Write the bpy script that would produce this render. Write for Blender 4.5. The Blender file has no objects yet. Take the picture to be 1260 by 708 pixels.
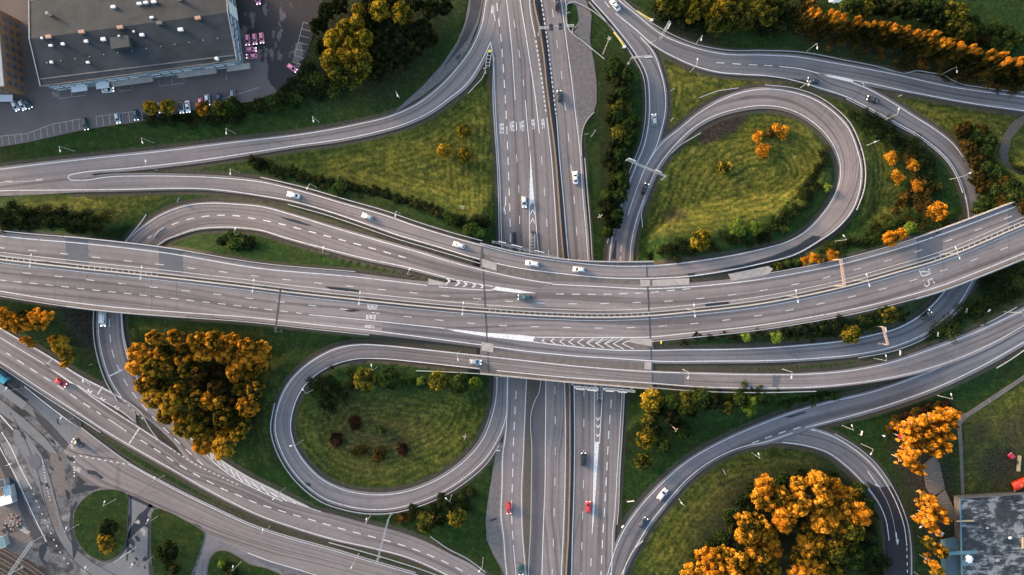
import bpy, bmesh, math, random
import numpy as np
from mathutils import Vector, Matrix

# ------------------------------------------------------------------ camera, sky, sun, exposure
SC = bpy.context.scene
COL = SC.collection
S, H = 0.315, 265.0                     # metres per photo pixel on the ground, camera height
cam = bpy.data.cameras.new('camera'); cam_o = bpy.data.objects.new('camera', cam); COL.objects.link(cam_o)
cam_o.location = (0, 0, H); cam_o.rotation_euler = (0, 0, 0)
cam.sensor_width = 36.0; cam.lens = 36.0 * H / (1260 * S)
cam.clip_start = 1.0; cam.clip_end = 6000.0
SC.camera = cam_o

SUN_EL, SUN_AZ = 11.0, -60.5            # degrees; azimuth clockwise from the top of the photograph
w = bpy.data.worlds.new('World'); SC.world = w; w.use_nodes = True
nt = w.node_tree; nt.nodes.clear()
sky = nt.nodes.new('ShaderNodeTexSky'); sky.sky_type = 'NISHITA'; sky.sun_disc = False
sky.sun_elevation = math.radians(SUN_EL); sky.sun_rotation = math.radians(SUN_AZ % 360)
sky.air_density = 1.0; sky.dust_density = 2.5; sky.ozone_density = 1.0
bg = nt.nodes.new('ShaderNodeBackground'); bg.inputs['Strength'].default_value = 0.15
wo = nt.nodes.new('ShaderNodeOutputWorld')
nt.links.new(sky.outputs[0], bg.inputs[0]); nt.links.new(bg.outputs[0], wo.inputs[0])
sl = bpy.data.lights.new('sun', 'SUN'); sl.energy = 1.55; sl.angle = math.radians(12.0); sl.color = (1.0, 0.74, 0.54)
so = bpy.data.objects.new('sun', sl); COL.objects.link(so)
az, el = math.radians(SUN_AZ), math.radians(SUN_EL)
sd = Vector((math.sin(az) * math.cos(el), math.cos(az) * math.cos(el), math.sin(el)))
so.rotation_euler = sd.to_track_quat('Z', 'Y').to_euler(); so.location = sd * 200
SC.view_settings.view_transform = 'Standard'; SC.view_settings.look = 'None'
SC.view_settings.gamma = 1.0; SC.view_settings.use_curve_mapping = False
SC.view_settings.exposure = 2.12

rng = np.random.default_rng(7); random.seed(7)

# ------------------------------------------------------------------ pixel <-> place
def W(px, py, z=0.0):
    k = S * (H - z) / H
    return ((px - 630.0) * k, -(py - 354.0) * k)
def W3(px, py, z=0.0):
    x, y = W(px, py, z); return Vector((x, y, z))
def TOPX(x, y, z=0.0):
    k = S * (H - z) / H
    return (x / k + 630.0, -y / k + 354.0)

# ------------------------------------------------------------------ small helpers
def prop(o, label=None, cat=None, group=None, kind=None):
    if label: o['label'] = label
    if cat: o['category'] = cat
    if group: o['group'] = group
    if kind: o['kind'] = kind
    return o
def empty(name, loc, rz=0.0, label=None, cat=None, group=None):
    o = bpy.data.objects.new(name, None); COL.objects.link(o)
    o.location = loc; o.rotation_euler = (0, 0, rz); o.empty_display_size = 0.5
    return prop(o, label, cat, group)
def link(name, me, parent=None, mat=None):
    o = bpy.data.objects.new(name, me); COL.objects.link(o)
    if parent is not None: o.parent = parent
    return o

class MB:
    """collects shapes into one mesh"""
    def __init__(s): s.v = []; s.f = []; s.m = []; s.sm = []
    def add(s, vs, fs, mi=0, smooth=False):
        b = len(s.v); s.v.extend([tuple(p) for p in vs])
        for f in fs: s.f.append([b + i for i in f]); s.m.append(mi); s.sm.append(smooth)
    def box(s, c, d, rz=0.0, mi=0, taper=1.0, pitch=0.0):
        hx, hy, hz = d[0] / 2, d[1] / 2, d[2] / 2
        M = Matrix.Rotation(rz, 3, 'Z') @ Matrix.Rotation(pitch, 3, 'Y')
        vs = []
        for z, t in ((-hz, 1.0), (hz, taper)):
            for x, y in ((-1, -1), (1, -1), (1, 1), (-1, 1)):
                vs.append(Vector(c) + M @ Vector((x * hx * t, y * hy * t, z)))
        s.add(vs, [(3, 2, 1, 0), (4, 5, 6, 7), (0, 1, 5, 4), (1, 2, 6, 5), (2, 3, 7, 6), (3, 0, 4, 7)], mi)
    def bar(s, p, q, wd, ht, mi=0):
        p, q = Vector(p), Vector(q); d = q - p
        if d.length < 1e-5: return
        x = d.normalized(); y = Vector((0, 0, 1)).cross(x)
        if y.length < 1e-4: y = Vector((0, 1, 0))
        y.normalize(); z = x.cross(y)
        vs = []
        for e in (p, q):
            for a, b in ((-1, -1), (1, -1), (1, 1), (-1, 1)): vs.append(e + y * (a * wd / 2) + z * (b * ht / 2))
        s.add(vs, [(3, 2, 1, 0), (4, 5, 6, 7), (0, 1, 5, 4), (1, 2, 6, 5), (2, 3, 7, 6), (3, 0, 4, 7)], mi)
    def tube(s, p, q, r0, r1=None, n=8, mi=0, smooth=True):
        r1 = r0 if r1 is None else r1
        p, q = Vector(p), Vector(q); x = (q - p).normalized()
        a = x.cross(Vector((0, 0, 1)))
        if a.length < 1e-3: a = Vector((1, 0, 0))
        a.normalize(); b = x.cross(a)
        vs = []
        for e, r in ((p, r0), (q, r1)):
            for i in range(n):
                t = 2 * math.pi * i / n; vs.append(e + a * (r * math.cos(t)) + b * (r * math.sin(t)))
        s.add(vs, [(i, (i + 1) % n, n + (i + 1) % n, n + i) for i in range(n)], mi, smooth)
        s.add(vs, [tuple(range(n))[::-1], tuple(range(n, 2 * n))], mi)
    def prism(s, poly, z0, z1, mi=0, mside=None):
        n = len(poly)
        a = sum(poly[i][0] * poly[(i + 1) % n][1] - poly[(i + 1) % n][0] * poly[i][1] for i in range(n))
        if a < 0: poly = poly[::-1]
        z0s = z0 if isinstance(z0, (list, tuple)) else [z0] * n
        z1s = z1 if isinstance(z1, (list, tuple)) else [z1] * n
        vs = [(p[0], p[1], z) for p, z in zip(poly, z0s)] + [(p[0], p[1], z) for p, z in zip(poly, z1s)]
        s.add(vs, [tuple(range(n))[::-1], tuple(range(n, 2 * n))], mi)
        s.add(vs, [(i, (i + 1) % n, n + (i + 1) % n, n + i) for i in range(n)], mi if mside is None else mside)
    def mesh(s, name, mats):
        me = bpy.data.meshes.new(name); me.from_pydata(s.v, [], s.f)
        for m in mats: me.materials.append(m)
        me.polygons.foreach_set('material_index', s.m)
        me.polygons.foreach_set('use_smooth', s.sm)
        me.update(); return me
    def build(s, name, mats, parent=None):
        if not isinstance(mats, (list, tuple)): mats = [mats]
        return link(name, s.mesh(name, mats), parent)

# ------------------------------------------------------------------ procedural materials
class NT:
    def __init__(s, name):
        s.mat = bpy.data.materials.new(name); s.mat.use_nodes = True
        s.t = s.mat.node_tree; s.bsdf = s.t.nodes['Principled BSDF']; s.out = s.t.nodes['Material Output']
    def n(s, typ, **kw):
        nd = s.t.nodes.new(typ)
        for k, v in kw.items(): setattr(nd, k, v)
        return nd
    def put(s, sock, v):
        if hasattr(v, 'is_linked') or isinstance(v, bpy.types.NodeSocket): s.t.links.new(v, sock)
        else: sock.default_value = v
    def noise(s, vec, scale, detail=4, rough=0.55):
        nd = s.n('ShaderNodeTexNoise'); nd.inputs['Scale'].default_value = scale
        nd.inputs['Detail'].default_value = detail; nd.inputs['Roughness'].default_value = rough
        if vec is not None: s.t.links.new(vec, nd.inputs['Vector'])
        return nd.outputs['Fac']
    def ramp(s, fac, stops, mode='LINEAR'):
        nd = s.n('ShaderNodeValToRGB'); cr = nd.color_ramp; cr.interpolation = mode
        while len(cr.elements) < len(stops): cr.elements.new(0.5)
        for e, (p, c) in zip(cr.elements, stops):
            e.position = p; e.color = (c, c, c, 1) if isinstance(c, (int, float)) else (*c, 1)
        s.put(nd.inputs['Fac'], fac); return nd.outputs['Color']
    def math(s, op, a, b=0.0):
        nd = s.n('ShaderNodeMath', operation=op); s.put(nd.inputs[0], a); s.put(nd.inputs[1], b); return nd.outputs[0]
    def mix(s, fac, a, b, mode='MIX'):
        nd = s.n('ShaderNodeMix', data_type='RGBA', blend_type=mode)
        s.put(nd.inputs[0], fac)
        s.put(nd.inputs[6], a if not isinstance(a, tuple) else (*a, 1)); s.put(nd.inputs[7], b if not isinstance(b, tuple) else (*b, 1))
        return nd.outputs[2]
    def attr(s, name, typ='GEOMETRY'):
        nd = s.n('ShaderNodeAttribute'); nd.attribute_name = name; nd.attribute_type = typ; return nd
    def obj(s): return s.n('ShaderNodeTexCoord').outputs['Object']
    def pos(s): return s.n('ShaderNodeNewGeometry').outputs['Position']
    def uv(s): return s.n('ShaderNodeTexCoord').outputs['UV']
    def scalev(s, vec, sc):
        nd = s.n('ShaderNodeMapping'); nd.inputs['Scale'].default_value = sc; s.t.links.new(vec, nd.inputs['Vector']); return nd.outputs[0]
    def bump(s, h, strength=0.3, dist=0.1):
        nd = s.n('ShaderNodeBump'); nd.inputs['Strength'].default_value = strength; nd.inputs['Distance'].default_value = dist
        s.t.links.new(h, nd.inputs['Height']); s.t.links.new(nd.outputs[0], s.bsdf.inputs['Normal'])
    def done(s, color=None, rough=0.8, metal=0.0, spec=None):
        if color is not None: s.put(s.bsdf.inputs['Base Color'], color if not isinstance(color, tuple) else (*color, 1))
        s.put(s.bsdf.inputs['Roughness'], rough); s.bsdf.inputs['Metallic'].default_value = metal
        if spec is not None: s.bsdf.inputs['Specular IOR Level'].default_value = spec
        return s.mat

def m_plain(name, c, rough=0.6, metal=0.0, var=0.15, scale=1.5, spec=None):
    k = NT(name); f = k.noise(k.pos(), scale, 4)
    f2 = k.ramp(f, [(0.25, 1 - var), (0.75, 1 + var)])
    return k.done(k.mix(1.0, c, f2, 'MULTIPLY'), rough, metal, spec)

def m_asphalt(name, c, wear=1.35, streak=True):
    k = NT(name); p = k.pos(); u = k.uv()
    big = k.ramp(k.noise(p, 0.035, 5, 0.6), [(0.3, 0.86), (0.7, 1.12)])
    mid = k.ramp(k.noise(p, 0.5, 4, 0.6), [(0.3, 0.93), (0.7, 1.06)])
    fine = k.ramp(k.noise(p, 6.0, 2, 0.7), [(0.3, 0.90), (0.7, 1.10)])
    col = k.mix(1.0, c, big, 'MULTIPLY'); col = k.mix(1.0, col, mid, 'MULTIPLY'); col = k.mix(1.0, col, fine, 'MULTIPLY')
    if streak:
        st = k.ramp(k.noise(k.scalev(u, (0.62, 0.006, 1)), 1.0, 3, 0.55), [(0.38, 1 - 0.30 * wear), (0.5, 1.0), (0.68, 1 + 0.12 * wear)])
        col = k.mix(1.0, col, st, 'MULTIPLY')
        oil = k.ramp(k.noise(k.scalev(u, (0.30, 0.03, 1)), 1.0, 4, 0.7), [(0.68, 1.0), (0.80, 0.60)])
        col = k.mix(1.0, col, oil, 'MULTIPLY')
    if streak:
        sx = k.n('ShaderNodeSeparateXYZ'); k.t.links.new(u, sx.inputs[0])
        wv = k.math('MULTIPLY', k.math('SUBTRACT', k.noise(p, .05, 3), .5), .8); uu = k.math('ADD', sx.outputs[0], wv)
        seam = k.ramp(k.math('PINGPONG', uu, 1.85), [(0.0, .80), (.035, 1.0)]); col = k.mix(1.0, col, seam, 'MULTIPLY')
        trk = k.ramp(k.math('PINGPONG', uu, .92), [(0.25, 1.03), (.75, .93)]); col = k.mix(1.0, col, trk, 'MULTIPLY')
        sec = k.n('ShaderNodeTexWhiteNoise', noise_dimensions='1D'); k.t.links.new(k.math('FLOOR', k.math('MULTIPLY', sx.outputs[1], 1 / 47.)), sec.inputs['W'])
        col = k.mix(1.0, col, k.ramp(sec.outputs['Value'], [(0, .93), (1, 1.05)]), 'MULTIPLY')
        blot = k.ramp(k.noise(k.scalev(u, (.25, .09, 1)), 1.0, 6, .72), [(.61, 1.0), (.70, .72)]); col = k.mix(1.0, col, blot, 'MULTIPLY')
    # fine repair seams
    vo = k.n('ShaderNodeTexVoronoi', feature='DISTANCE_TO_EDGE'); vo.inputs['Scale'].default_value = 0.06
    k.t.links.new(p, vo.inputs['Vector'])
    cr = k.ramp(vo.outputs['Distance'], [(0.0, 0.74), (0.006, 1.0)])
    col = k.mix(1.0, col, cr, 'MULTIPLY')
    return k.done(col, 0.85, 0, 0.3)

def m_paint(name, c=(0.62, 0.60, 0.585), wear=0.47, under=(0.17, 0.16, 0.16)):
    k = NT(name); p = k.pos()
    f = k.noise(p, 1.7, 6, 0.75)
    mask = k.ramp(f, [(wear - 0.12, 1.0), (wear, 0.0)])
    return k.done(k.mix(mask, c, under), 0.7)

M = {}
M['asphalt'] = m_asphalt('asphalt', (0.183, 0.155, 0.149))
M['asphalt_cool'] = m_asphalt('asphalt_cool', (0.140, 0.131, 0.137))
M['asphalt_dark'] = m_asphalt('asphalt_dark', (0.045, 0.043, 0.046), 0.6)
M['asphalt_black'] = m_asphalt('asphalt_black', (0.020, 0.019, 0.022), 0.5, streak=False)
M['asphalt_yard'] = m_asphalt('asphalt_yard', (0.110, 0.095, 0.094), 0.6, streak=False)
M['asphalt_light'] = m_asphalt('asphalt_light', (0.135, 0.133, 0.136), 0.6, streak=False)
M['gravel_road'] = m_plain('gravel_road', (0.115, 0.102, 0.098), 0.95, 0, 0.3, 0.8)
M['gravel_median'] = m_plain('gravel_median', (0.075, 0.063, 0.050), 0.95, 0, 0.35, 1.1)
M['wet'] = m_plain('wet_asphalt', (0.018, 0.017, 0.019), 0.35, 0, 0.3, 0.6)
M['patch'] = m_asphalt('patch_asphalt', (0.095, 0.095, 0.105), 0.4, streak=False)
M['concrete'] = m_plain('concrete', (0.30, 0.265, 0.24), 0.85, 0, 0.22, 0.7)
M['concrete_dark'] = m_plain('concrete_dark', (0.115, 0.096, 0.084), 0.9, 0, 0.3, 0.5)
M['paint'] = m_paint('road_paint')
M['paint_worn'] = m_paint('road_paint_worn', (0.45, 0.43, 0.42), 0.50)
M['steel'] = m_plain('galvanised_steel', (0.42, 0.41, 0.40), 0.45, 0.35, 0.12)
M['steel_dark'] = m_plain('dark_steel', (0.06, 0.065, 0.075), 0.5, 0.3, 0.15)
M['white_metal'] = m_plain('white_metal', (0.62, 0.61, 0.59), 0.4, 0.0, 0.06)
M['yellow_metal'] = m_plain('yellow_metal', (0.70, 0.56, 0.10), 0.5, 0, 0.1)
M['rail_brown'] = m_plain('weathered_rail', (0.235, 0.165, 0.12), 0.7, 0.1, 0.2)
M['soil'] = m_plain('bare_soil', (0.030, 0.024, 0.021), 0.95, 0, 0.4, 0.9)
M['cream_rail'] = m_plain('cream_rail', (.44, .385, .33), .6, 0, .12)
# ------------------------------------------------------------------ curves
def spline(pts, step=3.0):
    """Catmull-Rom through pts (n,k), resampled at about step"""
    P = np.asarray(pts, float)
    if len(P) == 2:
        n = max(2, int(np.linalg.norm(P[1, :2] - P[0, :2]) / step) + 1); t = np.linspace(0, 1, n)[:, None]
        return P[0] * (1 - t) + P[1] * t
    Q = np.vstack([2 * P[0] - P[1], P, 2 * P[-1] - P[-2]]); out = []
    for i in range(1, len(Q) - 2):
        p0, p1, p2, p3 = Q[i - 1], Q[i], Q[i + 1], Q[i + 2]
        d = max(np.linalg.norm(p2[:2] - p1[:2]), 1e-6); m = max(2, int(d / 1.5))
        # centripetal-like tangents
        d0 = max(np.linalg.norm(p1[:2] - p0[:2]), 1e-6); d2 = max(np.linalg.norm(p3[:2] - p2[:2]), 1e-6)
        t1 = ((p1 - p0) / d0 * d + (p2 - p1) / d * d0) / (d0 + d) * d
        t2 = ((p2 - p1) / d * d2 + (p3 - p2) / d2 * d) / (d + d2) * d
        t = np.linspace(0, 1, m, endpoint=False)[:, None]
        out.append((2*t**3 - 3*t**2 + 1) * p1 + (t**3 - 2*t**2 + t) * t1 + (-2*t**3 + 3*t**2) * p2 + (t**3 - t**2) * t2)
    out.append(P[-1:]); D = np.vstack(out)
    return resample(D, step)
def resample(D, step=3.0, n=None):
    s = np.r_[0, np.cumsum(np.linalg.norm(np.diff(D[:, :2], axis=0), axis=1))]
    if n is None: n = max(2, int(s[-1] / step) + 1)
    t = np.linspace(0, s[-1], n)
    return np.stack([np.interp(t, s, D[:, k]) for k in range(D.shape[1])], 1)
def wpts(P, z):
    P = np.asarray(P, float); z = np.broadcast_to(np.asarray(z, float), (len(P),))
    k = S * (H - z) / H
    return np.stack([(P[:, 0] - 630) * k, -(P[:, 1] - 354) * k, z], 1)
def keyz(keys):
    K = np.asarray(keys, float)
    if len(K) == 1: return lambda P: np.full(len(np.atleast_2d(P)), K[0, 2])
    def f(P):
        P = np.atleast_2d(np.asarray(P, float))[:, :2]; best = np.full(len(P), 1e18); z = np.zeros(len(P))
        for a, b in zip(K[:-1], K[1:]):
            d = b[:2] - a[:2]; t = np.clip(((P - a[:2]) @ d) / (d @ d), 0, 1)
            q = a[:2] + t[:, None] * d; dd = ((P - q) ** 2).sum(1); m = dd < best
            best[m] = dd[m]; z[m] = (a[2] + t * (b[2] - a[2]))[m]
        return z
    return f
def ribbon(C, half, z_up=0.0, half2=None):
    """C (n,3) world centreline -> verts, faces of a flat ribbon"""
    T = np.gradient(C[:, :2], axis=0); T /= np.maximum(np.linalg.norm(T, axis=1, keepdims=True), 1e-9)
    N = np.stack([-T[:, 1], T[:, 0]], 1); h = np.broadcast_to(np.asarray(half, float), (len(C),))[:, None]
    A = np.c_[C[:, :2] + N * h, C[:, 2] + z_up]; B = np.c_[C[:, :2] - N * h, C[:, 2] + z_up]
    n = len(C); V = np.empty((2 * n, 3)); V[0::2] = A; V[1::2] = B
    F = [(2 * i, 2 * i + 1, 2 * i + 3, 2 * i + 2) for i in range(n - 1)]
    return V, F
def upward(V, F):
    V = np.asarray(V); out = []
    for f in F:
        a, b, c = V[f[0]], V[f[1]], V[f[2]]
        out.append(f if (b[0]-a[0])*(c[1]-a[1]) - (b[1]-a[1])*(c[0]-a[0]) >= 0 else tuple(f[::-1]))
    return out

ROADS = {}
EXT = 260.0      # px that roads run on beyond the frame
class Road:
    def __init__(s, name, L, R, z=((0, 0, 0),), sh=(3, 3), mat='asphalt', dz=0.0, ext=(True, True), edge=(True, True), ew=0.27, embank=True, spans=(), cap=True, step=3.0):
        L, R = [list(p) for p in L], [list(p) for p in R]
        def extend(P, at0):
            P = np.asarray(P, float)
            if at0: d = P[0] - P[1]; return np.vstack([P[0] + d / np.linalg.norm(d) * EXT, P])
            d = P[-1] - P[-2]; return np.vstack([P, P[-1] + d / np.linalg.norm(d) * EXT])
        if ext[0]: L, R = extend(L, 1), extend(R, 1)
        if ext[1]: L, R = extend(L, 0), extend(R, 0)
        s.L0, s.R0 = spline(L, 2.0), spline(R, 2.0)
        n = max(len(s.L0), len(s.R0)) * 2 // int(step) + 2
        s.L, s.R = resample(s.L0, n=n), resample(s.R0, n=n)
        s.name = name; s.zf0 = keyz(z); s.dz = dz; s.sh = sh; s.mat = mat; s.ew = ew; s.edge = edge
        s.spans = spans; s.cap = cap; s.embank = embank
        s.mk = MB(); s.mk2 = MB(); s.pt = MB(); s.wt = MB()
        ROADS[name] = s
        s.surface()
        for side, on in ((s.L0, edge[0]), (s.R0, edge[1])):
            if on: s.line(side, ew)
    def z(s, P):
        """height of the road surface at photo pixels (the cross-section nearest to each)"""
        P = np.atleast_2d(np.asarray(P, float))[:, :2]
        if not hasattr(s, 'lk'):
            n = len(s.L); t = np.linspace(0, n - 1, n * 5); i = np.arange(n)
            f = lambda A: np.stack([np.interp(t, i, A[:, k]) for k in (0, 1)], 1)
            s.lk = (f(s.L), f(s.R), np.interp(t, i, s.zc))
        A, B, Z = s.lk; d = B - A; dd = np.maximum((d * d).sum(1), 1e-9); out = np.empty(len(P))
        for q, p in enumerate(P):
            w_ = p - A; u_ = np.clip((w_ * d).sum(1) / dd, -.15, 1.15); out[q] = Z[((w_ - d * u_[:, None]) ** 2).sum(1).argmin()]
        return out
    def surface(s):
        L, R = s.L, s.R; C = (L + R) / 2; n = len(C)
        d = R - L; ln = np.maximum(np.linalg.norm(d, axis=1, keepdims=True), 1e-6); d = d / ln
        Lo, Ro = L - d * s.sh[0], R + d * s.sh[1]; z = s.zf0(C) + s.dz; s.C = C; s.zc = z
        fr = [0, 0.25, 0.5, 0.75, 1.0]; rows = []
        for t in fr: rows.append(wpts(Lo * (1 - t) + Ro * t, z))
        V = np.stack(rows, 1).reshape(-1, 3); m = len(fr)
        Cw = rows[2]; s.Cw = Cw; s.rows = rows; s.hw = np.linalg.norm(rows[0][:, :2] - rows[-1][:, :2], axis=1) / 2
        F = [(i*m + j, i*m + j + 1, (i+1)*m + j + 1, (i+1)*m + j) for i in range(n - 1) for j in range(m - 1)]
        F = upward(V, F)
        me = bpy.data.meshes.new(s.name); me.from_pydata(V.tolist(), [], F)
        me.materials.append(M[s.mat])
        al = np.r_[0, np.cumsum(np.linalg.norm(np.diff(Cw[:, :2], axis=0), axis=1))]
        U = np.stack([np.outer(s.hw * 2, fr), np.repeat(al[:, None], m, 1)], 2).reshape(-1, 2) + np.array([len(ROADS) * 37.0, len(ROADS) * 91.0])
        uvl = me.uv_layers.new(name='UVMap'); li = np.empty(len(me.loops), np.int32); me.loops.foreach_get('vertex_index', li)
        uvl.data.foreach_set('uv', U[li].ravel()); me.update()
        s.o = prop(link(s.name, me), kind='structure')
    def line(s, pts, width=0.30, up=0.042, smooth=False, mb=None):
        P = spline(pts, 2.5) if smooth else np.asarray(pts, float)
        C = wpts(P, s.z(P)); V, F = ribbon(C, width / 2, up); (mb or s.mk).add(V.tolist(), upward(V, F))
    def dashes(s, pts, on=10.0, period=39.4, start=0.0, width=0.22, mb=None):
        P = spline(pts, 1.0); q = np.r_[0, np.cumsum(np.linalg.norm(np.diff(P, axis=0), axis=1))]
        a = start
        while a < q[-1]:
            t = np.linspace(a, min(a + on, q[-1]), 4)
            D = np.stack([np.interp(t, q, P[:, k]) for k in (0, 1)], 1)
            s.line(D, width, mb=mb); a += period
    def dash_at(s, pts, dirv, on=10.0, width=0.22):
        """single dashes whose start points are given"""
        for p in pts:
            s.line([p, (p[0] + dirv[0] * on, p[1] + dirv[1] * on)], width)
    def poly(s, pts, up=0.042, mb=None):
        P = np.asarray(pts, float); V = wpts(P, s.z(P)); V[:, 2] += up
        F = upward(V, [tuple(range(len(P)))]); a = sum(V[i-1][0]*V[i][1] - V[i][0]*V[i-1][1] for i in range(len(P)))
        F = [tuple(range(len(P)))] if a > 0 else [tuple(range(len(P)))[::-1]]
        (mb or s.mk).add(V.tolist(), F)
    def patch(s, pts, up=0.030): s.poly(pts, up, s.pt)
    def finish(s):
        if s.mk.f: prop(s.mk.build('lane_markings', M['paint'], s.o), kind='structure')
        if s.mk2.f: prop(s.mk2.build('worn_markings', M['paint_worn'], s.o), kind='structure')
        if s.wt.f: prop(s.wt.build('wet_patch', M['wet'], s.o), kind='structure')
        if s.pt.f: prop(s.pt.build('asphalt_patch', M['patch'], s.o), kind='structure')

DZ = 7.5
# ---- the east-west motorway on its overpasses (one surface under both carriageways)
EW_N = [(-30,286),(0,290.4),(109,300.5),(198,310.7),(320,330.5),(437,341),(526,351.4),(575,352.5),(630,350.5),(680,350),(740,353),(798,355.5),(835,354),(880,350.5),(940,343.3),(985,335.5),(1031.5,326),(1080,313.5),(1125.6,299.8),(1160,288),(1238.7,258.6),(1262,249.5)]
EW_S = [(-30,353),(0,358.4),(119.5,376),(229,385),(310,391),(373.5,398),(455,406.7),(550,416.5),(600,416),(658,415.2),(740,415.6),(800,414.8),(849,410),(940,399.7),(1000,390),(1052,380),(1100,368.5),(1153.5,353.3),(1210,332),(1262,311)]
ew = Road('motorway_overpass_road', EW_N, EW_S, [(0,0,DZ)], sh=(5,4.5), edge=(False,False), spans=[(78,228),(592,803),(1122,1300)], cap=False)
ew.line(spline(EW_N[:7],2.5), .30); ew.line(spline(EW_N[9:],2.5), .30)
ew.line(spline(EW_S[:7]+[(550,419),(600,425.7),(640,431.4),(711,438.6)],2.5), .28); ew.line(spline(EW_S[9:],2.5), .30)
MED = [(-30,313),(0,317),(96,328),(196,338.5),(300,350.5),(373,359.5),(447,367.5),(500,373),(600,382),(680,387),(739,388.5),(798,386.5),(849,382),(940,371),(1006,358.3),(1040,350.5),(1110,331),(1146,320.5),(1247,279.5),(1300,257)]
med = spline(MED, 3.0)
def offs(P, d):
    P = np.asarray(P, float); T = np.gradient(P, axis=0); T /= np.maximum(np.linalg.norm(T, axis=1, keepdims=True), 1e-9)
    return P + np.stack([-T[:, 1], T[:, 0]], 1) * d
ew.line(offs(med, -6.5), .18); ew.line(offs(med, 6.2), .18)
ew.dashes([(-6,304.5),(33,308),(71,311.6),(105.5,315.5),(145,320),(183,324),(221,328.6),(260.6,333),(299,338),(338,342.5),(377,347),(416,351),(455,355),(493,359),(533,363),(572,366.5),(611,369.8),(649,372.3),(688,373.8),(728,374),(767.5,373),(807.6,371.6),(847,368.8),(885.6,364.7),(925,359.6),(964,352.5),(1001,345.5),(1040,335.5),(1078,325),(1118,313),(1150,302),(1192,287),(1230,272),(1262,259)], 10, 39.3, 2)
ew.dashes([(-20,331),(26,335.5),(62,339.3),(100,343.6),(140,348),(176,352.2),(216,356.6),(255,361),(293,365.6),(331.5,370),(370,374.5),(410,379),(448,383.5),(487,388.3),(526,392.5),(565,396.5),(605,400.3),(642,401.7),(681,402.8),(720,403.7),(760,403.8),(800,402.3),(840,399.5),(880,395.5),(920,390.5),(960,384),(1002,375.5),(1036,368),(1074,359),(1112,348.5),(1150,336.5),(1192,322),(1230,308),(1262,296)], 10, 39.3, 9)
# third lane east-bound: denser dashes, then the solid line that becomes the gore
ew.dashes([(-4,344.3),(18,346.6),(55,350.3),(92,354.5),(130,358.6),(168,362.5),(206,366.8),(245,371),(285,375.5),(318,379.5),(372,386)], 9.5, 19.4, 2)
ew.line(spline([(380,387.3),(455,394.5),(530,402.5),(560,405.7)],2.5), .26)
ew.poly([(545,403.9),(600,409.8),(640,412.4),(661,414.7),(656,417.8),(657,421),(640,419.3),(600,414.6),(560,408)])
ew.dashes([(684,361.8),(730,362.4),(775,361.3),(805,359.6),(830,357.2),(858,354.4)], 10, 19.5, 0, .26)
# gore between the western ramp and the motorway
ew.poly([(610,352.6),(640,357.2),(660,361),(640,361),(612,357.6),(604,356.4),(608,355)])
ew.line([(544,340.6),(570,346.2),(597,351),(607,352.6)], .28); ew.line([(540,353),(565,355.5),(595,357),(606,357.4)], .28)
for i,(x,y) in enumerate([(553.5,346.2),(565.5,348.3),(574.5,350),(585,351.3),(595,352.8)]):
    a = 5.8 - i * .85; wk = 2.4
    ew.poly([(x-a*.8,y-a),(x+1.0,y),(x-a*.8,y+a*.8),(x-a*.8-wk,y+a*.8-.2),(x+1-wk,y),(x-a*.8-wk,y-a+.2)])
# wide gore with chevrons east-bound
ew.line([(657,421),(683,424.3),(720,428.2),(751,430.7)], .28)
for i in range(10):
    x = 666 + i * 11.0; yt = 416.0; yb = 423.0 + i * .98 if i < 8 else 430.4; ym = (yt + yb) / 2; r = (yb - yt) / 2 - .5; a = 3.2 + i * 1.05; wd = 1.7
    ew.poly([(x+a,ym-r),(x+a+wd*.9,ym-r+.3),(x+wd,ym),(x+a+wd*.9+1.2,ym+r-.3),(x+a+1.2,ym+r),(x,ym)])
for i in range(3):
    x = 722 + i * 12; ew.line([(x,423),(x+14,416.8)], .3, mb=ew.mk2)
# joints and slabs
for x0, x1, a, b in ((80,108,300,331),(192,226,311,342),(80,108,331,373),(192,222,341,384)):
    pass
def ewband(x0, x1, half):   # quad of the north or south carriageway between two columns
    n = lambda x: np.interp(x, *np.array(EW_N).T); m_ = lambda x: np.interp(x, *med.T); s_ = lambda x: np.interp(x, *np.array(EW_S).T)
    if half == 'n': return [(x0, n(x0)-4), (x1, n(x1)-4), (x1+1, m_(x1)-4), (x0+1, m_(x0)-4)]
    return [(x0+1, m_(x0)+4), (x1+1, m_(x1)+4), (x1+2, s_(x1)+4), (x0+2, s_(x0)+4)]
for a, b in ((80.5,108),(195,224.5),(1127.5,1159),(1240,1272)):
    ew.patch(ewband(a, b, 'n'))
for a, b in ((66,97),(185,216),(1121,1160),(1240,1272)):
    Q_ = ewband(a, b, 's'); 
    for e, f in ((0, 3), (1, 2)): ew.line([Q_[e], Q_[f]], .14, .03, mb=ew.pt)

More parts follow.
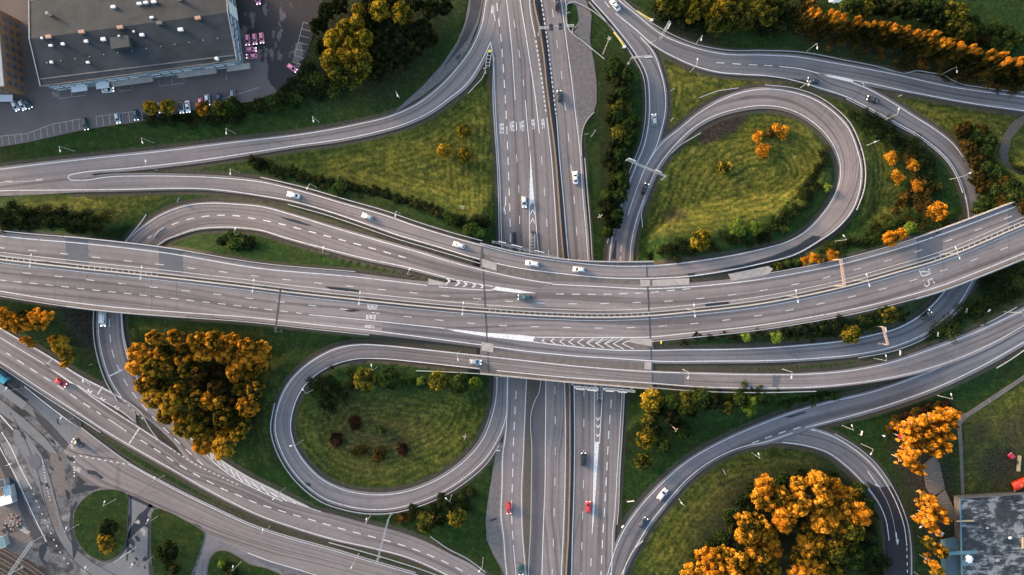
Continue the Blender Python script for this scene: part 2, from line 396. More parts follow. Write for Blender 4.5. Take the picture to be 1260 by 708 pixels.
# ---- ramp A: deck -> north-west, and the loop that climbs to it from the north-east
A_up = [(87.7,221.8),(106.8,221.7),(127,218.6),(178,216.7),(223.7,217.2),(279.6,219.7),(320,224),(371,235.7),(427,252),(472.7,265),(513,279),(554,291.7),(592,302),(630,312),(696,322.2),(757,327.6),(813,326.5),(861.5,321),(940,306),(968,298),(991,285.3),(1011,265),(1025,244.6),(1032.8,224.3),(1034,204),(1026.4,181),(1013.7,162.7),(996,147.4),(970.5,134.7),(940,130),(904.7,134.7),(879.3,142.4),(856.4,155),(833.5,175.6),(810.6,204),(795.4,237),(782.7,272.6),(776.3,303),(775,323)]
A_lo = [(-40,236.5),(0,235),(80,234),(162.7,233),(203,232),(249,232.4),(292,236.5),(320,240.8),(356,247),(406.6,261),(452,276.4),(493,290.4),(533.7,302.3),(592,319.6),(630,328.3),(696,337.4),(757,342.5),(798,342.7),(849,340),(892,333.6),(940,323.6),(978,313.3),(1007.4,296.7),(1026,284),(1049,257.3),(1058,232),(1059.5,209),(1052,176.5),(1041.7,155),(1024,137),(1003.5,123.3),(978,114.4),(940,109.8),(907,115.7),(882,125.8),(856,142.3),(836,158.9),(815.7,175.4),(795.4,204),(782.7,234.5),(772.5,265),(766,293),(763,323)]
A_Z = [(0,225,0),(200,225,0),(300,229,.9),(390,247,2.8),(450,266,4.6),(520,290,6.3),(560,302,7.1),(600,312,DZ),(850,330,DZ),(900,323,7.0),(950,314,6.0),(1005,285,4.6),(1040,250,3.2),(1046,205,2.1),(1020,155,1.1),(975,125,.5),(930,120,.2),(870,142,0),(780,250,0),(769,323,0)]
Road('loop_ramp_north', A_up[:], [(88,234)] + A_lo[3:], A_Z, sh=(4,3), ext=(False,False), edge=(True,False), spans=[(592,803)], dz=.012)
ra = ROADS['loop_ramp_north']
ra.line(spline(A_lo[:35], 2.5), .30); ra.line(spline(A_lo[34:-1], 2.5)[:55], .26)
# ---- road from the north down to the west
N_up = [(610,-40),(598.5,0),(592,33),(579.4,61),(561.6,85.2),(538.7,109.3),(513.3,128.4),(482.8,142.4),(437,153.8),(373.5,165.2),(310,172.9),(283.5,176),(203,186),(127,193.8),(63.6,200.7),(0,208.5),(-40,213)]
N_lo = [(625,-40),(616,10),(603.6,52),(592,76.3),(574.4,103),(551.5,122),(526,139.8),(498,152.5),(462.5,162.7),(411.7,172.9),(366,179),(320,186.2),(254,196.3),(203,202.7),(152.5,207.8),(106.8,211.6),(83,219),(0,234),(-40,236)]
Road('slip_road_west', N_up, N_lo, sh=(3,4), edge=(True,False), dz=.004)
rn = ROADS['slip_road_west']
rn.line(spline(N_lo[2:16]+[(92,214),(86.4,215.4),(83.4,218.7),(87.7,221.8)], 2.5), .30)
rn.dashes([(-4,223.5),(20,223),(56,220.4)], 9, 38, 10); rn.line([(0,225),(30,223.5),(52,222)], .2, mb=rn.mk2)

# ---- north-east road and its branch that turns south under the motorway
E_up = [(740,-22),(761,0),(782.7,17.8),(813,42),(848.8,57.2),(889.4,66.6),(940,68),(978,70),(1024,77.5),(1092.5,90),(1168.8,106.8),(1260,119.5)]
E_lo = [(715,-22),(740,6),(757.3,24),(782.7,41),(803,54.7),(831,71),(859,82.6),(884.4,89),(912.3,91.5),(940,92.8),(985,96),(1034,98.3),(1067,104),(1118,113),(1194.3,127.1),(1260,136.5)]
Road('road_north_east', E_up, E_lo, sh=(4,2.5), edge=(True,False), mat='asphalt_cool', dz=.008)
re_ = ROADS['road_north_east']
re_.line(spline([(757.3,16.5),(782.7,37),(803,54.7),(831,71),(859,82.6),(884.4,89),(912.3,91.5),(940,92.8)],2.5),.3)
re_.line(spline([(959,82),(985,85),(1008,90.5),(1020,93)],2.5),.3)
re_.poly([(1006,89.6),(1020,91.8),(1048,97.6),(1050,99.5),(1049,102),(1036,98.8),(1020,95)])
re_.line([(1048,98.6),(1067,101.8),(1118,113)],.28)
re_.line(spline([(1118,113),(1194.3,127.1),(1260,136.5),(1300,142)],2.5),.3)
re_.poly([(1058,102),(1064,103),(1061,106),(1064,105)]) 
re_.dash_at([(881,77.3),(901,78.6),(921.5,79.7),(940,80.6)],(1,.06),10.5,.28)
re_.dash_at([(744,2),(731,-12)],(.62,.78),9.5,.25)
D_L = [(728,0),(757,33),(782.7,67.4),(795.4,91.5),(799.2,122),(798,152.5),(793,178),(782.7,204),(770,237),(758.5,272.6),(752,300.6),(749.6,323)]
D_R = [(757.5,17),(771,29),(787.8,45.8),(803,63.5),(813,89),(818.3,114.4),(817.8,142.4),(813,162.7),(808,179),(795.4,204),(782.7,234.5),(772.5,265),(766,293),(763,323)]
Road('slip_road_south', D_L, D_R, sh=(3,3), mat='asphalt_cool', ext=(True,False), edge=(True,False), dz=.004)
rd = ROADS['slip_road_south']
rd.line(spline(D_R[2:12],2.5),.28); rd.dashes([(765,300),(762.5,325)],8,14,2,.25)
F_L = [(985,93.5),(1003.5,106.8),(1041.7,119.5),(1074.7,136),(1105,152.5),(1128,165.2),(1146,178),(1163.7,193.8),(1179,216.7),(1186.6,237),(1191.7,263.7),(1191,300),(1182,330),(1167.5,352),(1151,372.3),(1130.6,390),(1105,404),(1072,413),(1036.6,420),(991,424.8),(940,428.6),(880,430.5),(838.6,430.8),(802,431.6),(751,430.7),(720,428.2),(683,424.3),(640,419.3),(600,411),(545,404),(470,396)]
F_R = [(1005,88),(1020,93),(1067,109.3),(1092.5,123.3),(1123,142.4),(1151,160),(1174,178.7),(1186.6,196.3),(1199.3,216.7),(1207,239.6),(1209.5,262),(1210,300),(1204,330),(1192,354),(1179,375),(1158.6,395),(1133,413),(1102.7,425.7),(1054.4,436),(1003.5,441),(940,444),(880,444.5),(802,444.3),(783,443),(711,438.6),(640,431.4),(600,425.7),(550,419),(470,408.5)]
F_Z = [(1000,95,0),(1200,240,0),(1200,300,0),(1180,363,.1),(1145,393,.8),(1090,417,2.4),(1020,431,4.4),(940,436,6.0),(880,437.5,7.0),(800,438,DZ),(720,432,DZ),(470,400,DZ)]
Road('exit_ramp_east', F_L, F_R, F_Z, sh=(2,4), mat='asphalt_cool', ext=(False,False), edge=(False,False), spans=[(592,803)], dz=.016)
rf = ROADS['exit_ramp_east']
rf.line(spline([(940,92.8),(965.4,96.6)]+F_L[1:26],2.5),.28); rf.line(spline([(1048,101.5)]+F_R[2:25],2.5),.30)
# ---- south loop and the road to the south-east
G_up = [(1264,379.6),(1194.2,411.7),(1143.4,430.8),(1092.5,447.3),(1054.4,455),(991,460.8),(940,461.3),(874,460),(803,457.6),(711,450.9),(640,443.3),(564,435),(513.3,429.5),(475.2,425.7),(442.2,424.4),(416.8,428.3),(394,438.4),(373.5,452.4),(355.8,471.5),(343.5,497),(338.9,530),(345.6,553.4),(358.3,576.3),(376,596.6),(399,613.2),(424.4,622),(452.3,626.8),(482.8,625.9),(513.3,618.2),(544,605.5),(571.8,587.7),(594.7,567.4),(610,545),(619,525),(623,510),(624.3,488),(624.6,462)]
G_lo = [(1264,398.3),(1219.6,423.2),(1168.8,444.8),(1118,460),(1067,469.4),(1003.5,476),(940,477.6),(849,475.3),(803,471.7),(711,465.7),(630,458),(564,451),(513,445.5),(467.6,441.5),(437,442),(411.7,448.6),(388.8,461.3),(373.5,476.5),(362,499.4),(357.8,530),(364.6,553.4),(378.6,573.8),(396.4,590.3),(419.3,601.7),(447.3,608),(475.2,608.8),(503.2,604.3),(533.7,592.8),(559,577.6),(579.4,559.8),(594.7,539.4),(603,520),(609.3,496.4),(611.4,462)]
G_Z = [(1264,389,2.0),(1168,437,2.6),(1090,458,4.2),(1000,469,5.9),(930,470,6.9),(860,468,DZ),(800,464,DZ),(600,447,DZ),(540,440,7.1),(480,434,6.1),(440,433,5.4),(400,444,4.6),(365,480,3.6),(348,530,2.7),(370,583,1.8),(420,612,1.0),(475,617,.5),(530,602,.1),(560,585,0),(620,480,0)]
Road('loop_ramp_south', G_up, G_lo, G_Z, sh=(4,4), ext=(True,False), edge=(True,True), spans=[(592,803)], dz=.008)
rg = ROADS['loop_ramp_south']
S_up = [(1264,401.5),(1222,424.5),(1168.8,447.3),(1118,467.7),(1072,483),(1024,494.3),(978,507),(940,521),(899.6,538.2),(874.2,551),(848.8,566),(823.4,586.5),(798,612),(777.6,637.3),(762,664),(752,692),(744,722),(735,760)]
S_lo = [(1264,419),(1207,451),(1156,475.3),(1105,494.3),(1054.4,509.6),(1005,522),(975,533),(940,544.5),(920,548.3),(894.5,557.2),(869,571.2),(843.7,591.5),(823.4,614.4),(803,639.8),(785.2,667.8),(772.5,690.7),(765,707),(758,730),(750,760)]
Road('slip_road_east', S_up, S_lo, [(1264,410,1.9),(1168,457,2.3),(1090,485,1.0),(1020,506,.3),(950,532,0),(760,700,0)], sh=(3,4), edge=(True,False), mat='asphalt_cool', dz=.004)
rs = ROADS['slip_road_east']
rs.line(spline(S_lo[6:],2.5),.28); rs.line(spline([(1320,389)]+S_lo[:5]+[(991,526.3)],2.5),.28)
rs.dash_at([(925,545.5),(941,539.6),(958,533.6),(976,528.6)],(.95,-.32),9.5,.3)
Q_in = [(940,545.3),(963,544.5),(991,548.3),(1018.8,557.2),(1041.7,573.8),(1062,594),(1080,617),(1090,639.8),(1094,665.3),(1096,712)]
Q_out = [(975,520),(998.5,528),(1024,537),(1049.3,552),(1072,571.2),(1092.5,599.2),(1105,624.6),(1113,650),(1115.8,672),(1116.5,712)]
Road('branch_road_dark', Q_in, Q_out, sh=(3,4), ext=(False,True), edge=(False,False), mat='asphalt_cool', dz=-.002)
rq = ROADS['branch_road_dark']
rq.line(spline(Q_in[1:9],2.5),.28); rq.line(spline(Q_out[1:9],2.5),.28); rq.dashes([(1115.8,674),(1116.8,720)],4,9,0,.28)
rq.line([(991,526.3),(996,528.4),(1004,530.4)],.3)
rq.line(spline([(1067.5,580),(1074,589),(1080,597)],2),.34); rq.poly([(1078,594),(1084,600.5),(1076.5,596.5)])
rq.line(spline([(1082,600),(1092,618),(1100,645),(1102.5,662)],2),.16,mb=rq.mk2); rq.line([(1102.5,655),(1104,668)],.34); rq.poly([(1101.8,664),(1106.2,664),(1104.5,671.5)])
# ---- north-south motorway
H1_L = [(592,-40),(597.8,0),(603.6,52),(607,71.4),(608.6,109.3),(611.4,166.4),(614,204),(615.6,240),(617,290),(618.5,320),(624.3,463.6),(621.4,540.7),(619.3,554.3),(617.9,597),(617,640.7),(619.3,657),(622,692.7),(624,710),(629,750)]
H1_R = [(645,-40),(651.6,0),(658.6,45.7),(667,100.7),(672.5,142),(678.6,195.7),(681.4,232.9),(685,290),(686.4,316),(694.6,470.7),(695.7,526),(695.4,583),(694,633),(691.4,692.7),(690.6,710),(688,750)]
Road('north_south_motorway', H1_L, H1_R, sh=(2,5), edge=(False,False), dz=0)
h1 = ROADS['north_south_motorway']
ln = lambda r, pts, wd=.28: r.line(spline(pts, 2.5), wd)
ln(h1, H1_L[2:10]); ln(h1, H1_L[10:]); ln(h1, [H1_R[0],H1_R[1],(652,8.6),(658.6,45.7)])
h1.dashes([(659.3,50),(667,100.7),(672,140.7)],3,5.7,0,.5)
ln(h1, [(672.9,145),(678.6,195.7),(681.4,232.9),(685,290),(686.6,318)])
h1.dashes([(610.5,-15),(611.4,4.3),(615.7,40),(620,94),(623.3,152),(625,192),(626.9,247),(627.9,283),(628,322)],10,19,0,.36)
ln(h1, [(617,-50),(623.3,0),(627.4,35.7),(630.7,71.4),(632.4,100),(633.9,123.6)]); 
h1.dashes([(630,10),(632.9,29.3),(639,65.7),(644,100),(644.4,106)],10,37.4,14.5)
ln(h1, [(646.4,123.6),(648.6,152),(651,178),(651.4,190),(651.4,240),(651.5,290),(651.5,312)])
h1.dashes([(635.5,190),(638.3,232),(639.3,270),(639.7,322)],10,38,0)
ln(h1, [(633,-50),(640,0),(645.7,35.7),(651.4,71.4),(655.7,100),(660,130.7),(663.6,164.3)],.34)
h1.dashes([(666,190),(669.7,234),(672.6,272),(675.6,318)],10,38.6,2.5)
h1.poly([(651,178),(652.8,190),(657,243),(658,254),(656,250),(654.6,249.5),(652.3,254),(651.4,240)])
ln(h1, [(657.4,248),(660.7,290),(663.4,320)])
for y in (261,272): h1.poly([(652.6,y+4),(655.3,y-1.5),(658.3,y+4),(658.2,y+2),(655.3,y-4),(652.6,y+2)])
h1.line([(605.3,7),(609.5,26)],.3); h1.poly([(604.2,17),(604.8,8),(607.8,8),(608.3,16)])   # lane arrows
h1.line([(622.3,242),(621.6,264)],.3); h1.poly([(619.7,256),(622,253.5),(622.6,258),(620,261)])
ln(h1, [(647.9,466.4),(644,555),(641.7,607),(641.8,630),(642.6,657),(645.7,692.7),(647,710),(652,750)],.24)
h1.dashes([(635.7,470),(632,540.7),(630.4,597),(629.6,625.7),(630.7,657),(632,671)],10.2,19.2,11,.32); ln(h1,[(631.6,671),(633.6,692),(635.5,715)],.26)
ln(h1, [(671.7,467.9),(671,555.7),(670.7,597),(668.9,640.7),(667,700),(666,750)])
ln(h1, H1_R[9:])
h1.dashes([(682.8,472),(683.2,520),(683.2,560),(682.6,600),(681.6,640),(680.6,675),(679,715)],10,37.6,3)
H2_L = [(656,-40),(665.7,0),(674.3,57),(679.3,100),(684.3,140.7),(688.6,195),(692.9,240),(697,290),(699.7,320),(706.4,473.6),(707,555),(706.4,597),(704.3,664),(703.3,710),(702,750)]
H2_R = [(682,-40),(690,0),(696.4,47),(703.6,100),(707,130.7),(713.6,188),(717,240),(721.4,290),(724,325),(765.7,478),(762,540.7),(759.3,583),(756.4,631.4),(754.3,650),(752.9,692.7),(751,750)]
Road('north_south_motorway_uphill', H2_L, H2_R, sh=(1,3), edge=(False,False), mat='asphalt', dz=.002)
h2 = ROADS['north_south_motorway_uphill']; h2.o.name = 'north_south_motorway_northbound'
h2.dashes([(665.9,0),(674.3,57),(679.3,100),(684.1,141)],3,5.6,0,.5); ln(h2, [(684.8,143),(688.6,195),(692.9,240),(697,290),(699.9,322)])
ln(h2, H2_R[:9]); ln(h2, H2_R[9:],.24)
h2.dashes([(677.5,-3),(680.3,16.4),(685.7,54.3),(691,92.9),(695.4,131.4),(699.7,170.7),(703,211),(706.9,250),(709.7,287),(712.5,325)],10,38.6,14.5)
ln(h2, H2_L[9:]); ln(h2, [(731.4,475),(731.4,520),(731.4,546)],.26)
h2.dashes([(718.6,473),(718.4,520),(718,597),(717,635.6),(715.7,678),(714.6,715)],10,37.8,5)
h2.poly([(731.2,544),(737.2,544),(734.3,583),(730.6,640),(728.9,657),(728.2,657),(729.2,630)])
ln(h2, [(742,476.4),(739.6,512),(737.6,546)],.3)
for y in (516,525,536): h2.poly([(733.3,y-3.2),(735.6,y),(738.2,y-3.2),(738.2,y-.8),(735.6,y+2.4),(733.3,y-.8)])
h2.dashes([(752.5,490),(748.6,540.7),(746.4,583),(743.6,631.4),(741.4,664),(739.3,715)],10.2,19.2,2,.36)
h2.dash_at([(727.4,687),(751,705)],(-.04,1),10,.3)
# ---- south-west motorway and its slip road
B_up = [(-12,408),(0,415.5),(50.8,446),(89,470.2),(114.4,489.3),(152.5,514.7),(178,531),(212,553.5),(240,575),(264.3,583),(289.8,592),(320,604.3),(348,617),(376,625.9),(416.8,636),(452.3,646.2),(488,655),(526,669),(554,683),(579.4,695.8),(594.7,707)]
B_lo = [(-12,438),(0,445.5),(50.8,479),(101.7,512),(127,528.7),(178,558.5),(216,580),(254,601.7),(285,618),(320,634.5),(360.8,648.7),(411.7,664),(462.5,675.4),(500.6,685.6),(528.6,697),(549,707)]
Road('south_west_motorway', B_up, B_lo, sh=(2,3), edge=(False,True), dz=.004)
rb = ROADS['south_west_motorway']
ln(rb, B_up[:8]); rb.poly([(50,444.8),(70,457.5),(92,471.5),(91.5,473),(86,471.2),(66,457)])
ln(rb, [(91,471.5),(114,486),(135,498),(152,508),(165,519)],.2)
rb.dashes([(8.4,434.6),(40.7,455.7),(73,476),(105,497.7),(124,510)],10,19.4,-4,.34); rb.line([(133.5,516),(156,531)],.3)
rb.dashes([(173,541.5),(194.3,555),(225.7,575.4),(259.3,594),(275.7,602.4),(294.3,610),(310,617),(348,629.5),(387,641),(425,652),(463,662),(501,673),(537,687),(571,704),(590,716)],10,19.1,0,.34)
rb.dashes([(212,553.5),(225,562),(240,571),(264,583),(285,593),(296,598)],3,6.2,2,.3)
for (x,y) in ((110,482.5),(126,492.5),(143,503)): rb.poly([(x-4,y-2.5),(x+.5,y-3.5),(x-.6,y-.6),(x+4.5,y-1.6),(x+1,y+2.2),(x+.6,y-.2),(x-2,y+.6),(x-1.6,y-1.8)])
rb.line([(171.3,527.5),(159,546)],.42)
for t in (.25,.5,.75): rb.poly([(171.3-12.3*t-.6,527.5+18.5*t-.6),(171.3-12.3*t+1,527.5+18.5*t-.2),(171.3-12.3*t+.4,527.5+18.5*t+.8)], .048, rb.pt)
BL_up = [(-30,384.5),(0,404),(30,421.5),(63.6,441),(101.7,465),(130,479.5),(152,491.5),(166,502)]
BL_lo = [(-30,397),(0,416),(50.8,446.5),(89,470.7),(114,486.5),(140,501),(158,513),(168,521)]
Road('bus_lane', BL_up, BL_lo, sh=(1.5,1.0), ext=(True,False), edge=(False,False), mat='asphalt', dz=-.001)
bl = ROADS['bus_lane']; ln(bl, BL_up[:7], .36)
bl.line([(126.4,475.7),(120,485.7)],.4); bl.poly([(100.5,467),(103,465.5),(104.5,466.3),(102.5,468.5),(104,470.5),(101.5,471)])
for k in range(3): bl.line([(104.5+k*2.5,470+k*1.6),(110-0+k*.6,468.5+k*3.2)],.25,mb=bl.mk2)
for k in range(3): bl.line([(57+k*2.2,446.5-k*1.3),(61+k*1.4,448-k*2.6)],.3,mb=bl.mk2)
C_L = [(156,301),(146,318),(137,333),(125,352),(122,376),(122,415.5),(127,441),(137,469),(150,490),(166,503),(186,517),(213,541),(240,565)]
C_R = [(190,305),(172,330),(156,352),(148.7,378.7),(151.2,415.5),(158.9,446),(167.8,463.8),(188,491.8),(226,531),(244,548.3),(264.4,570),(289.8,589),(320,604.3),(348,617)]
W_up = [(155,299.3),(164,289),(178,277.7),(203,262.4),(228.8,253.5),(259.3,250.2),(292.3,251.7),(320,254.3),(360.8,265),(411.7,280.7),(462.5,295.5),(513,310),(571.4,327),(614.3,337.4),(657,345.7),(680,349)]
W_lo = [(193.2,302.3),(203,295.5),(216,290.4),(241.5,282.3),(269.4,279.7),(300,280.7),(320,283.3),(348,291.7),(399,305.6),(449.8,318.3),(500,328.8),(547,340.7),(593,350.7),(618,355),(650,359)]
W_Z = [(170,300,0),(190,290,0),(250,267,.9),(320,269,2.7),(400,293,4.9),(470,312,6.3),(530,327,7.2),(560,335,DZ),(680,352,DZ)]
Road('ramp_west', W_up, W_lo, W_Z, sh=(3,3), ext=(False,False), edge=(True,False), spans=[(592,803)], dz=.020)
rw = ROADS['ramp_west']; ln(rw, W_lo[:12])
rw.dashes([(181.7,293.7),(197,283.5),(213.5,276),(235,269.3),(256,266),(274.5,265),(293.6,266),(312.5,269.3),(331,272.6),(350,277),(368.5,281.7),(405.5,291.5),(442.5,301.5),(479.8,312),(503,318.5)],9.5,19.1,-4,.36)
Road('slip_road_under_overpass', C_L[:-1]+[(240,572),(264,584),(300,598),(330,609)], C_R[:-1]+[(340,613)], sh=(3,3), ext=(False,False), edge=(False,False), dz=-.003)
rc = ROADS['slip_road_under_overpass']; ln(rc, C_L[4:9],.26); ln(rc, C_R[3:])
rc.dashes([(135.2,376),(134.6,395),(135.5,414.3),(138.5,433.3),(145,451),(155,471.5),(165.7,486.7),(178,501.5),(190.6,516),(203.4,528.7),(218.6,543.6),(232.9,557),(248,570.7),(256,577)],9.8,19.3,-3,.32)
rc.line([(135,462.9),(150.7,455)],.42); rc.line([(153.5,453.4),(155.8,452.3)],.5)
rc.dashes([(152,492.5),(160,501),(168,508.5),(176,516)],4,7.5,0,.34,mb=rc.mk2)
# hatched verge of the slip road
Road('hatched_shoulder', [(226,533),(250,551.4),(278.6,571.4),(307,588.6),(330,600),(352,611),(380,625)], [(226,531.5),(244,548.8),(264.4,570.4),(289.8,589.4),(320,604.7),(348,617.4),(379,626.5)], sh=(1.5,0), ext=(False,False), edge=(False,False), mat='concrete', dz=-.004)
hs = ROADS['hatched_shoulder']
for (a,b) in (((251.4,554.5),(254.5,557.5)),((258.5,560),(262,565)),((267,566.5),(271,573.5)),((274.5,571),(280,580.5)),((283,576),(289,587)),((290.5,581),(298,593)),((299,586),(308,597.5)),((309,592),(320,603.7)),((321,598),(331,608.5)),((333,606),(342,612)),((347,612),(353,617)),((360,617),(364,620))): hs.line([a,b],.34)
hs.line(spline([(226,532),(250,551.4),(278.6,571.4),(307,588.6),(340.5,605.5),(376,623.3),(395,630)],2.5),.22)
# service road at the lower edge
SV_up = [(99,528),(128,550),(157.6,571.2),(203.4,596.6),(254.2,622),(320,651.3),(360.8,664),(411.7,678),(462.5,693.2),(511,707)]
SV_lo = [(78,556),(105,590),(150,604),(190,623),(224,641),(254,656.4),(288,672),(320,687),(356,697),(394,707)]
Road('service_road', SV_up, SV_lo, sh=(2,2), ext=(False,True), edge=(False,False), dz=.010)
sv = ROADS['service_road']; sv.line(spline([(305,680.5),(330,690),(360,699),(390,708),(420,716)],2.5),.24); sv.line(spline(SV_up[2:]+[(560,720)],2.5),.2)
sv.patch([(310,686),(340,694),(360,699),(372,704),(330,698)],.03)

# ---- lettering painted on the carriageways (strokes follow the photograph)
def lettering(road, txt, cx, cy, sx, sy, rot):
    cu = bpy.data.curves.new('t', 'FONT'); cu.body = txt; cu.align_x = 'CENTER'; cu.align_y = 'CENTER'; cu.size = 1.0; cu.offset = 0.012
    o = bpy.data.objects.new('t', cu); COL.objects.link(o); bpy.context.view_layer.update()
    me = bpy.data.meshes.new_from_object(o.evaluated_get(bpy.context.evaluated_depsgraph_get())); bpy.data.objects.remove(o)
    z = float(road.z([(cx, cy)])[0]) + .043; x, y = W(cx, cy, z); k = S * (H - z) / H
    xs = [v.co.x for v in me.vertices]; ys = [v.co.y for v in me.vertices]
    wx, wy = max(xs) - min(xs), max(ys) - min(ys); ox, oy = (max(xs) + min(xs)) / 2, (max(ys) + min(ys)) / 2
    c, s_ = math.cos(rot), math.sin(rot)
    for v in me.vertices:
        a = (v.co.x - ox) / wx * sx * k; b = (v.co.y - oy) / wy * sy * k
        v.co = (x + c * a - s_ * b, y + s_ * a + c * b, z)
    me.materials.append(M['paint']); o = link('lane_lettering', me, road.o); prop(o, kind='structure')
R180 = math.pi
lettering(h1, 'E6S', 617.3, 158.5, 5.2, 13, R180); lettering(h1, 'E6N', 630, 155.6, 5.4, 13, R180); lettering(h1, 'E6N', 642.2, 155.3, 5.4, 13, R180)
lettering(h1, '66', 656.2, 153.4, 3.8, 13, R180 + .08); lettering(h1, '66', 668.3, 152.8, 3.8, 13, R180 + .1)
h1.line([(635.4,151),(635.6,161)],.3)
lettering(ew, 'E6N', 458.2, 378.4, 5.4, 12.5, -1.60); lettering(ew, 'E6S', 456.4, 390.6, 5.2, 12.5, -1.62); lettering(ew, '66', 455, 402, 3.4, 12.5, -1.62)
# the two marks on the eastern overpass, drawn as they look
for st in ([(1131.3,332.5),(1132.6,336.5),(1134.5,340),(1139,339),(1145.2,336.6),(1142.5,334.6),(1134,334.4),(1132.6,336)],[(1142.8,330.4),(1143.9,333.4)],[(1136.4,331.2),(1136.8,332)],
           [(1137.6,350.2),(1138.2,352.2),(1141,352.4),(1143.6,349.6),(1143,347.4),(1141.4,345.4),(1147.6,342.8)],[(1148.6,346.6),(1149.6,349)],[(1135.6,345.2),(1136.4,345.4)]):
    ew.line(st, .34)

# resurfaced bands and standing water on the carriageways
rg.patch([(804,459.5),(842,460.6),(842,474),(804,470.5)]); rg.patch([(951,461.5),(961,461.5),(957,477),(950,477)])
def water(r, P): r.poly(P, .032, r.wt)
water(ra, [(1000,290),(1011,291.5),(1004,297.5),(985,309),(960,318),(925,327),(890,334.5),(846,340.8),(846,337),(880,333),(920,324),(950,315),(980,303)])
water(ew, [(868,374.2),(880,371.2),(896,371.4),(898,373.6),(884,376.6),(868,377.4)]); water(ew, [(398,352.6),(420,354),(440,356.8),(447,361),(432,359.8),(410,357.2)]); water(ew, [(424,381.6),(436,380.4),(444,382.4),(434,384),(426,383.4)])
water(rb, [(183,548),(190,551),(193,554.5),(188,552.6)]); water(rw, [(343,267),(362,270),(384,277.5),(378,278),(356,272.4)]); water(rs, [(965,513.5),(990,506.5),(992,508),(972,514.5)])
water(rg, [(425,444.5),(447,443.2),(448,446.4),(428,448)]); water(h1, [(614.5,262),(617.4,262),(619.4,318),(616.8,318)]); water(h1, [(630.4,286),(635.4,286),(636.4,318),(631,318)]); water(rg,[(375,594),(381,594.5),(383,598),(379,599)])
water(rd, [(752,318),(757,296),(759,296),(757.5,320)])
water(rn, [(561,72),(566,66),(567,68),(563,75)]); water(h1, [(603,640),(611,637),(611.4,638.6),(604,642)])
# ------------------------------------------------------------------ bridges
def pxz(P, z): return [W(p[0], p[1], z) for p in P]
NB = [(590.5,299.6),(612,305),(633,310),(655,313.6),(676,316.8),(700,319.8),(720,321.4),(745,322.2),(770,322.4),(804,322)]
SB = [(804,479),(780,476.9),(755,474.8),(731,472.9),(700,470.3),(670,467.4),(640,464.6),(615,462),(590.5,459.8)]
br = prop(empty('motorway_overpass', (*W(700, 390, 0), 0), 0, 'wide concrete overpass carrying all east-west lanes over the north-south motorway', 'bridge'), None)
b0 = br.location.copy()
def rel(mb):
    mb.v = [(x - b0.x, y - b0.y, z - b0.z) for x, y, z in mb.v]; return mb
m = MB(); top = DZ - .03; n_ = pxz(NB, top); s_ = pxz(SB, top)
# deck built of strips so that it stays flat and convex
cn = np.array(n_); cs = np.array(s_[::-1]); xs = np.linspace(cn[0, 0], cn[-1, 0], 24)
yn = np.interp(xs, cn[:, 0], cn[:, 1]); ys = np.interp(xs, cs[:, 0], cs[:, 1])
V = [(x, y, top) for x, y in zip(xs, yn)] + [(x, y, top) for x, y in zip(xs, ys)] + [(x, y, top - 1.25) for x, y in zip(xs, yn)] + [(x, y, top - 1.25) for x, y in zip(xs, ys)]
k = len(xs); Fm = []
for i in range(k - 1):
    Fm += [(k + i, k + i + 1, i + 1, i), (2*k + i, 2*k + i + 1, 3*k + i + 1, 3*k + i), (i, i + 1, 2*k + i + 1, 2*k + i), (k + i + 1, k + i, 3*k + i, 3*k + i + 1)]
Fm += [(0, 2*k, 3*k, k), (k - 1, 2*k - 1, 4*k - 1, 3*k - 1)]
m.add(V, Fm); rel(m).build('deck_slab', M['concrete_dark'], br)
def beam_along(P, z, wd, h0, h1, mb, side=0.0):
    """box section swept along world points"""
    C = wpts(P, z); T = np.gradient(C[:, :2], axis=0); T /= np.linalg.norm(T, axis=1, keepdims=True); N = np.stack([-T[:, 1], T[:, 0]], 1)
    A = C[:, :2] + N * (side + wd / 2); B = C[:, :2] + N * (side - wd / 2); n = len(C)
    V = []
    for i in range(n):
        V += [(*A[i], C[i, 2] + h0), (*B[i], C[i, 2] + h0), (*B[i], C[i, 2] + h1), (*A[i], C[i, 2] + h1)]
    F = []
    for i in range(n - 1):
        a, b = 4 * i, 4 * i + 4
        F += [(a+1, a, b, b+1), (a+2, a+1, b+1, b+2), (a+3, a+2, b+2, b+3), (a, a+3, b+3, b)]
    F += [(0, 1, 2, 3), (4*n - 1, 4*n - 2, 4*n - 3, 4*n - 4)]
    mb.add(V, F)
for P in (spline(NB, 4), spline(SB, 4)):
    m = MB(); beam_along(P, DZ, .55, -.9, .55, m); pp = rel(m).build('parapet', M['concrete'], br)
    m = MB(); beam_along(P, DZ, .16, 1.0, 1.14, m)
    C = wpts(P, DZ)
    for c in C[::2]: m.box((c[0], c[1], DZ + .78), (.1, .1, .46))
    rel(m).build('hand_rail', M['steel'], pp)
for xa, xb in ((596.5, 601.5), (797.5, 803.5)):
    m = MB(); Pj = [(xa - 1.2 if xa < 700 else xa, 304 if xa < 700 else 324), (xb - 2, 456 if xa < 700 else 476)]
    Pj = [(xa - 3.5 if xa < 700 else xa - 2, 303 if xa < 700 else 323.5), (xb, 459 if xa < 700 else 478)]
    C = wpts(spline(Pj, 4), DZ + .045); Vj, Fj = ribbon(C, .26); m.add(Vj.tolist(), upward(Vj, Fj)); rel(m).build('expansion_joint', M['steel_dark'], br)
for (x, y) in [(a, b) for a in (604, 654, 699, 735.5, 790) for b in (330, 352, 374, 396, 418, 440, 456)]:
    if not (312 < y < 462): continue
    x_, y_ = W(x, y, 3); m = MB(); m.tube((x_, y_, -.5), (x_, y_, top - 1.2), .55, .55, 12); rel(m).build('pier', M['concrete'], br)
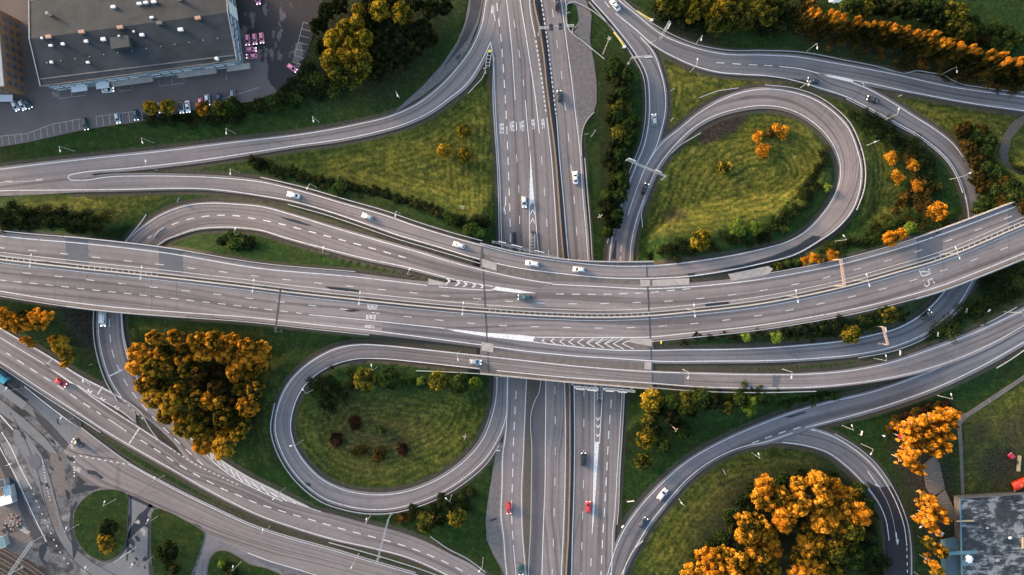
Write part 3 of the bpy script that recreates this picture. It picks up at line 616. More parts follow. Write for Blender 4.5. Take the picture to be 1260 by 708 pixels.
# concrete strips that fill the gaps between the carriageways on the deck
for P in ([(593,318.5),(611,323.8),(611,333.5),(593,328.5)], [(592.5,421),(607,423.5),(607,434),(592.5,431.5)], [(776,417),(802,417.2),(802,426.5),(771,420.8)], [(793,445.5),(801.5,445.7),(801.5,455.5),(793,454.5)], [(527,343),(546,347.5),(552,352),(527,350.5)],
          [(896,337.5),(945,327.5),(951,331),(945,338.5),(900,346)], [(788,344.5),(800,344.5),(800,352.5),(788,352.2)], [(803,344.5),(848,342.3),(848,350.5),(803,352.6)]):
    m = MB(); m.prism(pxz(P, DZ), DZ + .02, DZ + .07); rel(m).build('concrete_strip', M['concrete'], br)

def span_bridge(name, xs, label, cx, cy):
    b = empty(name, (*W(cx, cy, 0), 0), 0, label, 'bridge'); o = b.location.copy()
    mv = lambda mb: (setattr(mb, 'v', [(x - o.x, y - o.y, z) for x, y, z in mb.v]), mb)[1]
    n = lambda x: np.interp(x, *np.array(spline(EW_N, 4)).T); s = lambda x: np.interp(x, *np.array(spline(EW_S, 4)).T)
    X = np.linspace(xs[0], xs[1], 14); z = DZ - .05
    A = [(x, n(x) - 6.6) for x in X]; B = [(x + 2, s(x) + 6.2) for x in X]
    wa, wb = pxz(A, z), pxz(B, z); k = len(X)
    V = [(*p, z) for p in wa] + [(*p, z) for p in wb] + [(*p, z - 1.05) for p in wa] + [(*p, z - 1.05) for p in wb]; F = []
    for i in range(k - 1):
        F += [(k + i, k + i + 1, i + 1, i), (2*k + i, 2*k + i + 1, 3*k + i + 1, 3*k + i), (i, i + 1, 2*k + i + 1, 2*k + i), (k + i + 1, k + i, 3*k + i, 3*k + i + 1)]
    F += [(0, 2*k, 3*k, k), (k - 1, 2*k - 1, 4*k - 1, 3*k - 1)]
    mb = MB(); mb.add(V, F); mv(mb).build('deck_slab', M['concrete_dark'], b)
    for P in (A, B):
        mb = MB(); beam_along(np.array(P), DZ, .5, -.85, .5, mb); mv(mb).build('parapet', M['concrete'], b)
    for i in (0, k - 1):
        mb = MB(); q = [wa[i], wb[i]]; d = Vector((q[1][0] - q[0][0], q[1][1] - q[0][1])).normalized(); nn = Vector((-d.y, d.x)) * .5
        mb.prism([(q[0][0] + nn.x, q[0][1] + nn.y), (q[0][0] - nn.x, q[0][1] - nn.y), (q[1][0] - nn.x, q[1][1] - nn.y), (q[1][0] + nn.x, q[1][1] + nn.y)], -.6, z - 1.06); mv(mb).build('abutment', M['concrete'], b)
    return b
span_bridge('road_bridge', (80, 226), 'low concrete bridge of the motorway over the curving western slip road', 150, 340)
span_bridge('road_bridge', (1126, 1276), 'low concrete bridge of the motorway over the curving eastern exit ramp', 1200, 310)

# ------------------------------------------------------------------ paved yards, verges, islands
def sheet(name, polys, z, mat, kind='structure', label=None, cat=None):
    mb = MB()
    for i, P in enumerate(polys):
        w_ = pxz(P, z); mb.prism(w_, z - .35, z + .0015 * i)
    o = mb.build(name, M[mat]); return prop(o, label, cat, None, kind)
PAVED = []
def area(name, P, z, mat):
    PAVED.append(P)
    bm = bmesh.new(); vs = [bm.verts.new((*W(p[0], p[1], z), z)) for p in P]
    f = bm.faces.new(vs); bm.normal_update()
    if f.normal.z < 0: f.normal_flip()
    bmesh.ops.triangulate(bm, faces=[f]); ex = bmesh.ops.extrude_face_region(bm, geom=bm.faces[:])
    for v in [g for g in ex['geom'] if isinstance(g, bmesh.types.BMVert)]: v.co.z -= .4
    bmesh.ops.recalc_face_normals(bm, faces=bm.faces[:])
    me = bpy.data.meshes.new(name); bm.to_mesh(me); bm.free(); me.materials.append(M[mat]); return prop(link(name, me), kind='structure')
YARD = [(-90,-60),(410,-60),(404,-20),(396,5),(386,41),(377,69),(362,97),(345,112),(310,125),(270,131),(230,137),(178,149),(107,159),(33,175.5),(-30,186),(-90,196)]
def m_yard():
    k = NT('yard_asphalt'); p = k.pos()
    big = k.ramp(k.noise(p, .05, 5, .6), [(.35, .82), (.65, 1.12)]); fine = k.ramp(k.noise(p, 4, 3, .7), [(.3, .88), (.7, 1.12)])
    col = k.mix(1, k.mix(1, (.118, .096, .090), big, 'MULTIPLY'), fine, 'MULTIPLY')
    # standing water that has soaked the eastern half of the yard
    sx = k.n('ShaderNodeSeparateXYZ'); k.t.links.new(p, sx.inputs[0])
    east = k.ramp(k.math('ADD', k.math('MULTIPLY', sx.outputs['X'], 1/60.), k.math('MULTIPLY', sx.outputs['Y'], 1/140.)), [(0, 0), (1, 1)])
    edge = k.math('ADD', k.math('MULTIPLY', k.math('ADD', sx.outputs['X'], 101.0), .10), k.math('MULTIPLY', k.math('SUBTRACT', sx.outputs['Y'], 84.0), .05))
    wetm = k.ramp(k.math('ADD', edge, k.math('MULTIPLY', k.math('SUBTRACT', k.noise(p, .11, 5, .6), .5), 2.2)), [(.48, 0.0), (.54, 1.0)])
    dryp = k.ramp(k.noise(k.scalev(p, (1, .45, 1)), .16, 5, .6), [(.575, 1.0), (.60, 0.0)])
    wet = k.math('MULTIPLY', wetm, dryp)
    pud = k.ramp(k.noise(p, .22, 5, .65), [(.70, 0.0), (.715, 1.0)]); wet = k.math('MAXIMUM', wet, k.math('MULTIPLY', pud, .8))
    col = k.mix(wet, col, (.020, .015, .016)); rg_ = k.ramp(wet, [(0, .9), (1, .5)])
    return k.done(col, rg_, 0, .3)
M['yard'] = m_yard()
yard = area('parking_yard', YARD, 0.0, 'yard')
ym = MB()
def gline(mb, P, wd=.16, z=.012, zb=0.0):
    C = wpts(np.asarray(P, float), zb); V, F = ribbon(C, wd / 2, z); mb.add(V.tolist(), upward(V, F))
E0, E1 = np.array((-6, 169.)), np.array((178, 135.))
def bay_edge(x): return np.interp(x, [-6, 33, 64, 107, 160, 178], [168.5, 164.5, 153, 145, 138, 135.5])
gline(ym, [(x, bay_edge(x)) for x in (-6, 10, 33, 50, 64, 85, 107)], .14); gline(ym, [(x, bay_edge(x)) for x in (118, 140, 160, 178)], .12)
for x in np.r_[np.arange(2, 100, 7.9), np.arange(118, 178, 8)]:
    y = bay_edge(x); gline(ym, [(x, y), (x + 1.6, min(y + 12.5, np.interp(x, [-30, 33, 107, 178], [186, 175, 158.5, 148.5]) - 1))], .12)
gline(ym, [(64,113),(73.5,121.5),(105,117.5),(103.5,108)], .13); gline(ym, [(88.5,119.6),(87,111)], .13)
gline(ym, [(145,106.5),(146.5,112.5),(162,110.5),(161,102)], .12); gline(ym, [(195,99),(196,106.5),(227,102.5),(226,96)], .12); gline(ym, [(211,98),(212,104.8)], .12); gline(ym, [(278,91),(279,99)], .1)
gline(ym, [(257,131),(276,121),(300,114),(318,108)], .12)
for a in range(8): gline(ym, [(64.5+a*1.1, 114+ (a%2)*3.5),(66.5+a*.9, 117.5+(a%2)*2.5)], .1)
for i in range(7): t = i / 6; gline(ym, [(361+13*t*0+ (12*t), 77-62*t*.8),(372+12*t, 80-62*t*.8)], .12)
gline(ym, [(360,78),(367,52),(373,28)], .12)
prop(ym.build('bay_markings', M['paint_worn'], yard), kind='structure')

JUNC = [(-110,380),(-30,426),(0,447.5),(50,481.5),(96,511.5),(100,520),(99,527),(128,549),(157,570.5),(203,596.5),(254,622),(320,651),(361,664),(412,678),(462,693),(511,707),(600,735),(600,800),(-110,800)]
def m_junction():
    k = NT('junction_asphalt'); p = k.pos()
    n1 = k.noise(p, .075, 5, .62); n2 = k.noise(k.scalev(p, (1, 1, 1)), .35, 5, .65)
    col = k.ramp(n1, [(.38, (.022, .021, .023)), (.44, (.055, .052, .053)), (.50, (.120, .115, .118)), (.55, (.062, .053, .050)), (.61, (.165, .158, .158))])
    col = k.mix(1, col, k.ramp(n2, [(.3, .78), (.7, 1.2)]), 'MULTIPLY')
    wet = k.ramp(k.noise(p, .16, 5, .6), [(.63, 0), (.66, .85)]); col = k.mix(wet, col, (.028, .026, .028))
    col = k.mix(1, col, k.ramp(k.noise(p, 5, 2, .7), [(.3, .9), (.7, 1.1)]), 'MULTIPLY')
    return k.done(col, .85, 0, .3)
M['junction'] = m_junction()
junc = area('junction_pavement', JUNC, -.012, 'junction')
def overlay(name, P, mat, up): o = area(name, P, up, mat); o.parent = junc; return o
overlay('dark_lane', [(0,449),(50,483),(97,513.5),(99,526),(72,508),(30,476),(0,458)], 'asphalt_dark', -.004)
overlay('dark_lane', [(-40,470),(0,545),(20,592),(40,640),(58,668),(42,668),(30,640),(10,592),(-10,558),(-40,520)], 'asphalt_dark', -.004)
overlay('dark_lane', [(6,524),(27,527),(49,558),(47,574),(37,572),(22,549)], 'asphalt_dark', -.004)
overlay('light_lane', [(31,478),(70,509),(98.5,529),(128,551),(150,567),(143,566),(112,562),(80,553),(60,530),(24,500)], 'asphalt_light', -.002)
overlay('light_lane', [(-40,478),(0,492),(30,516),(56,540),(72,560),(60,556),(30,530),(0,508),(-40,490)], 'asphalt_light', .001)
overlay('light_lane', [(18,515),(29,528),(52,562),(62,590),(70,620),(79,650),(90,672),(112,692),(150,714),(120,714),(92,692),(72,664),(58,630),(46,596),(36,580),(30,562),(16,540)], 'asphalt_light', .002)
overlay('light_lane', [(160,608),(187,625),(183,650),(183,712),(150,712),(120,700),(146,688),(158,670),(160,640)], 'asphalt_light', .001)
overlay('side_lane', [(252,655),(268,662),(300,678),(320,690),(345,702),(350,708),(310,694),(290,684),(274,677),(262,680),(256,690),(250,735),(232,735),(248,680)], 'asphalt_cool', .001)
def m_brown(): return m_plain('brown_patch', (.115, .093, .084), .9, 0, .25, .8)
M['brown_patch'] = m_brown()
overlay('dark_lane', [(40,503),(62,522),(86,548),(96,560),(84,556),(66,540),(46,518)], 'asphalt_dark', .003)
overlay('worn_patch', [(62,560),(78,556),(80,590),(86,602),(74,612),(64,590)], 'brown_patch', .004)
overlay('worn_patch', [(58,590),(64,612),(74,655),(66,648),(56,620)], 'brown_patch', .004)
wetm = MB()
for P in ([(184,620),(188,622),(181,634),(179,646),(170,653),(163,660),(158,672),(150,682),(143,686),(147,676),(155,666),(160,650),(166,642),(170,634),(178,628)], [(181,634),(186,640),(184,690),(181,690),(182,650),(178,648)],
          [(88,602),(100,597),(112,598),(124,599),(114,604),(104,604),(92,609),(88,607)], [(107,578),(118,580),(128,588),(124,590),(118,585),(108,583)], [(48,672),(56,668),(58,676),(53,688),(60,694),(54,696),(48,686)],
          [(90,690),(98,672),(92,655),(89,640),(91,628),(96,618),(93,617),(87,628),(85,645),(88,664)], [(157,606),(160,612),(160,650),(157,664),(155,690),(157,690),(159,668),(162,640),(162,612)],
          [(130,602),(150,606),(168,612),(190,623),(210,633),(208,634),(188,626),(166,616),(148,608),(130,604)], [(236,643),(244,648),(250,650),(244,646)]):
    w_ = pxz(P, .013); wetm.prism(w_, .002, .0145)
o = wetm.build('wet_patch', M['wet'], junc); prop(o, kind='structure')
rj = random.Random(21)
def ragged(px, py, r, el, rot):
    q = []; n = 14
    for i in range(n):
        t = 2 * math.pi * i / n; rr = r * rj.uniform(.45, 1.25); x = rr * math.cos(t) * el; y = rr * math.sin(t)
        q.append((px + x * math.cos(rot) - y * math.sin(rot), py + x * math.sin(rot) + y * math.cos(rot)))
    return q
for k_ in range(46):
    px, py = rj.choice([(rj.uniform(40, 100), rj.uniform(515, 600)), (rj.uniform(50, 90), rj.uniform(590, 690)), (rj.uniform(0, 40), rj.uniform(490, 540)), (rj.uniform(5, 38), rj.uniform(628, 670)), (rj.uniform(60, 120), rj.uniform(540, 575)), (rj.uniform(160, 184), rj.uniform(620, 700))])
    if 92 < px < 158 and py > 604: continue
    o = area('wet_patch' if k_ % 3 else 'worn_patch', ragged(px, py, rj.uniform(1.0, 3.4), rj.uniform(1, 2.6), rj.uniform(.5, 1.3)), .018 + .0004 * k_, 'wet' if k_ % 3 else rj.choice(('asphalt_black', 'brown_patch', 'concrete'))); o.parent = junc
kb = MB()
for P_ in ([(0,491),(30,514.5),(57,540),(73,561)], [(0,509),(30,531),(58,557)], [(24,500),(60,529),(80,552),(112,561),(142,565)], [(31,478),(70,509),(99,529)], [(17,515),(31,542),(46,580),(58,628),(72,663),(92,691),(118,712)], [(52,562),(62,590),(70,620),(79,650),(90,671),(112,690),(146,710)], [(0,472),(27,490),(60,520),(82,545)]):
    gline(kb, spline(P_, 3), .24, .03)
prop(kb.build('kerb', M['asphalt_black'], junc), kind='structure')
jm = MB()
gline(jm, spline([(-6,538),(0,551),(20,588),(40,632),(57,667)], 4), .26, .02)
gline(jm, spline([(30,475.7),(50,492),(71.4,508.6),(98.6,528.6)], 4), .3, .02); gline(jm, [(0,511),(16,529)], .35, .02); gline(jm, spline([(2,532),(12,548),(26,578),(38,600)], 3), .28, .02)
for a in np.arange(0, 70, 5.4):
    P = spline([(38,600),(46,620),(60,650),(74,680),(84,694),(110,712)], 1); i = int(min(len(P) - 3, a * 1.6)); gline(jm, P[i:i + 3], .4, .02)
for a in np.arange(0, 14):
    P = spline([(52,566),(56,590),(62,618)], 1); i = int(a * 3.8)
    if i + 2 < len(P): gline(jm, P[i:i + 2], .4, .02)
for a in range(8): gline(jm, [(98+a*7.5, 561+a*1.35),(101+a*7.5, 561.7+a*1.35)], .35, .02)
for y in (561, 568, 575, 578, 581, 585): gline(jm, [(91,y),(91.8,y+1.4)], .5, .03)
prop(jm.build('lane_markings', M['paint'], junc), kind='structure')

def island(P, label=None):
    mb = MB(); w_ = pxz(spline(P + [P[0]], 4)[:-1], .1); mb.prism(w_, -.2, .13); o = mb.build('traffic_island', M['concrete_dark']); prop(o, kind='structure')
    c = np.mean(w_, axis=0); wi = [(c[0] + (x - c[0]) * .985, c[1] + (y - c[1]) * .985) for x, y in w_]
    g = MB(); g.prism(wi, .1, .17); go = g.build('turf', M['turf'], o); prop(go, kind='structure'); return o
def m_turf():
    k = NT('turf'); p = k.pos(); n2 = k.noise(p, .4, 5, .65); n3 = k.noise(p, 2.5, 3, .7)
    c = k.ramp(n2, [(.25, (.0065, .016, .0032)), (.5, (.012, .030, .005)), (.75, (.028, .050, .009))]); n5 = k.noise(p, .9, 4, .7); c = k.mix(1, c, k.ramp(n5, [(.32, .55), (.5, 1.0), (.68, 1.55)]), 'MULTIPLY'); c = k.mix(k.ramp(k.noise(p, .13, 4, .6), [(.5, 0), (.7, .5)]), c, (.050, .046, .010)); c = k.mix(1, c, k.ramp(n3, [(.25, .7), (.75, 1.3)]), 'MULTIPLY')
    sp = k.ramp(k.noise(p, 3.0, 2, .5), [(.72, 0.0), (.75, .6)]); c = k.mix(sp, c, (.11, .06, .02)); k.bump(n3, .5, .2); return k.done(c, .95, 0, .15)
M['turf'] = m_turf()
island([(91,630.7),(97,620),(105,612),(114,605.7),(128.6,602),(146,603),(154,606),(157,612),(157,635.6),(155,667),(151,678),(145.7,684),(137,689),(128.6,691.3),(119,689),(111,684.9),(97,669.9),(91.5,657),(90,645)])
island([(186,633),(188,628),(192.9,624.9),(202,627.5),(211.4,631.3),(226,639),(242.9,648.4),(252,656.3),(251.5,662),(250,667),(242,690),(234,712),(230,735),(190,735),(187.9,705.6),(185.5,680),(185.3,655)])
island([(254.3,707.7),(258.6,687),(264.3,679),(274.3,677),(293,685),(307,694),(330,700),(352,713),(356,735),(250,735)])
m = MB(); m.prism(pxz([(33,562),(44,558),(50,566),(50,574),(45,577.5),(38,575)], .1), -.1, .12); prop(m.build('traffic_island', M['patch']), kind='structure')
# lay-bys, shoulders and footpaths
area('road_gore', [(-60,236),(0,232),(60,222),(92,213.5),(112,214.5),(122,219),(110,236),(60,239),(0,241.5),(-60,243)], -.01, 'asphalt')
area('dark_lane', [(1080,600),(1100,598),(1107,612),(1114,632),(1119,672),(1119.5,712),(1119,760),(1093,760),(1093,712),(1091,665),(1087.5,640),(1079,617),(1066,592)], .026, 'asphalt_black')
area('gravel_lay_by', [(691,-40),(700,-40),(712,-10),(722,2),(728,19),(726,50),(731.4,78.6),(734.3,103.6),(734.3,126.4),(730.7,138),(718.6,155),(715,170),(712,170),(709,140),(704.5,100),(697.5,46),(692.5,12)], -.03, 'gravel_road')
area('gravel_lay_by', [(612.5,545),(618,545),(617,600),(616,641),(618,660),(621,693),(624,720),(634,750),(626,750),(620,706),(607,683),(599,665),(597.5,640),(600,618),(606,580)], -.03, 'gravel_road')
_t = area('grass_patch', [(698,6),(703,4.5),(709,7),(711.5,20),(710.5,33),(705,40),(700,35),(697.8,20)], .03, 'turf')
area('old_carriageway', [(583,-40),(597,-40),(594,4),(589,28),(577,58),(562,80),(545,98),(520,118),(492,135),(484,140),(500,124),(520,106),(545,78),(562,52),(572,28),(577,0)], -.03, 'gravel_road')
area('dark_lane', [(580,-30),(595,-30),(592,6),(586,28),(575,50),(560,68),(545,84),(553,72),(563,56),(572,36),(578,14)], -.02, 'asphalt_dark')
area('lay_by', [(1100,89),(1117,88.2),(1135,90.5),(1150,92.5),(1163,98),(1176,103.5),(1168,106.5),(1130,99)], -.03, 'gravel_road')
area('footpath', [(1180,511),(1190,508),(1230,482),(1270,455),(1270,461),(1232,487),(1192,513),(1183,522),(1185,560),(1187,609),(1183,609),(1181,560),(1178,520)], -.02, 'concrete_dark')
area('dirt_track', [(1262,140),(1262,150),(1245,170),(1240,190),(1246,206),(1262,212),(1262,222),(1245,215),(1234,204),(1229,188),(1234,168),(1246,150)], -.05, 'gravel_median')
area('rubble_lot', [(-40,560),(-4,566),(8,590),(20,620),(34,652),(40,668),(30,690),(12,710),(-40,730)], .018, 'brown_patch')
area('median_strip', [(648,466.4),(645.4,555),(643.4,607),(644,657),(647.5,692.7),(649,712),(653,712),(653,650),(654.6,555),(655.5,502),(663,484),(666,464)], .012, 'gravel_median')
area('service_lane', [(666.5,462),(671,462),(670,555.7),(669.7,597),(668,640.7),(666,700),(665,750),(652,750),(651.5,692),(653.2,650),(654.6,555),(655.6,503),(663.3,484)], .013, 'asphalt_yard')
for nm, P in (('median_strip', [(656,-30),(665,38.6),(671,78.6),(673,100),(677,130.7),(684,188),(688,240),(691.5,290),(694,320),(701,470),(701.6,530),(701.5,600),(700.5,640),(699.5,664),(698,710),(697,750),(692.5,750),(693.6,700),(695.5,640),(696.7,583),(697,526),(695.9,470),(688,316),(686.4,290),(682.7,233),(680,196),(674,142),(668.4,100.7),(660,46),(653,0),(648,-30)]),):
    area(nm, P, .014, 'gravel_median')
area('dark_strip', [(657,-30),(662,0),(666,30),(671.5,57),(677.4,100),(682.6,141),(687,195),(691.6,240),(695.7,290),(698.5,320),(705.2,474),(705.8,555),(705.2,597),(703.2,664),(702.2,710),(701,750),(697.3,750),(698.4,710),(699.8,664),(700.9,640),(701.9,600),(702,530),(701.4,470),(694.4,320),(691.9,290),(688.4,240),(684.4,188),(677.4,130.7),(673.4,100),(671.4,78.6),(665.4,38.6),(657,0),(653,-30)], .015, 'wet')  # dark strip between the brown median rail and the northbound lanes
# ------------------------------------------------------------------ terrain: one sheet, banked up to the raised roads
def axis(lo, hi, step, far):
    a = np.arange(lo, hi + step / 2, step); out = []; d = step
    while True:
        d *= 1.35
        if hi + sum(out) + d > far: break
        out.append(d)
    c = np.cumsum(out)
    return np.r_[lo - c[::-1], a, hi + c]
TX, TY = axis(-236, 236, 0.72, 2600), axis(-148, 148, 0.72, 2600)
GX, GY = np.meshgrid(TX, TY)
def vnoise(x, y, sc, seed):
    """smooth value noise on a lattice"""
    r = np.random.default_rng(seed).random((256, 256)); x = x * sc + 91.3; y = y * sc + 57.1
    xi, yi = np.floor(x).astype(int), np.floor(y).astype(int); fx, fy = x - xi, y - yi
    fx = fx * fx * (3 - 2 * fx); fy = fy * fy * (3 - 2 * fy); g = lambda a, b: r[a % 256, b % 256]
    return (g(xi, yi) * (1 - fx) + g(xi + 1, yi) * fx) * (1 - fy) + (g(xi, yi + 1) * (1 - fx) + g(xi + 1, yi + 1) * fx) * fy
BASE = -0.16
flat = GX.ravel(), GY.ravel()
hgt = np.full(flat[0].size, BASE); capz = np.full(flat[0].size, 1e9); near = np.full(flat[0].size, 1e9)
def near_pts(Cw, hw, reach=34.0):
    """distance beyond the road edge, road height, for the grid points within reach"""
    m = (flat[0] > Cw[:, 0].min() - reach) & (flat[0] < Cw[:, 0].max() + reach) & (flat[1] > Cw[:, 1].min() - reach) & (flat[1] < Cw[:, 1].max() + reach)
    idx = np.nonzero(m)[0]; D = np.empty(len(idx), np.float32); J = np.empty(len(idx), np.int32)
    cx, cy, ch = Cw[:, 0].astype(np.float32), Cw[:, 1].astype(np.float32), hw.astype(np.float32)
    for a in range(0, len(idx), 20000):
        i = idx[a:a + 20000]; gx, gy = flat[0][i].astype(np.float32), flat[1][i].astype(np.float32)
        d = np.sqrt((gx[:, None] - cx) ** 2 + (gy[:, None] - cy) ** 2) - ch
        j = d.argmin(1); D[a:a + 20000] = d[np.arange(len(i)), j]; J[a:a + 20000] = j
    return idx, D, J
for r in ROADS.values():
    C, hw, z = r.Cw, r.hw, r.zc
    px = r.C[:, 0]; py = r.C[:, 1]
    up = np.ones(len(C), bool)
    for a, b in r.spans: up &= ~((px > a) & (px < b) & (z > 5.5))
    st = np.where(up)[0]
    if len(st):
        idx, D, J = near_pts(C[st], hw[st]); zz = z[st][J]
        e = np.where(zz > .25, zz - .25 - np.maximum(D - 1.5, 0) * .50, BASE)
        e = np.where(D < 1.5, zz - .30, e)
        hgt[idx] = np.maximum(hgt[idx], e)
for r in ROADS.values():
    # points all over the paved ribbon, so that a skewed cross-section keeps its true height
    A, B = r.rows[0], r.rows[-1]; wd = np.linalg.norm(A - B, axis=1).max(); nl = max(4, int(wd / 2.2))
    t = np.linspace(0, 1, nl)[None, :, None]; Pw = (A[::2, None] * (1 - t) + B[::2, None] * t).reshape(-1, 3); keep = np.where(Pw[:, 2] < 5.4)[0]
    Pa = Pw; hw = np.full(len(Pa), 1.25)
    idx, D, J = near_pts(Pa, hw, 12.0); near[idx] = np.minimum(near[idx], D); m = D < .55; hgt[idx[m]] = np.minimum(hgt[idx[m]], Pa[J[m], 2] - .28) if not r.spans else hgt[idx[m]]
    if r.spans:
        hi_ok = np.minimum(hgt[idx[m]], Pa[J[m], 2] - .28); hgt[idx[m]] = hi_ok
    if len(keep) == 0: continue
    Pk = Pw[keep]; idx, D, J = near_pts(Pk, hw[keep], 14.0); zz = Pk[J, 2]
    c = zz - .22 + np.maximum(D - .4, 0) * .85
    capz[idx] = np.minimum(capz[idx], c)
hgt = np.minimum(hgt, capz)
# raised decks keep the ground below them
for r in ROADS.values():
    C, hw, z = r.Cw, r.hw, r.zc
    hi = np.where(z >= 5.4)[0]
    if len(hi) == 0: continue
    idx, D, J = near_pts(C[hi], hw[hi], 6.0); zz = z[hi][J]
    m = D < .8; hgt[idx[m]] = np.minimum(hgt[idx[m]], zz[m] - .25)
gx, gy = flat
soft = np.clip((near - .5) / 5, 0, 1)
hgt = hgt + soft * ((vnoise(gx, gy, .08, 1) - .5) * .35 + (vnoise(gx, gy, .35, 2) - .5) * .16) * (np.abs(gx) < 400)
PAVED.append([(-120,640),(120,740),(120,800),(-120,800)])
for P in PAVED:
    P = np.asarray([W(*q) for q in P]); m = (gx > P[:, 0].min()) & (gx < P[:, 0].max()) & (gy > P[:, 1].min()) & (gy < P[:, 1].max()); X, Y = gx[m], gy[m]; I = np.zeros(X.size, bool)
    for i in range(len(P)):
        a, b = P[i - 1], P[i]
        if abs(b[1] - a[1]) > 1e-9: I ^= ((a[1] > Y) != (b[1] > Y)) & (X < (b[0] - a[0]) * (Y - a[1]) / (b[1] - a[1]) + a[0])
    ix = np.nonzero(m)[0][I]; hgt[ix] = np.minimum(hgt[ix], -.30)
HG = hgt.reshape(GX.shape)
def ground(x, y):
    i = np.clip(np.searchsorted(TX, x) - 1, 0, len(TX) - 2); j = np.clip(np.searchsorted(TY, y) - 1, 0, len(TY) - 2)
    fx = (x - TX[i]) / (TX[i + 1] - TX[i]); fy = (y - TY[j]) / (TY[j + 1] - TY[j])
    return float((HG[j, i] * (1 - fx) + HG[j, i + 1] * fx) * (1 - fy) + (HG[j + 1, i] * (1 - fx) + HG[j + 1, i + 1] * fx) * fy)
def on_ground(px, py, dz=0.0):
    """the place on the terrain that the photograph shows at a pixel, dz above it"""
    z = dz
    for _ in range(4):
        x, y = W(px, py, z); z = ground(x, y) + dz
    return Vector((x, y, z - dz))

# what grows where: dry meadow, mown stripes, bare soil (these belong to the ground itself)
def inside(poly, soft=2.5):
    """soft mask of a photo-pixel polygon laid on the terrain at ground level"""
    P = np.asarray([W(*p) for p in poly]); n = len(P); ins = np.zeros(gx.size, bool); dist = np.full(gx.size, 1e9)
    m = (gx > P[:, 0].min() - 12) & (gx < P[:, 0].max() + 12) & (gy > P[:, 1].min() - 12) & (gy < P[:, 1].max() + 12)
    X, Y = gx[m], gy[m]; I = np.zeros(X.size, bool); Dm = np.full(X.size, 1e9)
    for i in range(n):
        a, b = P[i - 1], P[i]
        c = ((a[1] > Y) != (b[1] > Y)) & (X < (b[0] - a[0]) * (Y - a[1]) / ((b[1] - a[1]) if abs(b[1] - a[1]) > 1e-9 else 1e-9) + a[0])
        I ^= c; d = b - a; t = np.clip(((X - a[0]) * d[0] + (Y - a[1]) * d[1]) / (d @ d), 0, 1)
        Dm = np.minimum(Dm, np.hypot(X - a[0] - t * d[0], Y - a[1] - t * d[1]))
    out = np.zeros(gx.size); sd = np.where(I, Dm, -Dm); out[m] = np.clip(.5 + sd / (2 * soft), 0, 1); return out
wob = (vnoise(gx, gy, .06, 5) - .5) * 3.2 + (vnoise(gx, gy, .3, 15) - .5) * .8
dry = np.zeros(gx.size); soil = np.zeros(gx.size)
DRY = [(.85, [(395,196),(470,176),(545,150),(585,112),(604,105),(606,200),(607,262),(585,275),(540,252),(470,228),(400,212)], 4),
       (.35, [(200,208),(330,196),(395,190),(395,215),(330,205)], 4),
       (.75, [(28,250),(110,238),(200,240),(165,262),(135,274),(118,264),(60,262)], 3),
       (1.0, [(815,200),(845,178),(905,168),(915,150),(960,140),(995,160),(1008,185),(1000,225),(975,252),(930,272),(870,280),(800,290),(798,262),(803,230)], 3),
       (.95, [(818,72),(850,88),(900,96),(960,103),(900,112),(860,132),(830,155),(816,172),(822,120)], 2.5),
       (.8, [(1058,150),(1085,165),(1105,195),(1118,225),(1100,262),(1068,282),(1060,272),(1068,225),(1066,190)], 4),
       (.5, [(1000,112),(1040,128),(1062,150),(1066,200),(1062,262),(1055,200),(1040,150)], 3),
       (.85, [(1085,120),(1160,126),(1235,140),(1255,150),(1235,185),(1205,170),(1185,178),(1150,158),(1110,136)], 3),
       (.6, [(1225,150),(1262,150),(1262,225),(1235,220),(1215,190)], 4),
       (.85, [(372,500),(395,500),(430,495),(500,490),(560,485),(600,490),(590,535),(540,580),(470,598),(410,590),(372,550)], 5),
       (.85, [(790,700),(800,660),(830,620),(870,585),(915,560),(965,556),(1000,570),(950,578),(905,600),(870,640),(845,690),(830,712)], 5),
       (.55, [(155,408),(165,400),(230,402),(330,410),(335,416),(165,412),(160,440)], 2),
       (.7, [(1186,520),(1225,490),(1262,470),(1262,608),(1184,608)], 3),
       (.3, [(330,420),(350,440),(345,500),(330,560),(300,575),(330,470)], 5)]
for a, p, sft in DRY: dry = np.maximum(dry, a * inside(p, sft))
stripe_off = inside([(1186,520),(1225,490),(1262,470),(1300,470),(1300,612),(1184,612)], 2)
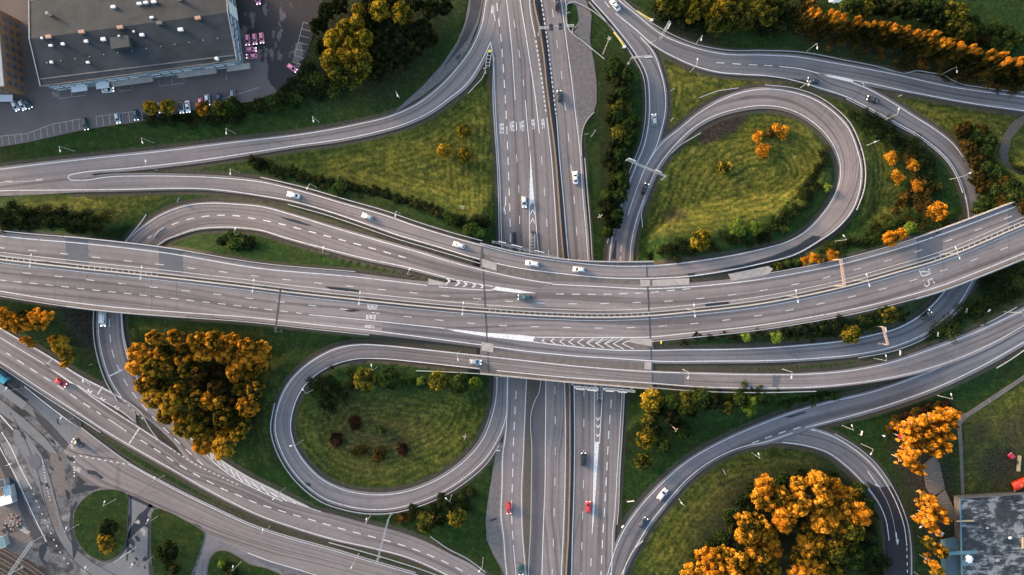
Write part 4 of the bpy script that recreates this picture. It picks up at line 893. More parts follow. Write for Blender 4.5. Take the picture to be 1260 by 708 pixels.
SOIL = [(.5, [(405,515),(440,500),(490,505),(525,530),(505,565),(450,572),(410,556)], 9), (.85, [(1200,560),(1225,545),(1262,540),(1262,600),(1230,604),(1203,596)], 5), (.8, [(1228,520),(1262,500),(1262,548),(1232,552)], 4), (.6, [(1190,525),(1225,500),(1232,545),(1205,560),(1190,600)], 4), (1.0, [(858,170),(870,155),(890,143),(915,138),(920,146),(906,161),(882,173),(866,178)], .8), (.9, [(800,22),(825,28),(860,40),(885,50),(870,54),(830,44)], 2.5),
        (.9, [(84,375),(122,378),(122,440),(110,440),(92,415)], 3), (.8, [(985,48),(1060,66),(1150,86),(1260,108),(1260,98),(1150,72),(1060,50),(1000,36)], 5),
        (.9, [(1095,540),(1120,545),(1150,560),(1172,580),(1176,690),(1150,700),(1130,640),(1105,580)], 4), (.5, [(225,450),(300,460),(310,520),(270,540),(225,500)], 8),
        (.8, [(1098,512),(1140,500),(1178,498),(1170,512),(1110,520)], 3), (.7, [(400,0),(560,0),(520,60),(470,110),(390,120),(380,70)], 10),
        (.8, [(736,66),(742,62),(747,66),(743,72)], 1.2), (.8, [(727,264),(735,261),(742,268),(733,274)], 1.2), (.5, [(742,80),(770,80),(770,200),(745,280)], 6),
        (.6, [(860,640),(900,590),(1000,575),(1070,590),(1080,712),(850,712)], 8), (.35, [(940,340),(1190,360),(1260,340),(1260,390),(1100,420),(900,420)], 6),
        (.9, [(818,262),(830,258),(842,262),(838,270),(822,272)], 2)]
for a, p, sft in SOIL: soil = np.maximum(soil, a * inside(p, sft))
nd = np.minimum(near, 60)
stripe = .5 + .5 * np.sin((nd + wob * 1.5) * 2 * math.pi / 2.3) * (1 - stripe_off)
F = []
ny, nx = GX.shape
ii = (np.arange(ny - 1)[:, None] * nx + np.arange(nx - 1)[None, :]).ravel()
quads = np.stack([ii, ii + 1, ii + 1 + nx, ii + nx], 1).astype(np.int32)
me = bpy.data.meshes.new('terrain'); me.vertices.add(gx.size); me.vertices.foreach_set('co', np.stack([gx, gy, hgt], 1).astype(np.float32).ravel())
me.loops.add(quads.size); me.loops.foreach_set('vertex_index', quads.ravel()); me.polygons.add(len(quads))
me.polygons.foreach_set('loop_start', np.arange(0, quads.size, 4, dtype=np.int32)); me.polygons.foreach_set('loop_total', np.full(len(quads), 4, np.int32))
me.update(); me.validate(); me.polygons.foreach_set('use_smooth', np.ones(len(quads), bool))
for nm, dat in (('dry', dry), ('soil', soil), ('stripe', stripe), ('near', nd / 60)):
    at = me.attributes.new(nm, 'FLOAT', 'POINT'); at.data.foreach_set('value', dat.astype(np.float32))
def m_ground():
    k = NT('meadow'); p = k.pos()
    n1 = k.noise(p, .045, 5, .62); n2 = k.noise(p, .35, 5, .65); n3 = k.noise(p, 2.2, 3, .7); n4 = k.noise(p, .12, 4, .6); n5 = k.noise(p, .9, 4, .7); nr = k.math('MULTIPLY', k.attr('near').outputs['Fac'], 60.0)
    grass = k.ramp(n2, [(.25, (.0062, .0165, .0032)), (.5, (.0115, .0300, .0048)), (.72, (.024, .054, .008))])
    grass = k.mix(k.ramp(n1, [(.42, 0.0), (.7, .55)]), grass, (.028, .030, .008))
    drycol = k.ramp(n2, [(.25, (.038, .050, .006)), (.5, (.098, .094, .012)), (.75, (.20, .155, .032))])
    st = k.attr('stripe').outputs['Fac']; dr = k.attr('dry').outputs['Fac']
    drm = k.math('MULTIPLY', dr, k.ramp(k.math('ADD', k.math('MULTIPLY', k.math('MULTIPLY', st, k.ramp(k.noise(p, .10, 4, .6), [(.40, .45), (.58, 1.0)])), .46), k.math('MULTIPLY', k.math('ADD', n4, n2), .58)), [(.46, .08), (.90, 1.0)]))
    col = k.mix(drm, grass, drycol)
    so_ = k.math('MULTIPLY', k.attr('soil').outputs['Fac'], k.ramp(n2, [(.3, .62), (.55, 1.0)]))
    col = k.mix(so_, col, k.ramp(n3, [(.3, (.014, .010, .008)), (.7, (.046, .032, .025))]))
    col = k.mix(1.0, col, k.ramp(n3, [(.25, .58), (.75, 1.42)]), 'MULTIPLY')
    col = k.mix(1.0, col, k.ramp(n5, [(.32, .55), (.5, 1.0), (.68, 1.55)]), 'MULTIPLY')
    edge = k.ramp(k.math('ADD', nr, k.math('MULTIPLY', k.math('SUBTRACT', n5, .5), 2.6)), [(0.0, .85), (.35, .7), (.75, 0.0)])
    col = k.mix(edge, col, k.ramp(n3, [(.3, (.032, .027, .020)), (.7, (.085, .072, .058))]))
    # fallen leaves and specks
    sp = k.ramp(k.noise(p, 3.5, 2, .5), [(.735, 0.0), (.76, .5)]); col = k.mix(sp, col, (.12, .075, .02))
    k.bump(k.noise(p, 2.0, 5, .7), .6, .25)
    return k.done(col, .95, 0, .15)
M['meadow'] = m_ground(); me.materials.append(M['meadow'])
terr = prop(link('ground', me), kind='structure')
# ------------------------------------------------------------------ guard rails
def guardrail(P, zf, label, group='galvanised guard rails along the ramps', name='guardrail', mat='steel', wd=.26, post=4.0, double=False, h=.72):
    P = spline(P, 3.0); z = zf(P) if callable(zf) else np.full(len(P), float(zf))
    mb = MB()
    for side in ((-.32, .32) if double else (0,)): beam_along(P, z, wd, h - .30, h, mb, side)
    C = wpts(P, z); q = np.r_[0, np.cumsum(np.linalg.norm(np.diff(C[:, :2], axis=0), axis=1))]
    for t in np.arange(.5, q[-1], post):
        x, y, zz = (np.interp(t, q, C[:, k]) for k in range(3)); mb.box((x, y, zz + h / 2 - .25), (.12, .12, h + .45))
    c = C[len(C) // 2]; mb.v = [(a - c[0], b - c[1], d - c[2]) for a, b, d in mb.v]
    o = mb.build(name, M[mat]); o.location = c; return prop(o, label, 'guard rail', group)
def gz(P):   # rail standing on the terrain
    out = []
    for p in np.atleast_2d(P): out.append(on_ground(p[0], p[1]).z)
    return np.array(out)
R_ = ROADS
up = lambda r: R_[r].z
guardrail(offs(spline(EW_N[:6], 6), -6.5), up('motorway_overpass_road'), 'guard rail along the upper shoulder of the motorway, west of the overpass')
guardrail(offs(spline(EW_S[:7], 6), 5.6), up('motorway_overpass_road'), 'guard rail along the lower shoulder of the motorway, west of the overpass')
guardrail(offs(spline(EW_S[11:], 6), 5.6), up('motorway_overpass_road'), 'guard rail along the lower shoulder of the motorway, east of the overpass')
guardrail(offs(spline(EW_N[14:], 6), -6.0), up('motorway_overpass_road'), 'guard rail along the upper shoulder of the motorway, east of the overpass')
guardrail(offs(spline(A_up[6:13], 6), -5.5), up('loop_ramp_north'), 'guard rail between the long north-west ramp and the grassy triangle')
guardrail(offs(spline(A_lo[8:14], 6), 5.0), up('loop_ramp_north'), 'guard rail between the two long ramps west of the overpass')
guardrail(offs(spline(A_lo[24:33], 6), 4.6), up('loop_ramp_north'), 'guard rail round the outer edge of the northern loop ramp')
guardrail([(826,189),(838,178),(850,171),(862,164)], gz, 'short guard rail inside the northern loop beside the bare soil')
guardrail([(792,247),(789,262),(790.5,280)], gz, 'short bent guard rail inside the northern loop by its entry')
guardrail([(860,121),(882,113),(908,109)], gz, 'short guard rail on the dry meadow above the northern loop')
guardrail([(744,-24),(768,2),(790,20.5),(820,40),(855,55),(895,62.5),(940,63),(985,65),(1040,75),(1080,83),(1104,89.5),(1113,91),(1125,88),(1145,90.5),(1160,93),(1168,98),(1180,103.5),(1205,108),(1262,115)], gz, 'long guard rail along the upper side of the north-east road with a bulge')
guardrail(offs(spline(D_L[:11], 6), 5.0), gz, 'guard rail on the hedge side of the two-lane slip road')
guardrail(offs(spline(F_L[2:10], 6), 3.2), gz, 'guard rail on the inner side of the curve before the eastern underpass')
guardrail(offs(spline(F_R[14:19], 6), -4.6), up('exit_ramp_east'), 'guard rail round the outer bend of the exit ramp below the motorway')
guardrail([(1132,415),(1142,409),(1154,402)], gz, 'short guard rail on the bank beside the exit ramp')
guardrail(offs(spline(G_up[19:33], 6), 5.0), up('loop_ramp_south'), 'guard rail round the outer edge of the southern loop ramp')
guardrail([(512,456.2),(548,457.5),(590,459.8)], up('loop_ramp_south'), 'guard rail on the inner edge of the southern loop near the overpass')
guardrail(offs(spline(G_lo[5:9], 6), -5.4)[::1], up('loop_ramp_south'), 'guard rail on the lower edge of the south-east road by the bushes')
guardrail(offs(spline(C_L[4:9], 6), 5.4), gz, 'guard rail on the outer side of the slip road past the white van')
guardrail([(150.6,379),(153.5,413),(160,440)], gz, 'guard rail between the slip road and the orange wood')
guardrail([(150,489.3),(168,501.5),(175,508),(178,514),(186,528),(200,546)], 0.0, 'guard rail on the narrow gore between bus lane and slip road')
guardrail(offs(spline(B_lo[:5], 6), 4.0), gz, 'guard rail on the lower shoulder of the south-west motorway above the dark lane')
guardrail(offs(spline(SV_up, 6), -3.0), gz, 'guard rail between the service road and the narrow verge')
guardrail([(405,667),(440,676.5),(480,688),(515,699),(540,708)], gz, 'thin guard rail on the verge below the south-west motorway')
guardrail([(530,660),(552,675),(575,687),(598,704)], gz, 'guard rail on the meadow corner beside the south-west motorway')
guardrail([(608,72),(606.5,112),(609.2,166),(611.8,204),(613.2,240),(614.4,300)], gz, 'guard rail on the west shoulder of the north-south motorway above the overpass')
guardrail([(576,116),(585,106),(594,96),(597,88)], gz, 'short bent guard rail beside the lattice mast at the gore')
guardrail([(719.3,195),(722.9,240),(726.4,283),(728.6,320)], gz, 'guard rail between the northbound lanes and the hedge above the overpass')
guardrail([(715.5,192),(715.2,172),(718.6,155),(723,147),(731,138.5)], gz, 'curved guard rail end at the lower tip of the gravel lay-by')
guardrail([(695.7,1.4),(696.5,16),(697,28.6),(700,37),(718.6,53),(743.6,73.6)], gz, 'slanting guard rail across the gravel lay-by')
guardrail([(697.4,14),(697,6.5),(703,3.6),(718.6,8.6),(740,22.9),(751.4,33.6),(760,44)], gz, 'hooked guard rail round the top of the grass patch by the lay-by')
guardrail([(612.5,462),(612,474),(610.5,490)], gz, 'short guard rail where the southern loop leaves the motorway')
guardrail([(665.7,463.6),(664.6,474),(662.9,483.6),(658,493),(655,502),(654.3,555),(653.6,611),(652.9,650),(650.7,692),(650,720)], 0.0, 'guard rail with a kink between the median strip and the service lane')
guardrail([(768.3,482),(765,540),(762.4,583),(760.6,628),(759,645)], gz, 'guard rail on the east shoulder of the northbound lanes below the overpass')
guardrail([(791,665),(783,672),(775,684),(768,700),(766,714)], gz, 'short curved guard rail inside the bend of the south-east slip road')
guardrail([(1225,453),(1240,444),(1262,429)], gz, 'guard rail on the grass below the slip road at the eastern edge')
guardrail([(1206,401),(1225,392),(1250,378)], gz, 'thin guard rail on the bank above the south-east road')
guardrail(offs(spline(Q_out[2:10], 6), -4.2), gz, 'guard rail on the outer side of the dark branch road')
guardrail([(190,292),(196,285),(203,280)], gz, 'short pale barrier beside the western ramp')
guardrail([(152,302),(163,288),(173,276),(181,264)], gz, 'slanting barrier on the grass beside the western ramp mouth')
for P, lab in (([(782.7,14),(792,20),(801.5,25.6)], 'yellow guard rail end on the grass above the north-east road'), ([(755,40.5),(762,49.5),(768,58.5)], 'yellow guard rail end on the grass left of the fork')):
    guardrail(P, gz, lab, None, 'guardrail', 'yellow_metal', .4)
    e = on_ground(*P[-1]); mb = MB(); mb.box((e.x, e.y, e.z + .5), (1.1, .9, .9)); 
    prop(mb.build('rail_terminal', M['white_metal']), 'white end block of the ' + ('upper' if P[0][1] < 30 else 'lower') + ' yellow guard rail at the fork', 'rail end')
guardrail([(656.4,-20),(656.8,0),(664.3,38.6),(670,78.6),(672,100),(675.7,130.7),(682.9,188),(687,240),(690.7,290),(693.3,320),(700.6,470),(701.2,526),(701,583),(699.6,640),(698.9,664),(697,692),(696,740)], 0.0, 'long brown median barrier of the north-south motorway', None, 'median_barrier', 'rail_brown', .55, 5)
for sgn, lab in ((-2.1, 'pale median barrier of the overpass road, westbound side'), (2.0, 'pale median barrier of the overpass road, eastbound side')):
    guardrail(offs(med, sgn), DZ, lab, 'median barriers of the overpass road', 'median_barrier', 'cream_rail' if sgn > 0 else 'steel', .5 if sgn > 0 else .34, 5)
mbx = MB(); C = wpts(med, DZ); V, F_ = ribbon(C, .62, .02); mbx.add(V.tolist(), upward(V, F_)); prop(mbx.build('median_strip', M['gravel_median'], ew.o), kind='structure')
mbx = MB()
for a, b in ((8, 46), (95, 195), (602, 800), (1150, 1300)):
    for x in np.arange(a, b, 7.0):
        p, n2 = np.array([x, np.interp(x, *med.T)]), None
        q = (*W(x, p[1] - 2.1, DZ + .62), DZ + .62), (*W(x + .8, p[1] + 2.1, DZ + .62), DZ + .62); mbx.bar(q[0], q[1], .22, .12)
cb = mbx.build('barrier_braces', M['steel']); prop(cb, 'ladder of cross braces between the two median barriers of the overpass road', 'barrier brace')

# ------------------------------------------------------------------ street lamps
def lamp_meshes(h=9.0, arm=1.5, double=False):
    heads = []
    p = MB(); p.tube((0, 0, 0), (0, 0, h), .115, .07, 8); p.tube((0, 0, 0), (0, 0, .9), .19, .17, 8)
    a = MB()
    for s_ in ((1, -1) if double else (1,)):
        a.tube((0, 0, h - .05), (s_ * arm, 0, h + .25), .07, .055, 6)
        x = s_ * (arm + .42); hd = MB(); heads.append(hd)
        hd.box((x, 0, h + .28), (.92, .42, .10), mi=0); hd.box((x, 0, h + .36), (.78, .34, .08), mi=0, taper=.7); hd.box((x + s_ * .1, 0, h + .21), (.6, .3, .05), mi=1)
    return p.mesh('pole', [M['steel']]), a.mesh('arm', [M['steel']]), [q.mesh('lamp_head', [M['white_metal'], M['lens']]) for q in heads]
M['lens'] = m_plain('lamp_lens', (.6, .6, .58), .25)
LM = {False: lamp_meshes(), True: lamp_meshes(10.0, 1.6, True)}
STN = [(r.C[::3], r.zc[::3]) for r in ROADS.values()]
def lamp(px, py, label, z=None, double=False, rz=None, group='street lamps along the ramps'):
    if z is None: loc = on_ground(px, py)
    else: loc = W3(px, py, z)
    if rz is None:
        best = min(((np.hypot(C[:, 0] - px, C[:, 1] - py).min(), C[np.hypot(C[:, 0] - px, C[:, 1] - py).argmin()]) for C, _ in STN), key=lambda t: t[0])[1]
        rz = math.atan2(-(best[1] - py), best[0] - px)
    o = empty('street_lamp', loc, rz, label, 'street lamp', group)
    link('pole', LM[double][0], o); link('arm', LM[double][1], o)
    for q in LM[double][2]: link('lamp_head', q, o)
    return o
LAMPS = [(91.5,186,'street lamp on the verge below the parking bays, westernmost of its row'),(189.4,176,'street lamp on the verge below the two yellow trees of the parking yard'),(290,164.7,'street lamp on the verge below the orange tree of the parking yard'),
 (194.5,209.8,'street lamp in the thin grass wedge west of the grassy triangle'),(294.9,212.9,'street lamp beside the round bush at the tip of the grassy triangle'),(392.6,150.5,'street lamp on the dark grass below the yellow tree group'),(491.8,120.7,'street lamp beside the lower end of the old dark carriageway'),
 (389.6,230.7,'street lamp on the verge under the long hedge, left of the round bush in it'),(492.5,263,'street lamp on the verge under the middle of the long hedge'),(404.6,312.5,'street lamp in the grass wedge between western ramp and motorway'),(505.7,338,'street lamp at the pointed end of the grass wedge before the gore chevrons'),
 (300,290,'street lamp standing in the dark bush inside the western ramp'),(856.4,54,'street lamp behind the guard rail under the olive trees, first past the fork'),(849.5,89,'street lamp at the tip of the dry meadow below the fork'),(992.6,63.5,'street lamp behind the guard rail under the start of the poplar row'),
 (1158.6,91.5,'street lamp beside the bulge of the long guard rail'),(985.2,108,'street lamp between northern loop and north-east road near the dark car'),(1088,148,'street lamp inside the bend of the branch road, near the black car'),(1067,179,'street lamp on the grass just outside the northern loop'),
 (1168.8,221,'street lamp inside the bend shortly before the eastern underpass'),(1028,297,'street lamp in the hedge beside the motorway below the northern loop'),(840.6,455,'street lamp on the grass strip between exit ramp and south-east road, nearest the overpass'),
 (962.9,454.5,'street lamp on the grass strip near the dark resurfaced band'),(1075.2,441,'street lamp on the grass strip below the slim orange gantry'),(1235.6,384,'street lamp on the bank at the eastern edge above the south-east road'),(1153.5,486.7,'street lamp on the grass above the orange aspens'),
 (1036,523.6,'street lamp by the gore where the dark branch road begins'),(1059.5,546.3,'street lamp outside the first bend of the dark branch road'),(1120.5,636,'street lamp between the dark branch road and the lower aspens'),(925,557.2,'street lamp inside the southern bend, on the grass above the orange wood'),
 (835.6,614.4,'street lamp on the meadow inside the bend beside the white car'),(463.8,452.4,'street lamp inside the southern loop between the first two round bushes'),(385,480,'street lamp inside the southern loop beside its dark thicket'),(565,433.5,'street lamp behind the round bushes near the overpass in the southern loop'),
 (373.5,541.2,'street lamp on the inner western edge of the southern loop'),(350.7,600.4,'street lamp between hatched shoulder and southern loop'),(455.7,634.8,'street lamp between southern loop and south-west motorway'),(332.4,647.5,'street lamp on the verge beside the service road, left of the gantry'),
 (441.7,681,'street lamp on the verge beside the service road, beside the gantry foot'),(556,608.8,'street lamp above the round green bush south of the loop'),(594.7,686,'street lamp at the lowest corner of the meadow beside the gravel lay-by'),(25.7,478,'street lamp beside the white shelter roof'),
 (91.4,514.3,'street lamp at the start of the narrow verge above the blue car'),(202.6,585.2,'street lamp on the narrow verge above the oval island'),(143.6,614,'street lamp in the upper part of the oval grass island'),(194.5,635.3,'street lamp at the corner of the second grass island'),
 (97.9,645,'street lamp at the left rim of the oval grass island'),(297,691.2,'street lamp on the third grass island by the little yellow bush'),(28,566,'street lamp beside the rounded platform end'),(121,692,'street lamp below the oval grass island'),(176,688,'street lamp beside the tall thin mast'),(1125,704,'street lamp behind the lowest aspen')]
for a in LAMPS: lamp(*a)
for x, lab in ((52.5,'first double lamp of the motorway median from the western edge'),(185,'second double lamp of the motorway median, above the western underpass'),(319.5,'double lamp of the motorway median above the orange wood'),(447,'double lamp of the median beside the painted lane letters'),
               (571,'double lamp of the median just west of the expansion joint'),(849,'double lamp of the median just east of the overpass'),(972,'double lamp of the median above the exit ramp'),(1057,'double lamp of the median beside the slim orange-brown gantry'),(1164.5,'double lamp of the median next to the white lane marks')):
    y = np.interp(x, *med.T); t = math.atan2(-(np.interp(x + 5, *med.T) - np.interp(x - 5, *med.T)), 10)
    lamp(x * .985 + 630 * .015, y - 1.0 + (354 - y) * .0, lab, DZ, True, t + math.pi / 2, 'double-armed lamps on the motorway median')

# ------------------------------------------------------------------ gantries, masts and signs
M['sign_blue'] = m_plain('sign_blue', (.03, .07, .16), .5); M['sign_back'] = m_plain('sign_back', (.30, .31, .32), .5, .2); M['sunlit_steel'] = m_plain('sunlit_steel', (.42, .30, .24), .6, .1); M['black'] = m_plain('black_plastic', (.012, .012, .014), .5)  # last steel tone has the orange of the low sun put into its colour
def truss(mb, p, q, wd=.7, ht=.7, n=None):
    p, q = Vector(p), Vector(q); d = q - p; L = d.length; x = d.normalized(); y = Vector((-x.y, x.x, 0)); n = n or max(3, int(L / 1.2))
    for a in (-1, 1):
        for b in (0, 1): o_ = y * (a * wd / 2) + Vector((0, 0, b * ht)); mb.bar(p + o_, q + o_, .12, .12)
    for i in range(n):
        t0, t1 = p + d * (i / n), p + d * ((i + 1) / n); s_ = 1 if i % 2 else -1
        for b in (0, 1): mb.bar(t0 + y * (s_ * wd / 2) + Vector((0, 0, b * ht)), t1 - y * (s_ * wd / 2) + Vector((0, 0, b * ht)), .08, .08)
        for a in (-1, 1): mb.bar(t0 + y * (a * wd / 2), t1 + y * (a * wd / 2) + Vector((0, 0, ht)), .07, .07)
def gantry(p0, p1, z0, h, label, signs=(), feet=(1, 1), mat='steel', wd=.7, face=1, lights=False):
    """posts under the two visible beam ends, truss between them, sign boards hung on it"""
    a, b = W3(*p0, z0 + h), W3(*p1, z0 + h); c = (a + b) / 2; c.z = z0
    o = empty('sign_gantry', c, 0, label, 'gantry', 'gantries across the carriageways')
    mb = MB(); truss(mb, a - c, b - c, wd, .6); mb.build('beam', M[mat], o)
    for e, f in ((a, feet[0]), (b, feet[1])):
        if f:
            mb = MB(); zg = ground(e.x, e.y) if z0 < 1 else z0; mb.tube(Vector((e.x - c.x, e.y - c.y, zg - z0 - .1)), Vector((e.x - c.x, e.y - c.y, h + .5)), .22, .18, 8); mb.box((e.x - c.x, e.y - c.y, zg - z0 + .15), (.9, .9, .4)); mb.build('post', M[mat], o)
    d = (b - a); L = d.length; x = d.normalized(); y = Vector((-x.y, x.x, 0)) * face; ang = math.atan2(x.y, x.x)
    for t, wdt, ht in signs:
        mb = MB(); pc = a + d * t - c + y * .62 + Vector((0, 0, .1)); mb.box(pc, (wdt, .16, ht), ang, 0); mb.box(pc + y * .09, (wdt * .96, .03, ht * .94), ang, 1)
        mb.box(pc + Vector((0, 0, ht / 2 + .06)), (wdt, .26, .1), ang, 2)
        sb = mb.build('sign_board', [M['sign_back'], M['sign_blue'], M['white_metal']], o)
    return o
g = gantry((664,35),(706,32), 0, 6.6, 'signal gantry with four black signal boxes over the northbound lanes', (), (1, 1))
for px, py in ((678,32),(678.4,36.6),(689.5,30.8),(689.8,35.4)):
    p = W3(px, py, 7.2); mb = MB(); mb.box(p - g.location, (1.45, .85, 1.1)); mb.box(p - g.location + Vector((0, -.46 if py > 33 else .46, 0)), (1.1, .06, .8), mi=1); mb.build('signal_box', [M['black'], M['sign_back']], g)
gantry((771,196.5),(819.5,217.5), 0, 7.0, 'pale truss gantry across the two-lane slip road beside the northern loop', ((.12, 3, 1.6), (.78, 2.6, 1.4)), (1, 1), 'sign_back', .55)
gantry((1034,319.5),(1038.6,352), DZ, 6.5, 'orange-lit gantry over the westbound lanes east of the overpass', (), (1, 1), 'sunlit_steel', .7)
gantry((1086,402.5),(1092,424.5), 3.0, 6.0, 'slim orange-brown gantry over the exit ramp', ((.15, 1.6, 1.2),), (1, 1), 'sunlit_steel', .55)
gantry((345.6,356.5),(339,409), DZ - .6, 6.4, 'dark slim gantry over the eastbound lanes west of the overpass', (), (1, 1), 'steel_dark', .36)
gantry((478,639),(463,694), 0, 6.6, 'thin gantry over the south-west motorway and its verge', (), (1, 1), 'sign_back', .5)
gantry((606,297.5),(688,318), 0, 6.9, 'long truss gantry over the southbound lanes, close to the overpass', ((.14, 3.0, 1.8), (.36, 4.2, 2.0), (.70, 3.6, 1.8)), (1, 1), 'sign_back', .6)
gantry((706.5,476),(736,479), 0, 7.0, 'sign gantry with white lamp bars over the northbound lanes, under the lower parapet', ((.25, 3.4, 2), (.74, 3.4, 2)), (1, 1), 'white_metal', .7, -1)
gantry((742.5,478.5),(781,481.5), 0, 7.0, 'sign gantry with white lamp bars over the outer lanes beside the yellow tree', ((.2, 3, 2), (.6, 3.4, 2)), (1, 1), 'white_metal', .7, -1)
gantry((824,27),(812,48.5), 0, 7.0, 'half gantry reaching over the north-east road from its verge', ((.25, 2.4, 1.4),), (1, 0), 'steel', .8)
gantry((777,71.5),(801,69.2), 0, 6.4, 'cantilever arm with a black-faced board over the fork', ((.86, 2.9, 1.3),), (1, 0), 'steel', .4, -1)
def mast(px, py, h, label, mat='steel', r=.16, heads=0, z=None, cross=False):
    loc = on_ground(px, py); o = empty('mast', loc, 0, label, 'mast'); mb = MB(); mb.tube((0, 0, -.1), (0, 0, h), r, r * .55, 8); mb.build('pole', M[mat], o)
    if heads:
        mb = MB()
        for i in range(heads):
            a = i * 2 * math.pi / heads + .4; mb.bar((0, 0, h), (.34 * math.cos(a), .34 * math.sin(a), h + .15), .08, .08); mb.box((.5 * math.cos(a), .5 * math.sin(a), h + .2), (.42, .34, .2), a)
        mb.build('floodlight_head', M[mat], o)
    return o
mast(742, 67, 17, 'tall floodlight mast on a bare earth patch between lay-by and fork', 'cream_rail', .22, 4)
mast(571, 258, 8, 'short mast with floodlights in the lower corner of the grassy triangle', 'cream_rail', .18, 3)
mast(824, 522, 10, 'orange-lit floodlight mast among the dark round bushes', 'sunlit_steel', .2, 3)
mast(736, 268, 7, 'short floodlight mast on brown earth beside the northbound lanes', 'cream_rail', .18, 3)
mast(573, 534, 6, 'short floodlight mast inside the southern loop', 'cream_rail', .18, 3)
mast(168, 673, 15, 'tall thin white mast between the two grass islands', 'white_metal', .14)
mast(190, 684, 9, 'bare timber pole at the edge of the second grass island', 'sunlit_steel', .16)
mast(598, 91, 7, 'lattice mast with floodlights at the gore beside the road ladder', 'cream_rail', .2, 2)
def roadsign(px, py, label, wdt=1.6, ht=1.4, h=2.6, rz=0.0, mat='white_metal', n=1):
    loc = on_ground(px, py); o = empty('road_sign', loc, rz, label, 'road sign'); 
    for s_ in ((-.45, .45) if wdt > 1.2 else (0,)):
        mb = MB(); mb.tube((s_ * wdt, 0, -.1), (s_ * wdt, 0, h), .06, .06, 6); mb.build('post', M['steel'], o)
    for i in range(n):
        mb = MB(); mb.box((0, -.1, h - ht / 2 - i * ht * 1.05), (wdt, .08, ht)); mb.box((0, -.15, h - ht / 2 - i * ht * 1.05), (wdt * .92, .02, ht * .9), mi=1); mb.build('sign_board', [M[mat], M['sign_blue']], o)
    return o
roadsign(729, 166, 'tilted white road sign on the grass beside the hedge and northbound lanes', 2.6, 2.2, 3.6, 1.0)
roadsign(721, 166, 'low white marker sign on the tip of the grass by the lay-by', 1.2, 1.0, 2.0, .2)
for px, py, lab, rz, w_ in ((699, 18, 'small white sign behind the rail above the signal gantry', .3, 1.2), (709, 34, 'pair of small white plates at the foot of the signal gantry', .9, 1.6), (826, 112, 'small white sign on the dry meadow beside the slip road', .6, 1.4), (826, 148, 'small white sign at the lower corner of the dry meadow', .8, 1.3),
    (803, 53, 'white marker at the nose of the fork', .4, 1.5), (1062, 104, 'white marker at the nose of the eastern gore', -.5, 1.2), (1105, 119, 'small sign on the meadow beside the eastern gore', .5, 1.0), (890, 580, 'thin white sign on the meadow inside the southern bend', -1.1, 1.8), (1104, 434, 'white sign plate on the grass strip right of the exit ramp gantry', 1.5, 2.0),
    (1150, 411, 'white sign plate on the bank beside the exit ramp bend', 1.4, 1.8), (1185, 382, 'white sign plate on the bushy bank near the eastern underpass', 1.4, 1.8), (775, 615, 'grey sign board on the grass beside the northbound lanes', .1, 2.8), (812, 421, 'yellow marker plate at the grass tip east of the overpass', 1.4, 1.0), (1057, 532, 'white sign plate by the nose of the dark branch road', 1.3, 1.8),
    (613, 553, 'small white sign in the narrow gore below the southern loop', .1, 1.4), (765, 646, 'pale marker post at the nose of the south-east slip road', .8, 1.2), (222, 247, 'thin white sign on the verge above the western ramp', 1.3, 1.6), (115, 448, 'small white sign beside the slip road guard rail', .3, .9), (1213, 382, 'white plate at the far eastern bank', .9, 1.2)):
    roadsign(px, py, lab, w_, 1.0, 2.3, rz, 'yellow_metal' if 'yellow' in lab else 'white_metal')
for i, (px, py, col, lab) in enumerate(((1089.5,531,'red_paint','round red-topped sign pole beside the orange aspens'),)):
    M['red_paint'] = m_plain('red_paint', (.55, .04, .03), .5); loc = on_ground(px + 8, py + 2); o = empty('road_sign', loc, 0, lab, 'road sign'); mb = MB(); mb.tube((0, 0, 0), (0, 0, 5.2), .09, .07, 8); mb.build('post', M['white_metal'], o); mb = MB(); mb.tube((0, 0, 5.1), (0, 0, 5.25), .75, .75, 16); mb.build('sign_board', M['red_paint'], o)
for i, (px, py) in enumerate(((1094,526),(1097,522),(1101,524),(1086,536))):
    loc = on_ground(px, py); mb = MB(); mb.tube((0, 0, 0), (0, 0, 1.1), .22, .18, 8); mb.box((0, 0, 1.2), (.7, .7, .3)); o = mb.build('marker_post', M['white_metal']); o.location = loc
    prop(o, 'white marker post in a loose cluster left of the orange aspens', 'marker post', 'white posts beside the aspens')
# ladder-like crash cushions at the gores
def cushion(px, py, L, rz, label):
    loc = W3(px, py, .02); o = empty('crash_cushion', loc, rz, label, 'crash cushion')
    for s_ in (-.75, .75): mb = MB(); mb.bar((-L/2, s_, .55), (L/2, s_, .55), .14, .3); mb.build('side_rail', M['white_metal'], o)
    for i in range(int(L / 1.3)): mb = MB(); mb.bar((-L/2 + .4 + i*1.3, -.7, .5), (-L/2 + .4 + i*1.3, .7, .5), .16, .5); mb.build('cross_bar', M['steel'], o)
    mb = MB(); mb.box((L/2 + .4, 0, .5), (.8, 1.3, .9)); mb.build('nose', M['yellow_metal'] if 'yellow' in label else M['steel_dark'], o)
cushion(601, 74, 5.6, 1.42, 'ladder-like crash cushion with a yellow nose at the upper gore'); cushion(655.6, 299, 7.5, 1.57, 'ladder-like crash cushion at the chevron gore above the overpass'); cushion(737, 484, 5.5, -1.55, 'ladder-like crash cushion between the lanes below the overpass')
